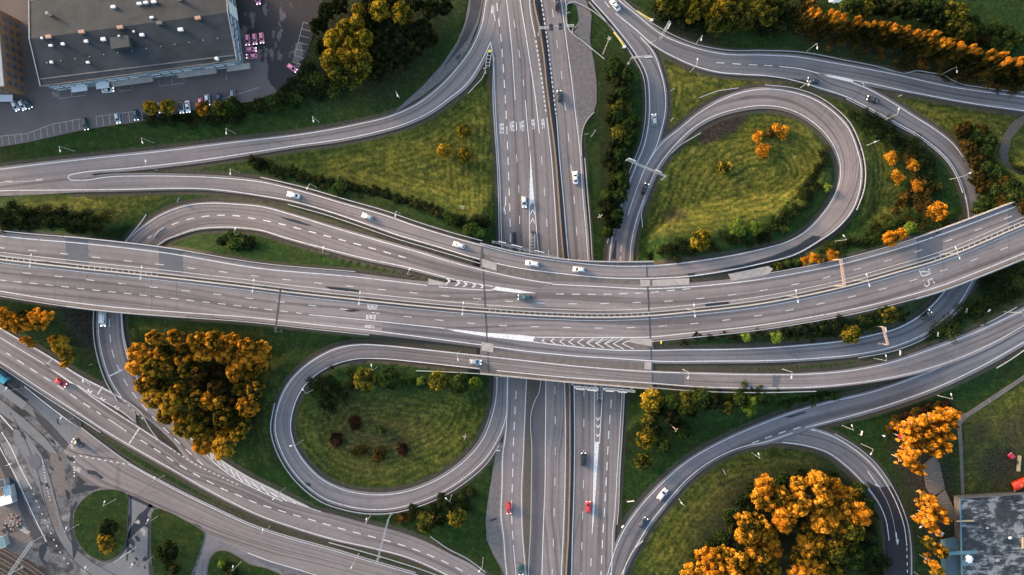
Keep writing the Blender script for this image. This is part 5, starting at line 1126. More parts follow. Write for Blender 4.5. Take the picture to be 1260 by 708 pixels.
# ------------------------------------------------------------------ vehicles
M['glass'] = m_plain('car_glass', (.012, .015, .018), .08, 0, .05, spec=.6)
M['tyre'] = m_plain('tyre', (.012, .012, .012), .8); M['rim'] = m_plain('rim', (.5, .5, .5), .35, .6)
M['lamp_on'] = NT('headlamp').done((.9, .9, .85), .2); _b = M['lamp_on'].node_tree.nodes['Principled BSDF']; _b.inputs['Emission Color'].default_value = (1, .95, .85, 1); _b.inputs['Emission Strength'].default_value = .8
M['lamp_red'] = m_plain('tail_lamp', (.42, .02, .015), .3)
def m_car(name, c):
    k = NT(name); k.bsdf.inputs['Coat Weight'].default_value = .6; k.bsdf.inputs['Coat Roughness'].default_value = .08
    f = k.noise(k.obj(), 2.5, 3); return k.done(k.mix(1, c, k.ramp(f, [(.3, .92), (.7, 1.06)]), 'MULTIPLY'), .38, .15)
PAINT = {n: m_car('car_paint_' + n, c) for n, c in dict(white=(.66,.66,.66), silver=(.38,.42,.44), grey=(.20,.22,.23), black=(.012,.013,.016), navy=(.02,.035,.06), teal=(.018,.060,.072), green=(.012,.032,.032), red=(.56,.02,.025), pink=(.90,.27,.38), blue=(.02,.06,.14)).items()}
def loft(mb, secs, mi=0, smooth=True):
    n = len(secs[0]); V = [p for s_ in secs for p in s_]; F = []
    for i in range(len(secs) - 1):
        for j in range(n - 1): F.append((i*n + j, i*n + j + 1, (i+1)*n + j + 1, (i+1)*n + j))
        F.append((i*n + n - 1, i*n, (i+1)*n, (i+1)*n + n - 1))
    F += [tuple(range(n))[::-1], tuple(range((len(secs)-1)*n, len(secs)*n))]; mb.add(V, F, mi, smooth)
def vehicle_meshes(kind):
    L, Wd = {'hatch': (4.15, 1.78), 'sedan': (4.7, 1.84), 'estate': (4.75, 1.86), 'van': (5.6, 2.05)}[kind]
    w = Wd / 2; f, r = L / 2, -L / 2; P = {}
    # side profile of the shoulder line: x, half width, top height
    if kind == 'van': prof = [(r, .93, 1.0), (r+.05, .97, 1.9), (r+.3, 1, 2.15), (f-1.5, 1, 2.15), (f-1.25, .98, 2.0), (f-.95, .97, 1.25), (f-.35, .94, 1.02), (f-.06, .84, .85), (f, .78, .55)]
    elif kind == 'sedan': prof = [(r, .74, .62), (r+.05, .84, .90), (r+.35, .93, 1.0), (r+1.0, .99, 1.0), (-.2, 1, .97), (f-1.5, 1, .98), (f-1.1, .98, .93), (f-.4, .92, .82), (f-.06, .80, .68), (f, .72, .50)]
    else: prof = [(r, .80, .62), (r+.05, .88, .95), (r+.3, .95, 1.02), (r+1.0, .99, 1.0), (-.2, 1, .98), (f-1.35, 1, .99), (f-1.0, .98, .93), (f-.35, .92, .84), (f-.05, .80, .70), (f, .72, .50)]
    secs = []
    for x, k, zt in prof:
        a = w * k; zb = .22 if r + .2 < x < f - .2 else .30; zm = min(.72, zt - .1) if kind != 'van' else min(1.05, zt - .1)
        secs.append([(x, -a * .95, zb), (x, -a, zb + .18), (x, -a, zm), (x, -a * .93, zt - .02), (x, -a * .80, zt), (x, a * .80, zt), (x, a * .93, zt - .02), (x, a, zm), (x, a, zb + .18), (x, a * .95, zb)][::-1])
    b = MB(); loft(b, secs, 0)
    if kind == 'van':
        P['windscreen'] = MB(); P['windscreen'].add([(f-.98, -.82, 1.30), (f-.98, .82, 1.30), (f-1.27, .74, 2.03), (f-1.27, -.74, 2.03)], [(0, 1, 2, 3)], 0)
        for v in range(4): x, y, z = P['windscreen'].v[v]; P['windscreen'].v[v] = (x + .05, y, z + .03)
        for s_ in (1, -1):
            g = MB(); g.box((f-1.75, s_ * (w + .005), 1.55), (.85, .03, .5)); P.setdefault('side_window', []).append(g)
        rk = MB()
        for s_ in (-.6, .6): rk.bar((r+.6, s_, 2.2), (f-1.8, s_, 2.2), .05, .06)
        P['roof_rail'] = rk
    else:
        rb, rt, fb, ft = {'sedan': (r+.75, r+1.45, f-1.25, f-2.05), 'hatch': (r+.12, r+.50, f-1.0, f-1.80), 'estate': (r+.10, r+.45, f-1.2, f-2.0)}[kind]
        zl, zr = .955, {'sedan': 1.42, 'hatch': 1.47, 'estate': 1.46}[kind]; a, c = w * .88, w * .68
        g = MB(); base = [(rb, -a*.92, zl), (rb+.5, -a, zl), (fb-.6, -a, zl), (fb, -a*.90, zl), (fb, a*.90, zl), (fb-.6, a, zl), (rb+.5, a, zl), (rb, a*.92, zl)]
        tp = [(rt, -c*.94, zr-.03), (rt+.3, -c, zr-.01), (ft-.3, -c, zr-.01), (ft, -c*.95, zr-.035), (ft, c*.95, zr-.035), (ft-.3, c, zr-.01), (rt+.3, c, zr-.01), (rt, c*.94, zr-.03)]
        g.add(base + tp, [(i, (i+1) % 8, 8 + (i+1) % 8, 8 + i) for i in range(8)] + [tuple(range(8, 16))], 0)
        P['windows'] = g
        rf = MB(); m1 = (rt + ft) / 2
        loft(rf, [[(x, -k*c, z), (x, -k*c*.7, z+.035), (x, k*c*.7, z+.035), (x, k*c, z), (x, 0, z-.02)] for x, k, z in ((rt-.02, .93, zr-.02), (rt+.35, 1.03, zr), (m1, 1.04, zr+.015), (ft-.35, 1.03, zr), (ft+.03, .95, zr-.02))], 0)
        for s_ in (1, -1):
            rf.bar((ft, s_*c*.98, zr-.03), (fb, s_*a*.93, zl), .09, .05); rf.bar((rt, s_*c*.96, zr-.03), (rb, s_*a*.94, zl), .20, .05); rf.bar((m1-.05, s_*c*1.02, zr-.02), (m1-.1, s_*a*1.01, zl), .10, .05)
        P['roof'] = rf
    P['body'] = b
    hl, tl = [], []
    for s_ in (1, -1):
        q = MB(); q.box((f-.20, s_*w*.66, .69 if kind != 'van' else .92), (.34, .36, .16), -s_*.35); hl.append(q)
        q = MB(); q.box((r+.10, s_*w*.74, .84 if kind != 'van' else 1.1), (.20, .32, .20 if kind != 'van' else .5), s_*.25); tl.append(q)
    P['headlight'] = hl; P['tail_light'] = tl
    ml = []
    for s_ in (1, -1): q = MB(); q.box((f-1.55 if kind != 'van' else f-1.35, s_*(w+.09), 1.0 if kind != 'van' else 1.35), (.16, .24, .14)); ml.append(q)
    P['mirror'] = ml
    wl = []
    for x in (f-.85, r+.85):
        for s_ in (1, -1):
            q = MB(); q.tube((x, s_*(w-.21), .32), (x, s_*(w+.005), .32), .32, .32, 14, 0); q.tube((x, s_*(w+.002), .32), (x, s_*(w+.015), .32), .2, .2, 10, 1); wl.append(q)
    P['wheel'] = wl
    mats = {'body': [PAINT['white']], 'roof': [PAINT['white']], 'windows': [M['glass']], 'windscreen': [M['glass']], 'side_window': [M['glass']], 'headlight': [M['lamp_on']], 'tail_light': [M['lamp_red']], 'mirror': [PAINT['white']], 'wheel': [M['tyre'], M['rim']], 'roof_rail': [M['steel']]}
    out = []
    for n_, q in P.items():
        for e in (q if isinstance(q, list) else [q]): out.append((n_, e.mesh(n_, mats[n_])))
    return out
VM = {k: vehicle_meshes(k) for k in ('hatch', 'sedan', 'estate', 'van')}
def zr_at(px, py):
    best = (1e9, 0)
    for r in ROADS.values():
        d = np.hypot(r.C[:, 0] - px, r.C[:, 1] - py); i = d.argmin()
        wd = np.linalg.norm(r.L[i] - r.R[i]) / 2 + 4
        if d[i] < wd + 4: best = min(best, (-r.zc[i], -r.zc[i])) if best[0] > 1e8 or -r.zc[i] < best[0] else best
    return -best[0] if best[0] < 1e8 else 0.0
def car(kind, px, py, head, col, label, z=None, roof=None, group=None, k=1.0, name='car'):
    z = zr_at(px, py) if z is None else z
    o = empty(name, (*W(px, py, z + .8), z + .012), math.radians(head), label, 'van' if kind == 'van' else 'car', group)
    o.scale = (k, k, k)
    for n_, me_ in VM[kind]:
        c = link(n_, me_, o)
        if n_ in ('body', 'roof', 'mirror'):
            c.material_slots[0].link = 'OBJECT'; c.material_slots[0].material = PAINT[col] if not (n_ == 'roof' and roof) else (PAINT[roof] if roof in PAINT else M[roof])
    return o
K = 1.07
for a in [('sedan',361,240.3,166,'white','white car on the long ramp, farthest west of the line there'),('hatch',452,266.8,161,'silver','pale silver car on the long ramp below the round bush'),('hatch',564.7,301.8,163,'white','white car on the long ramp, just reaching the overpass'),
          ('estate',655,324.4,171,'white','white car on the overpass ramp lane above the southbound lanes'),('hatch',712.3,331.6,176,'white','white car with a dark roof window on the overpass ramp lane'),('estate',645.5,366.2,177,'teal','dark teal estate car just past the white gore point on the overpass'),('hatch',585,445.5,-4,'silver','pale silver car on the lowest overpass lane near the southern loop'),
          ('hatch',688.4,118.5,96,'green','dark green car on the northbound lanes between signal gantry and lane letters'),('sedan',685.3,5.5,96,'black','black car on the northbound lanes at the upper edge of the photo'),('sedan',708,219,95,'white','white car on the northbound lanes beside the hedge'),('hatch',645,248.5,-89,'white','white car on the southbound lanes beside the painted gore'),
          ('estate',718,565.5,90,'black','black car with lit headlights on the northbound lanes below the overpass'),('hatch',724,624,91,'red','red car driving up the northbound lanes beside the long white wedge'),('hatch',626,625.5,-88,'red','red car driving down the outer southbound lane by the gravel lay-by'),('hatch',640.3,700.5,-83,'teal','dark teal car at the lower edge on the outer southbound lane'),
          ('sedan',757,6.5,128,'white','white car on the north-east road at the upper edge'),('hatch',805,147.5,94,'silver','pale silver car on the two-lane slip road after the fork'),('hatch',793.8,232.5,70,'black','black car beside the truss gantry at the entry of the northern loop'),('hatch',1000.5,99.5,165,'navy','dark navy car near the painted gore of the north-east road'),
          ('sedan',1074.5,123,160,'black','black car on the branch road curving to the eastern underpass'),('hatch',1140,387.5,42,'black','black car on the exit ramp climbing to the eastern underpass'),('estate',815,608.5,52,'white','white car on the south-east slip road bend'),('hatch',791.5,643.5,57,'navy','dark car low on the south-east slip road bend'),
          ('hatch',75,471,-31,'red','red car on the south-west motorway'),('hatch',95,545.5,148,'navy','dark blue car parked on the light pavement by the dirty junction')]:
    car(*a, k=K, group='cars driving on the interchange')
car('van', 127, 392.5, -90, 'white', 'white van on the slip road coming out from under the motorway', k=1.05, name='van')
for a in [('hatch',18.5,130.5,-62,'white','white car parked beside the brick building, outermost of three'),('hatch',27,129.5,-62,'white','white car parked in the middle of the three beside the brick building'),('hatch',34.5,127.5,-62,'teal','teal car parked third beside the brick building'),('sedan',132.5,111,6,'white','white car parked along the front of the long grey-roofed building'),
          ('estate',105,152.5,-80,'green','dark green car parked in the bays above the verge, westernmost there'),('hatch',144.5,145.5,-79,'silver','silver car parked in the bays between dark green and teal cars'),('hatch',167.3,141.5,-87,'teal','teal car parked in the bays next to the yellow trees'),('hatch',197.5,132.5,-85,'white','white car half hidden under the yellow trees of the yard'),
          ('hatch',223,133,-84,'white','white car with a dark roof in the bays between yellow and orange trees'),('sedan',230.8,131.3,-84,'white','white car parked right beside the one with the dark roof'),('hatch',247,127,-84,'pink','pink car half hidden under the orange tree of the yard'),('hatch',255,123,-84,'white','white car half hidden above the orange tree of the yard'),
          ('hatch',269.5,121.5,-86,'blue','blue car parked in the shade beyond the orange tree'),('estate',286,118,-88,'grey','grey car parked in the shade above the dark green tree'),('hatch',304.4,49.3,-88,'pink','pink car in the wet yard, nearest the building in the upright trio'),('hatch',313.2,48.2,-85,'pink','pink car in the wet yard, middle of the upright trio'),
          ('hatch',321.7,46.8,-84,'pink','pink car in the wet yard, farthest from the building in the upright trio'),('hatch',308.8,61.2,2,'pink','pink car lying crosswise in the wet yard, upper of the two'),('hatch',309.6,69.2,182,'pink','pink car lying crosswise in the wet yard, lower of the two'),('hatch',359.4,83.7,-36,'pink','lone pink car parked askew at the yard corner'),('hatch',317,-1,-80,'pink','pink car at the upper edge of the wet yard')]:
    c = car(*a, z=0.0, k=1.0, group='cars parked in the yard')
    if 'dark roof in' in a[5]:
        for ch in c.children:
            if ch.name.startswith('roof'): ch.material_slots[0].material = PAINT['black']
# bus at the western edge
o = empty('bus', (*W(-4, 459, 1.5), 0.0), math.radians(-38), 'teal bus half outside the photo on the dark lane beside the south-west motorway', 'bus'); L, wd = 11.0, 2.5
mb = MB(); loft(mb, [[(x, -wd/2*k, .35), (x, -wd/2, 1.2), (x, -wd/2*.97, 2.9), (x, -wd/2*.8, 3.1), (x, wd/2*.8, 3.1), (x, wd/2*.97, 2.9), (x, wd/2, 1.2), (x, wd/2*k, .35)][::-1] for x, k in ((-L/2, .95), (-L/2+.15, 1), (L/2-.2, 1), (L/2, .93))]); mb.build('body', m_car('bus_teal', (.02, .22, .30)), o)
mb = MB(); mb.box((L/2 + .01, 0, 2.0), (.06, 2.1, 1.3)); mb.build('windscreen', M['glass'], o)
for s_ in (1, -1): mb = MB(); mb.box((-.3, s_*(wd/2 + .005), 2.1), (9.2, .05, .95)); mb.build('side_window', M['glass'], o)
for x in (-2.5, 1.5): mb = MB(); mb.box((x, 0, 3.18), (1.5, 1.3, .2)); mb.build('roof_hatch', M['white_metal'], o)
for x in (-3.2, 3.2):
    for s_ in (1, -1): mb = MB(); mb.tube((x, s_*1.0, .48), (x, s_*1.27, .48), .48, .48, 14); mb.build('wheel', M['tyre'], o)
# ------------------------------------------------------------------ buildings and yards
M['window'] = m_plain('window_glass', (.05, .07, .085), .15, 0, .2); M['white_panel'] = m_plain('white_panel', (.62, .62, .62), .6, 0, .08); M['render_blue'] = m_plain('blue_grey_render', (.17, .20, .225), .8, 0, .15, .6)
def m_roof():
    k = NT('roof_felt'); p = k.obj(); n1 = k.noise(p, .12, 5, .6); n2 = k.noise(p, 3.0, 3, .7)
    wv = k.n('ShaderNodeTexWave', wave_type='BANDS', bands_direction='X'); wv.inputs['Scale'].default_value = 1.05; wv.inputs['Distortion'].default_value = .4; k.t.links.new(p, wv.inputs['Vector'])
    c = k.mix(1, (.024, .030, .036), k.ramp(n1, [(.35, .70), (.65, 1.25)]), 'MULTIPLY'); c = k.mix(1, c, k.ramp(k.noise(k.scalev(p, (.25, 1, 1)), .5, 5, .7), [(.56, 1.0), (.64, .62)]), 'MULTIPLY'); c = k.mix(1, c, k.ramp(wv.outputs['Fac'], [(.0, .70), (.22, 1.0)]), 'MULTIPLY'); c = k.mix(1, c, k.ramp(n2, [(.3, .86), (.7, 1.14)]), 'MULTIPLY')
    return k.done(c, .85, 0, .3)
M['roof_felt'] = m_roof()
EZ, RZ = 9.0, 11.7
BL, BR = Vector(W(50.8, 105, EZ)), Vector(W(290, 73, EZ)); ux = (BR - BL).normalized(); uy = Vector((-ux.y, ux.x)); LB = (BR - BL).length; DB = 31.5; ang = math.atan2(ux.y, ux.x)
B1 = empty('office_building', (BL.x, BL.y, 0), ang, 'long low building with a pitched felt roof full of vents', 'building')
def loc1(px, py, z): p = Vector(W(px, py, z)) - BL; return (p.dot(ux), p.dot(uy))
m = MB(); m.box((LB/2, DB/2, EZ/2 - .25), (LB - .5, DB - .5, EZ - .1)); m.build('wall', M['render_blue'], B1)
RY = 16.5
m = MB(); o_ = .35
Vr = [(-o_, -o_, EZ), (LB+o_, -o_, EZ), (LB+o_, RY, RZ), (-o_, RY, RZ), (-o_, DB+o_, EZ), (LB+o_, DB+o_, EZ)]; Vb = [(x, y, z - .35) for x, y, z in Vr]
m.add(Vr + Vb, [(0,1,2,3),(3,2,5,4),(6,9,8,7),(9,10,11,8),(0,6,7,1),(4,5,11,10),(0,3,9,6),(3,4,10,9),(1,7,8,2),(2,8,11,5)]); rf = m.build('roof', M['roof_felt'], B1)
for y in (-o_, DB + o_): m = MB(); m.box((LB/2, y, EZ - .05), (LB + 1, .34, .3)); m.build('gutter', M['concrete_dark'], rf)
for x in (-o_, LB + o_):
    m = MB(); m.bar((x, -o_, EZ + .08), (x, RY, RZ + .08), .3, .22); m.bar((x, RY, RZ + .08), (x, DB + o_, EZ + .08), .3, .22); m.build('verge_trim', M['concrete'], rf)
m = MB(); m.bar((0, 2.2, EZ + .36), (LB, 1.4, EZ + .30), .5, .14); m.build('roof_seam', M['steel_dark'], rf)
def rz_at(y): return EZ + (RZ - EZ) * (y + o_) / (RY + o_) if y < RY else RZ - (RZ - EZ) * (y - RY) / (DB + o_ - RY)
M['stair_dark'] = m_plain('stair_dark', (.022, .027, .031), .8, 0, .2)
M['vent_orange'] = m_plain('copper_vent', (.36, .20, .14), .7, 0, .2)
for px, py, w_, d_, h_, mt, nm in [(61,18,1.1,1.0,2.3,'concrete','chimney'),(63,47,2.4,1.3,1.0,'vent_orange','roof_vent'),(103.5,41,2.6,1.3,1.0,'vent_orange','roof_vent'),(150.5,35.5,2.6,1.3,1.0,'vent_orange','roof_vent'),(245.5,24,2.5,1.3,1.0,'vent_orange','roof_vent'),(198.5,30,2.6,1.4,1.1,'concrete_dark','roof_vent'),
    (54,48.3,.8,.8,.6,'white_metal','roof_vent'),(64,57,1.5,.8,.7,'white_metal','roof_vent'),(79,55.2,1.4,1.0,.8,'white_metal','roof_vent'),(107.5,51.8,1.5,1.1,.8,'white_metal','roof_vent'),(129,49.5,2.0,1.3,1.0,'white_metal','roof_vent'),(176,44,1.8,1.1,.9,'white_metal','roof_vent'),(223.5,37.5,2.2,1.2,1.0,'white_metal','roof_vent'),(166,40,.7,.7,.6,'white_metal','roof_vent'),
    (63,76.5,1.1,1.0,.8,'white_metal','roof_vent'),(107.3,76.5,1.3,.8,.8,'white_metal','roof_vent'),(139.5,8.7,1.9,1.1,1.0,'white_metal','roof_vent'),(171.5,4.8,1.9,1.0,1.0,'white_metal','roof_vent'),(179.5,3.4,1.9,1.0,1.0,'white_metal','roof_vent'),(189.5,2.5,2.0,1.0,1.0,'white_metal','roof_vent'),(188.5,23,1.6,.8,.8,'white_metal','roof_vent'),(265.5,71.5,1.3,1.1,1.4,'white_metal','chimney'),(221,-.5,1.8,1.1,2.8,'concrete','chimney')]:
    x, y = loc1(px, py, 10.9); zb = rz_at(y); m = MB(); w_, d_ = w_ * .78, d_ * .8; m.box((x, y, zb + h_/2 - .15), (w_, d_, h_ + .3), 0, 0, .9); m.box((x, y, zb + h_ + .04), (w_ + .12, d_ + .12, .08)); m.build(nm, M['white_panel' if mt == 'white_metal' else mt], rf)
x, y = loc1(152, 55, 10.8); zb = rz_at(y); m = MB(); m.box((x, y, zb + 1.1), (6.6, 3.8, 2.8)); hse = m.build('stair_house', M['stair_dark'], rf)
m = MB(); m.box((x, y, zb + 2.6), (7.0, 4.2, .22)); m.build('cap_roof', M['stair_dark'], hse); m = MB(); m.box((x + .2, y + 2.15, zb + 2.9), (.7, .5, .6)); m.build('vent_pipe', M['white_metal'], hse)
for i in range(13):
    x0 = 4 + i * 5.35; m = MB(); m.box((x0, RY - 9.0 + i * .05, rz_at(7.5) + .05), (.35, .35, .2)); m.build('drain_cap', M['concrete'], rf)
for row, zc, hh in ((0, 6.9, 1.5), (1, 3.0, 1.7)):
    for i in range(17):
        x0 = 3.2 + i * 4.15; m = MB()
        if (i + row) % 5 == 4: continue
        m.box((x0, .18, zc), (3.0, .16, hh)); f = m.build('window', M['window'], B1)
        m = MB(); m.box((x0, .06, zc + hh/2 + .12), (3.2, .30, .2)); m.build('lintel', M['white_panel'], f); m = MB(); m.box((x0, .06, zc - hh/2 - .1), (3.2, .34, .16)); m.build('sill', M['white_panel'], f)
    for i in range(7):
        y0 = 2.6 + i * 4.2; m = MB(); m.box((LB - .18, y0, zc), (.16, 2.8, hh)); f = m.build('window', M['window'], B1)
        m = MB(); m.box((LB - .05, y0, zc + hh/2 + .12), (.32, 3.0, .2)); m.build('lintel', M['white_panel'], f)
m = MB(); m.box((LB + .02, 20, 5), (.2, 5.0, 8)); m.build('white_bay', M['white_panel'], B1)
for x0, w_ in ((6.5, 6), (15.5, 5), (27, 16), (52, 15), (68, 9)):
    m = MB(); m.box((x0 + 4, -1.0, 3.2), (w_, 2.2, .18)); m.build('canopy', M['concrete'] if w_ > 7 else M['white_panel'], B1)
def m_brick(name, c1, c2):
    k = NT(name); b = k.n('ShaderNodeTexBrick'); b.inputs['Scale'].default_value = 1.4; b.inputs['Color1'].default_value = (*c1, 1); b.inputs['Color2'].default_value = (*c2, 1); b.inputs['Mortar'].default_value = (.12, .10, .09, 1); b.inputs['Mortar Size'].default_value = .012
    mp = k.n('ShaderNodeMapping'); mp.inputs['Rotation'].default_value = (math.pi/2, 0, 0); k.t.links.new(k.obj(), mp.inputs['Vector']); k.t.links.new(mp.outputs[0], b.inputs['Vector'])
    return k.done(k.mix(1, b.outputs['Color'], k.ramp(k.noise(k.obj(), .5, 4), [(.3, .75), (.7, 1.2)]), 'MULTIPLY'), .9)
M['brick'] = m_brick('brown_brick', (.19, .085, .035), (.13, .058, .026))
FP = [Vector(W(33, 117, 0)), Vector(W(25, 26, 0)), Vector(W(-120, 12, 0)), Vector(W(-120, 128, 0))]
c = FP[0]; B2 = empty('brick_building', (c.x, c.y, 0), 0, 'tall brown brick building with rows of dark windows', 'building'); Q = [(p.x - c.x, p.y - c.y) for p in FP]
m = MB(); m.prism(Q, -.2, 12); m.build('wall', M['brick'], B2)
m = MB(); g_ = [(sum(q[0] for q in Q)/4, sum(q[1] for q in Q)/4)]; m.prism([(g_[0][0] + (x - g_[0][0]) * 1.012, g_[0][1] + (y - g_[0][1]) * 1.012) for x, y in Q], 12.003, 12.4); m.build('roof', m_plain('grey_roof', (.20, .23, .25), .7, 0, .2, .3), B2)
d = Vector(Q[1]) - Vector(Q[0]); a2 = math.atan2(d.y, d.x)
for z_ in (2.2, 5.4, 8.6):
    for i in range(8):
        p = Vector(Q[0]) + d * ((i + .6) / 8.4); m = MB(); m.box((p.x + .02, p.y, z_), (1.5, .12, 1.9), a2); f = m.build('window', M['window'], B2); m = MB(); m.box((p.x + .06, p.y, z_ - 1.05), (1.7, .2, .14), a2); m.build('sill', M['concrete_dark'], f)
    for i in range(6):
        m = MB(); m.box((-4 - i * 3.6, -.1 - (-4 - i*3.6) * (Q[3][1] / abs(Q[3][0])), z_), (1.5, .2, 1.9)); m.build('window', M['window'], B2)
m = MB(); m.box((-8, Q[3][1] * .18 - 1.4, 2.8), (9, 2.6, .2)); m.build('canopy', M['white_panel'], B2)
# the flat worn roof at the lower right corner
def m_worn():
    k = NT('worn_roof'); p = k.pos(); n1 = k.noise(p, .22, 6, .68); n2 = k.noise(k.scalev(p, (.35, 1.6, 1)), .6, 5, .7)
    c = k.ramp(n1, [(.40, (.014, .018, .020)), (.47, (.034, .040, .043)), (.53, (.055, .060, .062)), (.58, (.19, .19, .19))])
    wp = k.ramp(n2, [(.545, 0), (.585, .85)]); c = k.mix(wp, c, (.26, .25, .24)); st = k.ramp(k.noise(p, .09, 4, .55), [(.56, 0), (.60, .92)]); c = k.mix(st, c, (.022, .023, .025))
    c = k.mix(1, c, k.ramp(k.noise(p, 4, 3, .7), [(.3, .8), (.7, 1.2)]), 'MULTIPLY'); return k.done(c, .75, 0, .35)
M['worn_roof'] = m_worn(); M['teal_metal'] = m_plain('teal_metal', (.10, .19, .215), .55, .1, .2)
FP = [W(1181, 613, 4.0), W(1330, 603, 4.0), W(1330, 800, 4.0), W(1186, 800, 4.0)]; c = Vector(FP[0]); B3 = empty('flat_roofed_hall', (c.x, c.y, 0), 0, 'flat-roofed hall with a blotchy grey and white weathered roof', 'building'); Q = [(p[0] - c.x, p[1] - c.y) for p in FP]
m = MB(); m.prism([(Q[0][0]+.3, Q[0][1]-.3), (Q[1][0], Q[1][1]-.3), Q[2], (Q[3][0]+.3, Q[3][1])], -.3, 3.7); m.build('wall', M['concrete_dark'], B3)
m = MB(); m.prism(Q, 3.703, 4.0); rf = m.build('roof', M['worn_roof'], B3)
for a, b in ((0, 1), (0, 3)): m = MB(); m.bar((*Q[a], 4.12), (*Q[b], 4.12), .5, .3); m.build('roof_edge', M['concrete_dark'] if a == 0 and b == 1 else M['teal_metal'], rf)
for px, py, w_, d_, h_, mt, nm, r_ in ((1246,615,1.0,1.0,.5,'black','roof_vent',0),(1253,614.5,1.0,1.0,.5,'black','roof_vent',0),(1243,662,1.1,.8,.5,'white_panel','roof_vent',.3),(1215,650,.9,.7,.4,'concrete','roof_vent',0),(1228,690,1.2,.9,.4,'concrete','roof_vent',.2)):
    x, y = W(px, py, 4.2); m = MB(); m.box((x - c.x, y - c.y, 4 + h_/2), (w_, d_, h_), r_, 0, .85); m.build(nm, M[mt], rf)
FP = [W(1163, 668, 2.8), W(1180, 664, 2.8), W(1185, 790, 2.8), W(1165, 790, 2.8)]; c = Vector(FP[0]); sh = empty('lean_to_shed', (c.x, c.y, 0), 0, 'narrow teal lean-to against the flat-roofed hall', 'shed'); Q = [(p[0] - c.x, p[1] - c.y) for p in FP]
m = MB(); m.prism([(x*.98, y*.99) for x, y in Q], -.2, 2.6); m.build('wall', M['teal_metal'], sh); m = MB(); m.prism(Q, 2.603, 2.8); m.build('roof', m_plain('teal_roof', (.045, .075, .085), .6, 0, .3, .8), sh)
def plank(p, q, z, wd, ht, mat, name, label, cat):
    a, b = W3(*p, z), W3(*q, z); c = (a + b) / 2; m = MB(); m.bar(a - c, b - c, wd, ht); m.bar(a - c + Vector((0, 0, ht*.5 + .05)), b - c + Vector((0, 0, ht*.5 + .05)), wd * .5, .1); o = m.build(name, M[mat]); o.location = c; return prop(o, label, cat)
M['timber'] = m_plain('sawn_timber', (.52, .36, .20), .8, 0, .15); M['old_timber'] = m_plain('old_timber', (.115, .088, .070), .9, 0, .35, 1.2)
plank((1164,681.5),(1201,679.5), 4.15, 1.3, .25, 'teal_metal', 'metal_beam', 'teal steel beam lying across the edge of the weathered roof', 'beam')
plank((1177,641.5),(1198,641), 4.1, .6, .2, 'timber', 'plank', 'thin timber plank on the upper left part of the weathered roof', 'plank'); plank((1258.5,662),(1258.5,675), 4.1, .7, .2, 'timber', 'plank', 'short timber plank on the weathered roof at the right edge of the photo', 'plank')
def tarp(px, py, z, sx, sy, h, mat, label, name='tarpaulin', seed=1):
    r = random.Random(seed); p = W3(px, py, z); bm = bmesh.new(); bmesh.ops.create_icosphere(bm, subdivisions=3, radius=1)
    for v in bm.verts: n = v.co.normalized(); f = 1 + .22 * math.sin(n.x*5 + seed) * math.cos(n.y*6 + seed*2) + .08 * math.sin(n.x*13 + n.y*11); v.co = Vector((n.x*sx*f, n.y*sy*f, max(0, n.z)*h*f))
    me = bpy.data.meshes.new(name); bm.to_mesh(me); bm.free(); me.materials.append(M[mat]); o = link(name, me); o.location = p; return prop(o, label, 'tarpaulin')
M['tarp_white'] = m_plain('white_tarp', (.72, .72, .72), .6, 0, .1)
tarp(1192, 688, 4.0, 1.3, 1.5, 1.2, 'tarp_white', 'bright white bundled sheet on the weathered roof', seed=3); tarp(1187, 693, 4.0, 1.6, 1.1, .5, 'teal_metal', 'teal crumpled sheet beside the white bundle on the roof', seed=5); tarp(1156, 657, 0.1, 1.6, .9, .7, 'tarp_white', 'white crumpled sheet on dark soil between the aspens and the hall', seed=7)
# boardwalk of old planks
for P, lab in (([(1135,573),(1150,561),(1156,570),(1163,602),(1146,612),(1140,600)], 'upper piece of old plank boardwalk beside the aspens'), ([(1150,614),(1163,603),(1176,630),(1175,641),(1160,634)], 'lower piece of old plank boardwalk near the flat-roofed hall')):
    bw = [Vector((*W(*p, .4), .4)) for p in P]; c = sum(bw, Vector()) / len(bw); o = empty('boardwalk', (c.x, c.y, 0), 0, lab, 'boardwalk')
    m = MB(); m.prism([(v.x - c.x, v.y - c.y) for v in bw], .1, .33); m.build('frame', M['old_timber'], o)
    m = MB(); ys_ = [v.y for v in bw]; y0, y1 = min(ys_), max(ys_)
    pts2 = [(v.x, v.y) for v in bw]
    yy = y0 + .2; i = 0
    while yy < y1 - .1:
        xs_ = []
        for k in range(len(pts2)):
            (xa, ya), (xb, yb) = pts2[k - 1], pts2[k]
            if (ya > yy) != (yb > yy): xs_.append(xa + (xb - xa) * (yy - ya) / (yb - ya))
        if len(xs_) >= 2: m.box(((min(xs_) + max(xs_)) / 2 - c.x, yy - c.y, .375 + .02 * (i % 3)), (max(xs_) - min(xs_), .34, .06), .03 * ((i * 7) % 5 - 2), i % 2)
        yy += .38; i += 1
    m.build('plank_deck', [M['old_timber'], m_plain('old_timber_pale', (.17, .13, .10), .9, 0, .3, 1)], o)
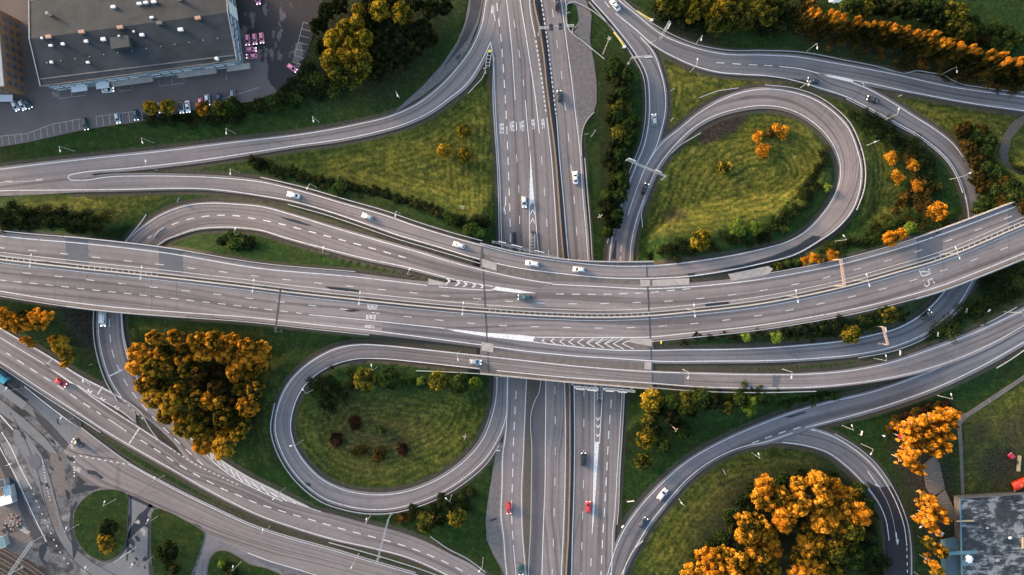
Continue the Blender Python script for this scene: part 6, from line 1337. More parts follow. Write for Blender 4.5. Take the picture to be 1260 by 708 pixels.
# red machine, its timber, and the red covered trailer at the eastern edge
M['red_paint2'] = m_car('machine_red', (.62, .02, .05)); M['red_cover'] = m_plain('red_cover', (.75, .045, .015), .35, 0, .08); M['orange_band'] = m_plain('orange_band', (.85, .33, .04), .5)
c = on_ground(1243, 562); o = empty('digger', c, math.radians(-52), 'small red machine with a black boom standing on the brown grass', 'machine')
m = MB(); m.box((-.5, 0, 1.3), (1.7, 2.1, 1.2), 0, 0, .75); m.build('cab', M['red_paint2'], o); m = MB(); m.box((-1.25, 0, .9), (.7, 1.7, .8), 0, 0, .8); m.build('counterweight', M['red_paint2'], o)
for s_ in (.75, -.75): m = MB(); m.box((-.4, s_, .35), (2.4, .42, .7), 0, 0, .8); m.build('track', M['black'], o)
m = MB(); m.bar((.3, .15, 1.6), (2.0, .1, 2.3), .35, .4); m.bar((2.0, .1, 2.3), (3.6, .2, .9), .3, .3); m.box((3.7, .2, .6), (.6, .9, .7), 0, 0, .7); m.build('boom', M['black'], o); m = MB(); m.bar((-1.7, -.9, 1.4), (-1.7, .9, 1.4), .12, .12); m.build('bumper_bar', M['white_metal'], o)
plank((1254.5,561),(1253,580), .7, 1.2, .5, 'timber', 'timber_stack', 'pale timber beams stacked beside the red machine', 'timber'); 
c = on_ground(1254, 594); o = empty('trailer', (c.x, c.y, c.z), math.radians(22), 'red covered trailer with orange bands at the eastern edge', 'trailer')
m = MB(); loft(m, [[(x, -1.75*k, .7), (x, -1.7*k, 1.6), (x, -1.2*k, 2.3), (x, 0, 2.55), (x, 1.2*k, 2.3), (x, 1.7*k, 1.6), (x, 1.75*k, .7)] for x, k in ((-3.6, .72), (-3.3, .95), (-1, 1), (2, 1), (3.6, .96))]); m.build('cover', M['red_cover'], o)
for x in (-2.2, .2): m = MB(); m.bar((x, -1.6, 1.9), (x + 1.4, -.2, 2.62), .25, .08); m.bar((x + 1.4, -.2, 2.62), (x + .2, 1.5, 2.1), .25, .08); m.build('orange_band', M['orange_band'], o)
m = MB(); m.box((0, -1.9, .55), (6.6, .5, .25)); m.build('side_board', M['white_metal'], o); m = MB(); m.box((0, 0, .5), (7.0, 3.0, .25)); m.build('chassis', M['black'], o)
for x in (-1.2, 1.2):
    for s_ in (1.4, -1.4): m = MB(); m.tube((x, s_ - .15, .4), (x, s_ + .15, .4), .4, .4, 12); m.build('wheel', M['tyre'], o)
# far upper-right scraps: light shed roof and a teal cover among the trees
tarp(1036, 2, 2.2, 1.5, 1.2, .8, 'teal_metal', 'bright teal cover among the trees at the upper edge', seed=9); tarp(1026, 1, 1.5, 2.0, 1.0, .6, 'tarp_white', 'pale sheet among the trees at the upper edge', seed=11)
# lower left corner: shelter, containers, rubble, railway
c = W3(9, 484, 3); o = empty('stop_shelter', (c.x, c.y, 0), math.radians(-36.5), 'long pale-roofed stop shelter beside the dark lane', 'shelter'); m = MB(); m.box((0, 0, 3.0), (17, 3.1, .25)); m.build('roof', M['asphalt_light'], o)
for i in range(4): m = MB(); m.tube((-6.5 + i*4.3, .6, 0), (-6.5 + i*4.3, .6, 2.9), .1, .1, 8); m.build('post', M['steel'], o)
m = MB(); m.box((0, 1.3, 1.4), (14, .08, 2.0)); m.build('back_panel', M['window'], o)
for px, py, L, wd, h, rz, mat, lab in ((9.5,606,2.6,5.0,2.5,.22,'blue_box','blue container beside the verge in the lower left corner'), (5,616.5,6.0,3.2,2.7,.28,'tarp_white','white container in the lower left corner'), (-1,596,4.5,3.0,2.6,.25,'steel_dark','dark container above the blue one in the lower left corner'), (1,668,3.0,4,2.5,.3,'teal_metal','teal container at the western edge near the tracks')):
    if mat == 'blue_box': M['blue_box'] = m_plain('blue_box', (.10, .22, .32), .6, 0, .15)
    c = W3(px, py, h); o = empty('container', (c.x, c.y, .02), rz, lab, 'container'); m = MB(); m.box((0, 0, h/2), (L, wd, h))
    m.build('box', M[mat], o); m = MB()
    for s_ in (-1, 1): m.bar((-L/2, s_*wd/2, h), (L/2, s_*wd/2, h), .14, .14); m.bar((s_*L/2, -wd/2, h), (s_*L/2, wd/2, h), .14, .14)
    m.build('edge_frame', M['steel'], o); m = MB(); m.box((L/2 + .03, 0, h/2), (.06, wd*.9, h*.9)); m.build('door', M['steel'] if mat != 'steel' else M['white_metal'], o)
rb = MB(); r = random.Random(5)
for i in range(140):
    px, py = r.gauss(17, 4.5), r.gauss(642, 4); p = W3(px, py, .1); s_ = r.uniform(.15, .6); rb.box((p.x, p.y, .05 + s_*.3 + r.random()*.3), (s_*1.3, s_, s_*.7), r.random()*3, r.choice((0, 0, 1)), .7)
prop(rb.build('rubble', [M['concrete'], m_plain('brick_rubble', (.34, .15, .09), .9)]), 'heap of pale and reddish rubble on the dirt lot', 'rubble', None, 'stuff')
area('track_bed', [(-60,655),(-4,668),(14,680),(40,692),(62,712),(80,740),(-60,760)], .03, 'soil')
for off, lab in ((0, 'upper railway track in the lower left corner'), (11, 'middle railway track in the lower left corner'), (22, 'lower railway track in the lower left corner')):
    P = wpts(spline([(-60,652+off*1.1),(0,676+off*1.15),(40,700+off*1.2),(75,725+off*1.2)], 4), .06); c0 = P[len(P)//2]; o = empty('railway_track', (c0[0], c0[1], 0), 0, lab, 'railway track')
    T = np.gradient(P[:, :2], axis=0); T /= np.linalg.norm(T, axis=1, keepdims=True); N = np.stack([-T[:, 1], T[:, 0]], 1)
    for s_ in (-.72, .72):
        Pp = np.c_[P[:, :2] + N * s_, P[:, 2]]; m = MB()
        for a, b in zip(Pp[:-1], Pp[1:]): m.bar((a[0]-c0[0], a[1]-c0[1], .26), (b[0]-c0[0], b[1]-c0[1], .26), .14, .16)
        m.build('rail', M['rail_brown'], o)
    m = MB(); q = np.r_[0, np.cumsum(np.linalg.norm(np.diff(P[:, :2], axis=0), axis=1))]
    for t in np.arange(.3, q[-1], .75): x, y = np.interp(t, q, P[:, 0]), np.interp(t, q, P[:, 1]); i = min(np.searchsorted(q, t), len(T)-1); m.box((x-c0[0], y-c0[1], .11), (.26, 2.5, .14), math.atan2(T[i, 1], T[i, 0]))
    sl_ = m.build('sleepers', M['old_timber'], o); sl_['kind'] = 'stuff'
gantry((40,667),(12,707), 0, 6.5, 'lattice portal across the railway tracks', (), (1, 1), 'sign_back', .9)
# ------------------------------------------------------------------ vegetation
def m_leaf(name, stops, shift=.10, transl=.42):
    k = NT(name); t = k.attr('tint').outputs['Fac']; oi = k.n('ShaderNodeObjectInfo').outputs['Random']
    f = k.math('ADD', t, k.math('MULTIPLY', k.math('SUBTRACT', oi, .5), shift * 2)); col = k.ramp(f, stops)
    dif = k.n('ShaderNodeBsdfDiffuse'); tr = k.n('ShaderNodeBsdfTranslucent'); mx = k.n('ShaderNodeMixShader'); mx.inputs[0].default_value = transl
    k.t.links.new(col, dif.inputs[0]); k.t.links.new(col, tr.inputs[0]); k.t.links.new(dif.outputs[0], mx.inputs[1]); k.t.links.new(tr.outputs[0], mx.inputs[2]); k.t.links.new(mx.outputs[0], k.out.inputs['Surface'])
    return k.mat
LEAF = {'orange': m_leaf('leaf_orange', [(.05, (.020, .026, .007)), (.26, (.085, .070, .012)), (.42, (.32, .165, .018)), (.66, (.62, .28, .022)), (.97, (.74, .40, .05))], .20),
        'poplar': m_leaf('leaf_poplar', [(.05, (.018, .020, .007)), (.28, (.060, .050, .012)), (.45, (.115, .080, .014)), (.65, (.38, .165, .016)), (.95, (.66, .28, .03))], .16),
        'amber': m_leaf('leaf_amber', [(.05, (.10, .06, .01)), (.35, (.42, .17, .015)), (.65, (.66, .28, .02)), (.95, (.75, .38, .05))], .08),
        'rust': m_leaf('leaf_rust', [(.05, (.020, .022, .008)), (.35, (.090, .080, .016)), (.50, (.28, .190, .024)), (.74, (.54, .32, .032)), (.98, (.52, .29, .03))], .20),
        'yellow': m_leaf('leaf_yellow', [(.05, (.022, .035, .008)), (.35, (.075, .085, .014)), (.55, (.30, .21, .02)), (.78, (.58, .35, .03)), (.98, (.66, .45, .06))], .10),
        'olive': m_leaf('leaf_olive', [(.05, (.016, .024, .007)), (.40, (.050, .060, .014)), (.70, (.115, .115, .020)), (.97, (.34, .26, .03))], .12),
        'green': m_leaf('leaf_green', [(.05, (.012, .024, .008)), (.45, (.030, .055, .014)), (.80, (.060, .092, .022)), (.98, (.12, .135, .03))], .12),
        'lime': m_leaf('leaf_lime', [(.05, (.05, .09, .015)), (.5, (.13, .20, .03)), (.95, (.24, .30, .05))], .10),
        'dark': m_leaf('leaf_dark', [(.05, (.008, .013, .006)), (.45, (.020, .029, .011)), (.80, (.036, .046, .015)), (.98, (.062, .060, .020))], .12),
        'maroon': m_leaf('leaf_maroon', [(.05, (.014, .010, .007)), (.5, (.034, .018, .011)), (.95, (.08, .036, .017))], .10),
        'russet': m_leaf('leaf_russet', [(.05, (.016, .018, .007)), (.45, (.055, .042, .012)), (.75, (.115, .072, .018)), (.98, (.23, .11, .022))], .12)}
M['bark'] = m_plain('bark', (.055, .043, .035), .95, 0, .3, 3); M['birch_bark'] = m_plain('pale_bark', (.46, .40, .34), .9, 0, .2, 3)
def leaves_mesh(name, centres, radii, zs, n, size, seed, mat, up_bias=.35, fill=.18, tint_h=.25):
    """leaf-sized faces spread through clumps; every clump has its own colour"""
    g = np.random.default_rng(seed); centres = np.asarray(centres, float); radii = np.asarray(radii, float); m = len(centres)
    wgt = radii ** 2; ci = g.choice(m, n, p=wgt / wgt.sum())
    d = g.normal(size=(n, 3)); d[:, 2] += up_bias; d /= np.linalg.norm(d, axis=1, keepdims=True)
    rr = np.where(g.random(n) < fill, g.random(n) ** .5 * .8, g.uniform(.62, 1.28, n))
    P = centres[ci] + d * (radii[ci] * rr)[:, None] * np.array([1, 1, zs])
    nrm = d + g.normal(size=(n, 3)) * .55; nrm /= np.linalg.norm(nrm, axis=1, keepdims=True)
    a = np.cross(nrm, g.normal(size=(n, 3))); a /= np.maximum(np.linalg.norm(a, axis=1, keepdims=True), 1e-6); b = np.cross(nrm, a)
    s_ = (size * g.uniform(.6, 1.35, n))[:, None]
    Q = np.stack([P + a * s_, P + b * s_ * .62, P - a * s_, P - b * s_ * .62], 1).reshape(-1, 3)
    clump = g.normal(.5, .21, m); hz = (P[:, 2] - P[:, 2].min()) / max(np.ptp(P[:, 2]), 1e-6)
    tint = np.clip(clump[ci] + g.normal(0, .16, n) + tint_h * (hz - .5) * 0, 0, 1)
    me = bpy.data.meshes.new(name); me.vertices.add(4 * n); me.vertices.foreach_set('co', Q.astype(np.float32).ravel())
    me.loops.add(4 * n); me.loops.foreach_set('vertex_index', np.arange(4 * n, dtype=np.int32)); me.polygons.add(n)
    me.polygons.foreach_set('loop_start', np.arange(0, 4 * n, 4, dtype=np.int32)); me.polygons.foreach_set('loop_total', np.full(n, 4, np.int32)); me.update()
    at = me.attributes.new('tint', 'FLOAT', 'FACE'); at.data.foreach_set('value', tint.astype(np.float32)); me.materials.append(LEAF[mat]); return me
def crown_round(kind, seed, n=5600, lobes=46, leaf=.060):
    g = np.random.default_rng(seed); C, R = [], []
    for i in range(lobes):
        t = g.uniform(0, 2 * math.pi); ph = g.uniform(-.25, 1.0); r = g.uniform(.50, .80) * math.sqrt(max(.08, 1 - max(ph, 0) ** 2 * .75))
        C.append((r * math.cos(t), r * math.sin(t), .62 + .26 * ph)); R.append(g.uniform(.09, .22))
    C.append((0, 0, .62)); R.append(.34); C.append((g.uniform(-.2, .2), g.uniform(-.2, .2), .84)); R.append(.24)
    return leaves_mesh('crown', C, R, .42, n, leaf, seed, kind)
def crown_ball(kind, seed, n=3600, leaf=.072):
    g = np.random.default_rng(seed); C, R = [(0, 0, .58)], [.62]
    for i in range(34):
        t = i * 2.39996 + g.normal(0, .15); c = (i + .5) / 34; ph = math.asin(min(1, c)) ; r = .80 * math.cos(ph) * g.uniform(.88, 1.06); C.append((r * math.cos(t), r * math.sin(t), .46 + .44 * math.sin(ph) * g.uniform(.9, 1.05))); R.append(g.uniform(.17, .27))
    return leaves_mesh('crown', C, R, .55, n, leaf, seed, kind, .5, .1)
def crown_column(kind, seed, n=4200):
    g = np.random.default_rng(seed); C, R = [], []
    for i in range(64):
        h = (i + g.random()) / 64; w_ = .25 + .75 * math.sin(math.pi * min(1, (h * .80 + .14))) ** .7
        t = g.uniform(0, 6.28); q = g.uniform(.35, 1.0); C.append((w_ * q * math.cos(t), w_ * q * math.sin(t), .06 + .90 * h)); R.append(g.uniform(.12, .30))
    me = leaves_mesh('crown', C, R, .14, n, .075, seed, kind, .3)
    z = np.empty(len(me.polygons) * 4 * 3, np.float32); me.vertices.foreach_get('co', z); zc = z.reshape(-1, 4, 3)[:, :, 2].mean(1)
    t = np.empty(len(me.polygons), np.float32); me.attributes['tint'].data.foreach_get('value', t)
    # low sun on the tops painted into the tint, shaded lower leaves kept olive
    me.attributes['tint'].data.foreach_set('value', np.clip(.18 + (t - .5) * .50 + np.clip((zc - .70) / .24, 0, 1) ** 1.2 * .60, 0, 1).astype(np.float32)); return me
def crown_sparse(kind, seed, n=1500):
    g = np.random.default_rng(seed); C, R = [], []
    for i in range(20):
        t = g.uniform(0, 6.28); h = g.uniform(0, 1); r = g.uniform(.2, .85) * (1 - .45 * h)
        C.append((r * math.cos(t), r * math.sin(t), .30 + .66 * h)); R.append(g.uniform(.14, .28))
    return leaves_mesh('crown', C, R, .35, n, .085, seed, kind)
def bush_mesh(kind, seed, n=900):
    g = np.random.default_rng(seed); C, R = [], []
    for i in range(11):
        t = g.uniform(0, 6.28); r = g.uniform(.2, .72); C.append((r * math.cos(t), r * math.sin(t), .30 + .25 * g.random())); R.append(g.uniform(.26, .42))
    C.append((0, 0, .5)); R.append(.5); return leaves_mesh('bush', C, R, .95, n, .12, seed, kind)
def trunk_mesh(seed, birch=False, column=False):
    g = np.random.default_rng(seed); m = MB(); th = .05 if birch else .085 if not column else .10
    pts = [(0, 0, -.02), (g.normal(0, .02), g.normal(0, .02), .3), (g.normal(0, .05), g.normal(0, .05), .6), (g.normal(0, .06), g.normal(0, .06), .9)]
    for i, (a, b) in enumerate(zip(pts[:-1], pts[1:])): m.tube(a, b, th * (1 - .28 * i), th * (1 - .28 * (i + 1)), 7)
    for i in range(7):
        z0 = g.uniform(.3, .75); t = g.uniform(0, 6.28); L = g.uniform(.4, .75) * (1 if not column else .5); m.tube((0, 0, z0), (L * math.cos(t), L * math.sin(t), z0 + g.uniform(.08, .2)), th * .4, th * .12, 5)
    return m.mesh('trunk', [M['birch_bark' if birch else 'bark']])
CR = {}
for i, kd in enumerate(('orange','rust','yellow','olive','green','dark','lime','russet','amber')): CR[kd] = [(crown_ball if kd in ('yellow','olive','green','lime') else crown_round)(kd, 100 * i + j) for j in range(5 if kd in ('orange','rust') else 3)]
CR['poplar'] = [crown_column('poplar', 2000 + j) for j in range(5)]; CR['aspen'] = [crown_sparse('amber', 3000 + j) for j in range(5)]
TRK = [trunk_mesh(i) for i in range(3)]; TRB = [trunk_mesh(10 + i, True) for i in range(3)]; TRC = [trunk_mesh(20 + i, False, True) for i in range(2)]
BU = {kd: [bush_mesh(kd, 5000 + 50 * i + j) for j in range(4)] for i, kd in enumerate(('dark','green','russet','maroon','lime','amber','olive','yellow'))}
_o = 'first second third fourth fifth sixth seventh eighth ninth'.split()
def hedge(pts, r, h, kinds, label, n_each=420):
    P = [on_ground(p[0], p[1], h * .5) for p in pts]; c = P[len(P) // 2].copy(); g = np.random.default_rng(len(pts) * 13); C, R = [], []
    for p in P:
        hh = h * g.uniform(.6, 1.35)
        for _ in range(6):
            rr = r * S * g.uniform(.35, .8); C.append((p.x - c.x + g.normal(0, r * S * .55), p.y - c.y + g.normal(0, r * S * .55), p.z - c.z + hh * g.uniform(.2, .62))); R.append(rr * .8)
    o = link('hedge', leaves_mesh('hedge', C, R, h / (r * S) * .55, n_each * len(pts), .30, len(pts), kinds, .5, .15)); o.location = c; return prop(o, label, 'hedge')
ORD = _o + 'tenth eleventh twelfth thirteenth fourteenth fifteenth sixteenth seventeenth eighteenth nineteenth'.split()
for _t, _u in (('twenty', 'twentieth'), ('thirty', 'thirtieth'), ('forty', 'fortieth'), ('fifty', 'fiftieth'), ('sixty', 'sixtieth'), ('seventy', 'seventieth'), ('eighty', 'eightieth')): ORD += [_u] + [_t + '-' + q for q in _o]
tr_rng = random.Random(3)
def tree(kind, px, py, r, h, label, group=None, name='tree'):
    """px, py: where the middle of the crown shows; r: crown radius in photo pixels; h: height in metres"""
    zc = h * .68; loc = on_ground(px, py, zc); rm = r * S * (1.12 if kind in ('yellow','olive','green','lime') else 1.0)
    o = empty(name, loc, tr_rng.uniform(0, 6.28), label, 'tree', group); o.scale = (rm, rm, h)
    link('trunk', tr_rng.choice(TRB if kind == 'aspen' else TRC if kind == 'poplar' else TRK), o); link('crown', tr_rng.choice(CR[kind]), o); return o
def bush(kind, px, py, r, label, group=None, h=None):
    rm = r * S * 1.22; h = h or max(.8, rm * 1.15); loc = on_ground(px, py, h * .5); o = link('bush', tr_rng.choice(BU[kind])); o.location = loc; o.scale = (rm, rm, h); o.rotation_euler = (0, 0, tr_rng.uniform(0, 6.28)); return prop(o, label, 'bush', group)
def rows(kind_f, rws, h, r, tmpl, group, name='tree', rowname=None, jit=2.0):
    rr = random.Random(len(group) * 7 + len(rws))
    for ri, row in enumerate(rws):
        for i, p in enumerate(sorted(row)):
            k = p[2] if len(p) > 2 else kind_f(ri, i, p); rad = p[3] if len(p) > 3 else r * rr.uniform(.70, 1.18)
            tree(k, p[0] + rr.uniform(-jit, jit), p[1] + rr.uniform(-jit, jit), rad, h * rr.uniform(.74, 1.14), tmpl.format(n=ORD[i], row=ORD[ri], kind=k if k != 'rust' else 'rusty'), group, name)
# the orange wood west of the southern loop
WW = [[(192,417),(214,414),(240,416),(266,419),(285,418),(305,423),(320,434)], [(168,433),(181,440),(202,434),(226,437),(250,434),(275,436),(298,443),(316,449)], [(170,452),(188,456),(207,453),(228,456),(248,459,'russet',11),(269,458,'russet',11),(288,459),(307,461)],
      [(178,472),(197,475),(220,478),(243,472,'russet',12),(266,475,'russet',12),(296,478),(313,480)], [(190,492),(212,494),(238,494),(262,494),(284,496,'russet',12),(303,499)], [(205,510),(225,513),(248,516),(276,512),(297,520)], [(225,527),(247,533),(270,535),(293,531)], [(250,547),(275,549)]]
rows(lambda a, i, p: 'orange' if (a < 2 or p[0] < 185 or (a * 5 + i * 3) % 7 < 2) else 'rust', WW, 12, 14.5, 'tree in the western wood, {row} row below the motorway, {n} from the west', 'trees of the wood west of the southern loop')
# the orange wood in the south-east bend
SW_ = [[(943,599),(962,611),(984,598),(1004,595),(1028,604),(1048,612)], [(940,615),(965,626),(985,622),(1010,622),(1030,624),(1056,634)], [(916,640),(934,648),(968,640),(990,640),(1012,644),(1040,645),(1050,655,'olive')], [(918,656),(946,662),(1000,662),(1026,662,'rust'),(1044,668,'olive',12)],
       [(868,686),(887,684),(907,688),(930,682),(952,676),(985,685),(1006,674),(1030,682,'olive'),(1050,688,'green',14)], [(856,704),(880,706),(903,706),(926,704),(950,700,'rust'),(984,705),(1005,702),(1030,706,'olive')], [(868,722),(895,724),(920,722),(960,722),(990,722)]]
rows(lambda a, i, p: 'orange' if (a * 3 + i) % 4 else 'amber', SW_, 13, 16.5, 'tree in the south-east bend wood, {row} row from the top, {n} from the west', 'trees of the wood inside the south-east bend')
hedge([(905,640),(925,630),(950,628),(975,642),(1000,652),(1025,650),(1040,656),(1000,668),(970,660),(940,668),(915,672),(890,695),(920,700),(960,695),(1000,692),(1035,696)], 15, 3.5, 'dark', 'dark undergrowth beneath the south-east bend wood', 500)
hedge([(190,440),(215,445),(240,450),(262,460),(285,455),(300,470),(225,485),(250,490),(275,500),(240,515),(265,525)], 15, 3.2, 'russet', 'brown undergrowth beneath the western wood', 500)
# clump at the parking yard corner
NWY = [(425,38,'yellow',14),(440,30,'yellow',11),(411,50,'yellow',13),(432,56,'yellow',12),(447,47,'yellow',13),(408,74,'yellow',13),(424,70,'yellow',12),(444,70,'yellow',12),(416,88,'olive',13),(434,92,'olive',14),(447,85,'olive',11),(441,13,'yellow',8),(466,13,'yellow',13),(494,17,'yellow',13)]
for i, p in enumerate(sorted(NWY)): tree(p[2], p[0], p[1], p[3], 11, 'bright yellow-leaved tree of the clump by the wet yard, %s from the west' % ORD[i] if p[2] == 'yellow' else 'olive tree at the foot of the yellow clump, %s crown from the west' % ORD[i], 'trees of the yellow clump by the wet yard')
NWD = [(402,14),(418,6),(456,3),(482,4),(510,3),(530,12),(482,36),(505,38),(520,34),(468,46),(490,56),(512,58),(465,64),(478,80),(498,76),(462,92),(545,8),(528,48),(472,30),(455,28,),(392,32),(396,58)]
for i, p in enumerate(sorted(NWD)): tree('dark', p[0], p[1], 12.5, 8.5, 'dark tree behind the yellow clump, %s counting eastward from the yard' % ORD[i], 'dark trees behind the yellow clump')
for i, p in enumerate(sorted([(400,102),(386,98),(378,86),(372,110),(356,108),(350,120),(338,126),(322,130),(364,122),(390,112),(413,108)])): bush('green' if i % 3 == 1 else 'dark', p[0], p[1], 11, 'bush along the yard corner, %s from the west' % ORD[i], 'bushes along the yard corner', 3.2)
tree('yellow',184,132,8,6.5,'small yellow tree over the parked cars, western one of the two'); tree('yellow',205,131,9,6.5,'small yellow tree over the parked cars, eastern one of the two'); tree('orange',250,134,10.5,7,'small orange tree over the parked cars in the yard'); tree('olive',269,133,9,6,'olive tree in the bays right beside the small orange tree'); tree('green',285,130,10,5.5,'green tree at the eastern end of the parking bays')
hedge([(182,146),(193,150),(204,148),(215,147),(226,143),(240,146),(258,145),(275,147),(292,142),(304,137)], 9, 2.4, 'dark', 'dark shrub border under the small yard trees')
# olive trees above the fork
NE = [(820,2,'olive',10),(836,6,'olive',12),(853,12,'yellow',12),(869,6,'olive',11),(877,14,'yellow',10),(890,10,'yellow',11),(882,28,'olive',12),(899,26,'olive',12),(908,10,'olive',12),(918,22,'olive',12),(930,8,'olive',12),(943,18,'olive',12),(955,5,'olive',11),(858,-4,'olive',11),(900,-4,'olive',11),(936,-6,'olive',11)]
for i, p in enumerate(sorted(NE)): tree(p[2], p[0], p[1], p[3], 10, 'olive and yellow tree above the north-east road, %s from the fork' % ORD[i], 'olive trees above the north-east road')
for i, p in enumerate([(970,8,'dark'),(982,20,'russet'),(995,6,'russet'),(968,26,'dark'),(990,34,'russet'),(812,14,'dark'),(826,18,'dark'),(866,30,'dark'),(846,24,'dark'),(1004,30,'russet'),(960,34,'dark'),(940,34,'dark')]):
    bush(p[2], p[0], p[1], 12, 'dark shrub under the olive trees, %s in its group' % ORD[i], 'shrubs under the olive trees', 4)
# the tall poplar row
tp = [(1000,10),(1011,14),(1022,15),(1033,17),(1044,19),(1055,21),(1065,25),(1075,26),(1086,27),(1097,28.5),(1108,30),(1119,33.5),(1130,37),(1141,40),(1152,43),(1163,47),(1174,50),(1188,55),(1199,58),(1210,60),(1221,62.5),(1232,67),(1243,71),(1254,75),(1266,80),(1278,86)]
for i, (x, y) in enumerate(tp):
    hh = 16 + tr_rng.uniform(-3.0, 2.2); x += tr_rng.uniform(-3.5, 3.5); y += tr_rng.uniform(-2, 3); q = W(x, y + 2, hh); px_, py_ = TOPX(q[0], q[1], 0); loc = on_ground(px_, py_); o = empty('poplar_tree', loc, i * 1.7, 'slender tree of the tall orange-topped row along the north-east road, %s from the west' % ORD[i], 'tree', 'tall orange-topped row'); wd = tr_rng.uniform(1.7, 2.7); o.scale = (wd, wd, hh + .8)
    link('trunk', TRC[i % 2], o); link('crown', CR['poplar'][i % 5], o)
hedge([(1005,44),(1020,48),(1036,52),(1052,57),(1068,62),(1086,68),(1104,73),(1122,79),(1140,84),(1158,88),(1176,90),(1194,94),(1212,98),(1230,102),(1248,106)], 10, 2.2, 'russet', 'low dark undergrowth hedge at the foot of the tall orange row')
# tall dark growth behind the row
BK = [(1050,4,'green'),(1064,8,'olive'),(1080,8,'dark'),(1094,12,'dark'),(1108,8,'dark'),(1120,14,'dark'),(1132,6,'green'),(1140,18,'dark'),(1154,26,'dark'),(1150,8,'green'),(1164,14,'olive'),(1172,28,'olive'),(1180,16,'olive'),(1188,38,'olive'),(1198,28,'green'),(1196,46,'russet'),(1212,48,'russet'),(1206,38,'green'),(1224,52,'green'),(1240,58,'green'),(1252,48,'green'),(1240,40,'green'),(1226,36,'green')]
for i, p in enumerate(sorted(BK)): tree(p[2], p[0], p[1], 12 if p[0] < 1195 else 9, 8 if p[0] < 1195 else 4, 'leafy tree behind the tall orange row, %s from the west' % ORD[i], 'trees behind the tall orange row')
# hedge of dark trees beside the northbound lanes
for i, p in enumerate([(757,84,12),(762,100,11),(766,113,11),(763,132,13),(760,142,11),(765,162,14),(772,152,9),(757,178,10),(762,190,12),(757,205,11),(764,218,10),(755,228,10),(761,240,11),(753,252,10),(758,264,10),(750,274,8),(770,92,9),(754,122,9),(776,150,9),(752,148,9),(774,172,9),(750,192,8),(748,240,8),(744,262,7),(766,228,9),(760,276,7),(748,286,7)]):
    tree('olive' if i in (3, 5) else 'dark' if i % 2 else 'green', p[0], p[1], p[2], 6, 'tree of the dark hedge beside the northbound lanes, %s from the top' % ORD[i], 'hedge trees beside the northbound lanes')
# northern loop: planting inside
for p in [(931.6,167.5,7,'amber','small orange bush in the northern loop, left of the pair near its top'),(959.6,163,10,'amber','large orange bush near the top of the northern loop'),(939.4,187,9,'amber','round orange bush below the pair in the northern loop'),(891,205,9,'yellow','yellow-orange bush alone on the mown meadow of the northern loop'),(948,164,6,'russet','reddish bush squeezed between the two orange ones')]: bush(p[3], p[0], p[1], p[2], p[4], 'orange bushes in the northern loop', 3)
tree('yellow',863,296,12,6,'yellow tree in the hedge at the lower end of the northern loop'); tree('lime',909,280,10,4.5,'light green tree in the northern loop hedge, western one'); tree('lime',929,281,8,4.5,'light green tree in the northern loop hedge, eastern one'); bush('lime',1018,231,5,'small light green bush beside the eastern hedge of the northern loop'); bush('lime',966,281,4,'tiny light green bush on the lower hedge of the northern loop')
def thick(L, n=1, d=7.5, seed=1):
    """the same planting, filled out with neighbours so that it closes up"""
    r = random.Random(seed); out = [tuple(p[:2]) for p in L]
    for p in L:
        for _ in range(n): out.append((p[0] + r.uniform(-d, d), p[1] + r.uniform(-d * .7, d * .7)))
    return out
HN = [(800,312),(812,306),(825,302),(838,300),(848,304),(830,310),(850,308),(874,302),(885,294),(896,296),(908,295),(922,297),(935,293),(946,286),(956,280),(966,272),(976,264),(984,256),(991,247),(997,238),(1001,228),(1004,218),(1008,207),(1011,197),(1013,188),(950,274),(970,258),(985,242),(996,224)]
hedge(HN[:9] + HN[9:25], 8.5, 2.4, 'dark', 'long dark hedge curving along the lower and eastern inside of the northern loop'); hedge(HN[25:] + [(944,288)], 7, 2.0, 'green', 'thin inner hedge strip on the meadow side of the northern loop hedge')
# planting between loop and branch road
for i, p in enumerate([(1098,194,8),(1124,202,8),(1104,219,8.5),(1128,227,8),(1111,244,7)]): bush('amber' if i < 4 else 'russet', p[0], p[1], p[2], 'orange bush on the meadow inside the branch road, %s from the top' % ORD[i], 'orange bushes inside the branch road', 2.6)
tree('amber',1154,260,15,7,'large orange tree inside the bend by the eastern underpass'); tree('amber',1096,294,11,6,'orange tree beside the motorway, western one of the close pair'); tree('amber',1108,288,9,6,'orange tree beside the motorway, eastern one of the close pair'); tree('lime',1121,280,7,4,'light green tree right of the orange pair beside the motorway')
HE = [(1066,147),(1076,152),(1087,158),(1098,164),(1108,171),(1118,178),(1127,187),(1134,197),(1140,207),(1145,218),(1149,230),(1140,228),(1130,212),(1120,194),(1136,240),(1130,252),(1128,266),(1118,270),(1138,276),(1072,290),(1064,296),(1052,298),(1042,302),(1032,305),(1078,296),(1084,284),(1100,276),(1112,272),(1018,306),(1150,284),(1166,276),(1142,286)]
hedge(HE[:11] + HE[24:24], 11, 2.8, 'dark', 'dark thicket along the inner side of the branch road, upper part'); hedge(HE[11:19], 11, 2.8, 'russet', 'brownish thicket between orange bushes and the eastern underpass'); hedge(HE[19:24] + HE[28:29], 10, 2.4, 'dark', 'dark low thicket beside the motorway below the northern loop'); hedge(HE[24:28] + HE[29:], 10.5, 2.6, 'green', 'green thicket around the orange trees by the eastern motorway edge')
for i, p in enumerate([(958,328,6,'olive'),(968,324,6,'green'),(980,322,6,'green'),(993,320,6.5,'amber'),(1003,317,7,'amber'),(1012,320,5,'russet'),(1024,313,8,'amber')]): bush(p[3], p[0], p[1], p[2], 'low bush on the tip beside the motorway before the tan gantry, %s from the west' % ORD[i], 'bushes on the tip before the tan gantry', 2.2)
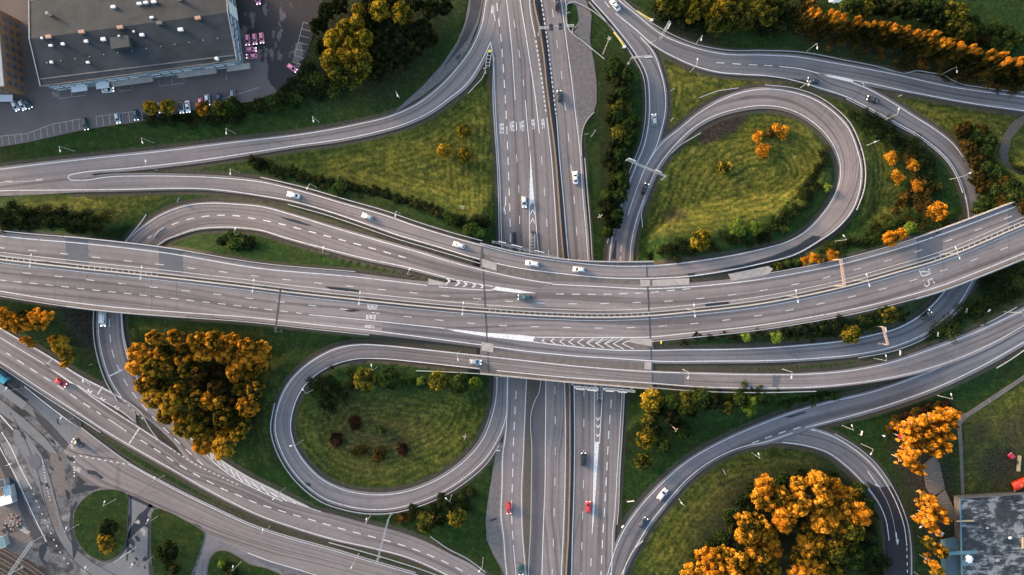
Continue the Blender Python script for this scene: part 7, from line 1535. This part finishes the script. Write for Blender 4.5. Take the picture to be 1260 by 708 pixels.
# scrub on the far east side
FE = [(1188,158),(1198,170),(1208,162),(1216,172),(1196,184),(1208,186),(1200,200),(1212,206),(1206,216),(1222,218),(1214,230),(1228,232),(1240,226),(1250,232),(1232,244),(1222,250),(1244,246),(1256,244),(1236,256),(1216,244),(1262,254),(1214,258)]
for i, p in enumerate(thick(FE, 1)): tree(('russet','dark','russet','green')[i % 4], p[0], p[1], 10.5, 5, 'scrubby tree between branch road and motorway at the eastern side, %s from the top' % ORD[i], 'scrub trees on the eastern side')
# bank between motorway and exit ramp
BM = [(842,420),(858,418),(874,416),(888,414),(902,413),(932,410),(944,410),(968,408),(980,406),(992,404),(1004,404),(1014,400),(1026,398),(1036,398),(1060,394),(1070,392),(1080,388),(1090,384),(1062,404),(1078,400),(1000,412),(980,414),(1024,410),(1108,384),(1116,390)]
hedge(sorted(BM[:10]), 5.5, 1.5, 'dark', 'low dark scrub at the narrow western end of the bank above the exit ramp', 300); hedge(sorted(BM[10:18] + BM[20:23]), 7, 2.0, 'dark', 'dark scrub thicket on the bank above the exit ramp, left of the half orange tree'); hedge(sorted(BM[14:22] + BM[23:]), 7, 2.0, 'green', 'greenish scrub thicket on the bank above the exit ramp, right of the half orange tree')
bush('lime',918.6,416.6,6,'light green bush on the bank above the exit ramp, western one'); bush('lime',955,417,8,'light green bush on the bank above the exit ramp, eastern one'); tree('yellow',1048,411,11.5,5.5,'tree half green, half orange overhanging the exit ramp'); tree('olive',1097,388,9.5,5,'brownish olive tree above the exit ramp bend')
EB = [(1146,412),(1156,408),(1166,408),(1176,400),(1184,392),(1192,384),(1200,378),(1210,370),(1220,364),(1230,357),(1240,350),(1252,344),(1262,338),(1196,392),(1210,382),(1224,374),(1236,366),(1250,358),(1216,352),(1234,340),(1250,330),(1178,410)]
hedge(sorted(EB[:13]), 12, 2.8, 'green', 'green thicket on the lower slope of the eastern bank below the motorway'); hedge(sorted(EB[13:]), 12, 2.8, 'dark', 'dark thicket on the upper slope of the eastern bank below the motorway')
# south side of the overpass, east
SE = [(802.6,494,13,'yellow','yellow-green tree nearest the sign gantry below the overpass'),(845,496,13,'olive','broad olive tree below the south-east road'),(829,494,9,'green','green tree squeezed between yellow and olive trees below the overpass'),(865,491,11,'green','green tree right of the broad olive one'),(799.6,518,11,'olive','round tree in the column beside the northbound lanes, second from the top'),
      (795,541,11,'yellow','tree with an orange heart in the column beside the northbound lanes'),(791.7,569,10,'olive','lowest round tree of the column beside the northbound lanes'),(825,512,12,'dark','dark tree with a reddish side near the orange-lit mast'),(841,531,10,'green','dark green tree right of the orange-lit mast'),(817,551,8,'green','small tree below the orange-lit mast'),
      (877,497,10,'dark','dark tree in the row below the south-east road'),(896,503,7,'olive','small olive tree in the row below the south-east road'),(923,504.5,7.5,'lime','yellow-green tree at the front of the row below the south-east road'),(926,494,5,'lime','small lime tree behind the yellow-green one'),(912,491,8,'green','green tree just left of the small lime one')]
for p in SE: tree(p[3], p[0], p[1], p[2], 6, p[4])
SB_ = [(810,505),(812,530),(830,524),(852,508),(886,490),(900,492),(938,496),(930,486),(918,484),(905,486),(858,486),(872,500),(946,492),(956,498),(968,496),(978,492),(990,492),(1002,489),(1014,487),(1026,485),(936,486),(960,487)]
hedge(sorted(SB_)[:8], 7, 2.0, 'dark', 'dark undergrowth between the round trees below the south-east road'); hedge(sorted(SB_)[8:], 6.5, 1.8, 'green', 'green scrub strip below the south-east road, far end')
for i, p in enumerate([(1066,620),(1072,640),(1070,660),(1076,680),(1066,698),(1080,704),(890,664),(878,668),(900,650),(898,632),(912,618),(926,604),(960,592),(990,586),(1020,590),(1058,604),(856,690),(1086,690)]): bush('dark' if i % 3 else 'green', p[0], p[1], 10, 'dark bush round the edge of the glowing south-east wood, %s counted clockwise' % ORD[i], 'bushes round the south-east wood', 3)
# southern loop: planting inside
for p in [(448.8,468,13.5,'olive','round olive tree in the southern loop, westernmost of the hedge line'),(479,466.5,12.5,'green','round green tree in the southern loop, second of the hedge line'),(539,469.5,11.5,'olive','round olive tree in the southern loop near the overpass'),(565,473,11.5,'green','dark green tree in the southern loop beside the lime one'),(585,472,7.5,'lime','lime-green tree in the southern loop nearest the overpass')]: tree(p[3], p[0], p[1], p[2], 5.5, p[4])
for p in [(517,469.6,5,'lime','tiny lime bush in the southern loop hedge line'),(435,520,9,'maroon','dark red bush in the southern loop, uppermost of its group'),(468.6,530.5,6,'green','small green bush in the middle of the southern loop'),(414,543,9,'maroon','dark red bush in the southern loop, farthest west'),(443,555,8,'russet','brown bush in the southern loop, left of the orange-brown one'),(468.6,559,9,'russet','orange-brown bush in the southern loop'),(497,554,8.5,'maroon','dark red bush in the southern loop, farthest east')]: bush(p[3], p[0], p[1], p[2], p[4], None, 2.6)
hedge([(388,478),(395,486),(403,492),(410,484),(400,478),(412,496),(404,502),(418,488),(394,472),(406,470),(418,476),(430,470)], 9, 2.4, 'dark', 'dark thicket in the upper western part of the southern loop'); hedge([(496,472),(506,470),(516,473),(526,470)], 6, 1.6, 'green', 'small green hedge strip between the round trees of the southern loop')
for p in [(525,643,12.5,'olive','larger olive tree south of the southern loop'),(562,638,11.5,'olive','round olive tree south of the southern loop, eastern one'),(541,640,9,'dark','dark tree between the two round olive trees'),(553,620,9,'dark','dark tree above the eastern round olive tree')]: tree(p[3], p[0], p[1], p[2], 6, p[4])
for i, p in enumerate([(493,637),(505,636),(515,632),(535,624),(568,612),(578,606),(574,622),(508,628),(545,612)]): bush('russet' if i < 2 else 'dark', p[0], p[1], 7, 'low bush between the round olive trees and the loop, %s from the west' % ORD[i], 'low bushes south of the southern loop', 1.8)
# western side
HW = [(x, 262 + (x > 70) * (x - 70) * .12 + 3 * math.sin(x)) for x in range(-6, 128, 8)]
hedge(HW, 8.5, 2.6, 'dark', 'dark upper hedge above the motorway at the western edge')
hedge([(x, 275 + (x > 60) * (x - 60) * .1 + 2 * math.cos(x)) for x in range(0, 128, 8)], 8, 2.2, 'dark', 'lower strip of dark hedge above the motorway at the western edge')
bush('green',288,297,13,'large round dark bush inside the western ramp',None,3.6); bush('dark',306,300,10,'smaller dark bush right beside the large round one inside the western ramp',None,2.6); bush('dark',274,296,8,'small dark bush left of the large round one inside the western ramp',None,2.4)
WL = [(4,387),(15,393),(27,390),(33,398),(43,388),(56,391),(20,402),(48,398),(8,398)]
for i, p in enumerate(sorted(WL)): tree('amber' if i % 3 != 1 else 'orange', p[0], p[1], 10, 7, 'orange tree in the row above the bus lane, %s from the western edge' % ORD[i], 'orange row above the bus lane')
for p in [(66,418,7,'amber','small orange tree left of the large rusty one by the bus lane'),(75,424,14,'rust','large rusty tree beside the bus lane'),(82,438,11,'rust','lower rusty tree beside the bus lane'),(30,419,6,'amber','orange tree hanging over the edge of the bus lane, left one'),(38,424,5,'amber','orange tree hanging over the edge of the bus lane, right one'),(79,449,5,'orange','tiny orange tree at the bus lane edge')]: tree(p[3], p[0], p[1], p[2], 7, p[4])
# hedge and bushes of the grassy triangle
HT = spline([(308,198),(330,206),(355,213),(380,218),(400,223),(430,230),(460,236),(490,244),(515,252),(540,261),(556,268)], 7.2)
hedge(HT, 6, 1.9, 'dark', 'long narrow hedge along the lower side of the grassy triangle')
for p in [(419,231,10,'green','round green bush standing in the long hedge'),(318,201,8,'dark','dark round bush at the tip of the grassy triangle'),(554,270,8,'green','green bush at the lower corner of the triangle, leftmost'),(565,271,8,'dark','dark bush at the lower corner of the triangle, second'),(577,281,8,'green','green bush at the lower corner of the triangle, third'),(588,287,8.5,'lime','light green bush at the lower corner of the triangle by the overpass'),(596,275,8,'dark','dark bush at the lower corner of the triangle by the lanes'),(584,270,7,'dark','small dark bush at the lower corner of the triangle, behind the lime one')]: bush(p[3], p[0], p[1], p[2], p[4], None, 2.8)
tree('yellow',546.5,185,8.5,4.5,'brownish yellow tree on the grassy triangle, left of the lower pair'); tree('yellow',571,191,9,4.5,'yellow tree on the grassy triangle, right of the lower pair'); tree('yellow',570.5,161,8,4.5,'yellow tree on the grassy triangle, the upper one')
# islands
tree('dark',134,650,13,6.5,'dark tree on the oval grass island behind the orange one'); tree('rust',131,668,14,7,'tree with an orange flank on the oval grass island'); tree('dark',205,680,16,7,'dark tree with yellow specks on the second grass island'); bush('lime',271.5,694,5,'little yellow-green bush on the third grass island'); bush('dark',284,703,9,'dark bush at the lower edge on the third grass island'); bush('dark',212,700,8,'dark bush under the tree of the second grass island')
# aspens beside the eastern footpath
AS = [(1172,508),(1160,511),(1150,514),(1141,519),(1131,520),(1122,523),(1112,527),(1168,521),(1157,525),(1146,529),(1136,532),(1126,537),(1117,541),(1164,537),(1152,541),(1142,545),(1131,550),(1160,549),(1150,555),(1122,556),(1112,566),(1121,570),(1131,577)]
for i, p in enumerate(sorted(AS)): tree('aspen', p[0], p[1], 9.5, 12, 'glowing orange aspen of the clump by the footpath, %s from the west' % ORD[i], 'aspens by the footpath')
for i, p in enumerate([(1142,612),(1139,624),(1148,620),(1156,628),(1160,637),(1144,636),(1138,642),(1150,652),(1143,668),(1152,674),(1158,680),(1146,692),(1152,702)]): tree('aspen' if i < 8 or i % 2 else 'rust', p[0], p[1], 8.5, 11, 'orange aspen in the straggling line left of the flat roof, %s from the top' % ORD[i], 'line of aspens left of the flat roof')
for i, p in enumerate([(1104,520),(1116,513),(1128,508),(1140,503),(1152,500),(1162,498),(1098,528)]): bush('maroon' if i % 2 else 'russet', p[0], p[1], 7, 'brown bush above the aspen clump, %s from the right' % ORD[6 - i], 'brown bushes above the aspens', 2)

hedge([(752,90),(760,108),(770,126),(756,140),(768,150),(760,168),(770,182),(754,196),(762,212),(752,222),(760,232),(748,246),(756,256),(750,268),(745,280)], 9, 2.2, 'dark', 'dark undergrowth filling the hedge beside the northbound lanes')
hedge([(1190,166),(1204,176),(1198,192),(1214,198),(1206,210),(1220,226),(1216,240),(1234,238),(1246,240),(1230,250),(1222,256),(1254,250)], 10, 2.2, 'green', 'green undergrowth beneath the scrub trees on the eastern side')
hedge([(1056,150),(1066,160),(1078,168),(1094,178),(1110,186)], 7, 1.4, 'green', 'low green scrub along the meadow edge outside the northern loop', 260)
hedge([(1138,236),(1120,232),(1112,252),(1104,262),(1092,268),(1076,278)], 8, 1.5, 'russet', 'brownish low scrub below the orange bushes inside the branch road', 260)
for r in ROADS.values(): r.finish()
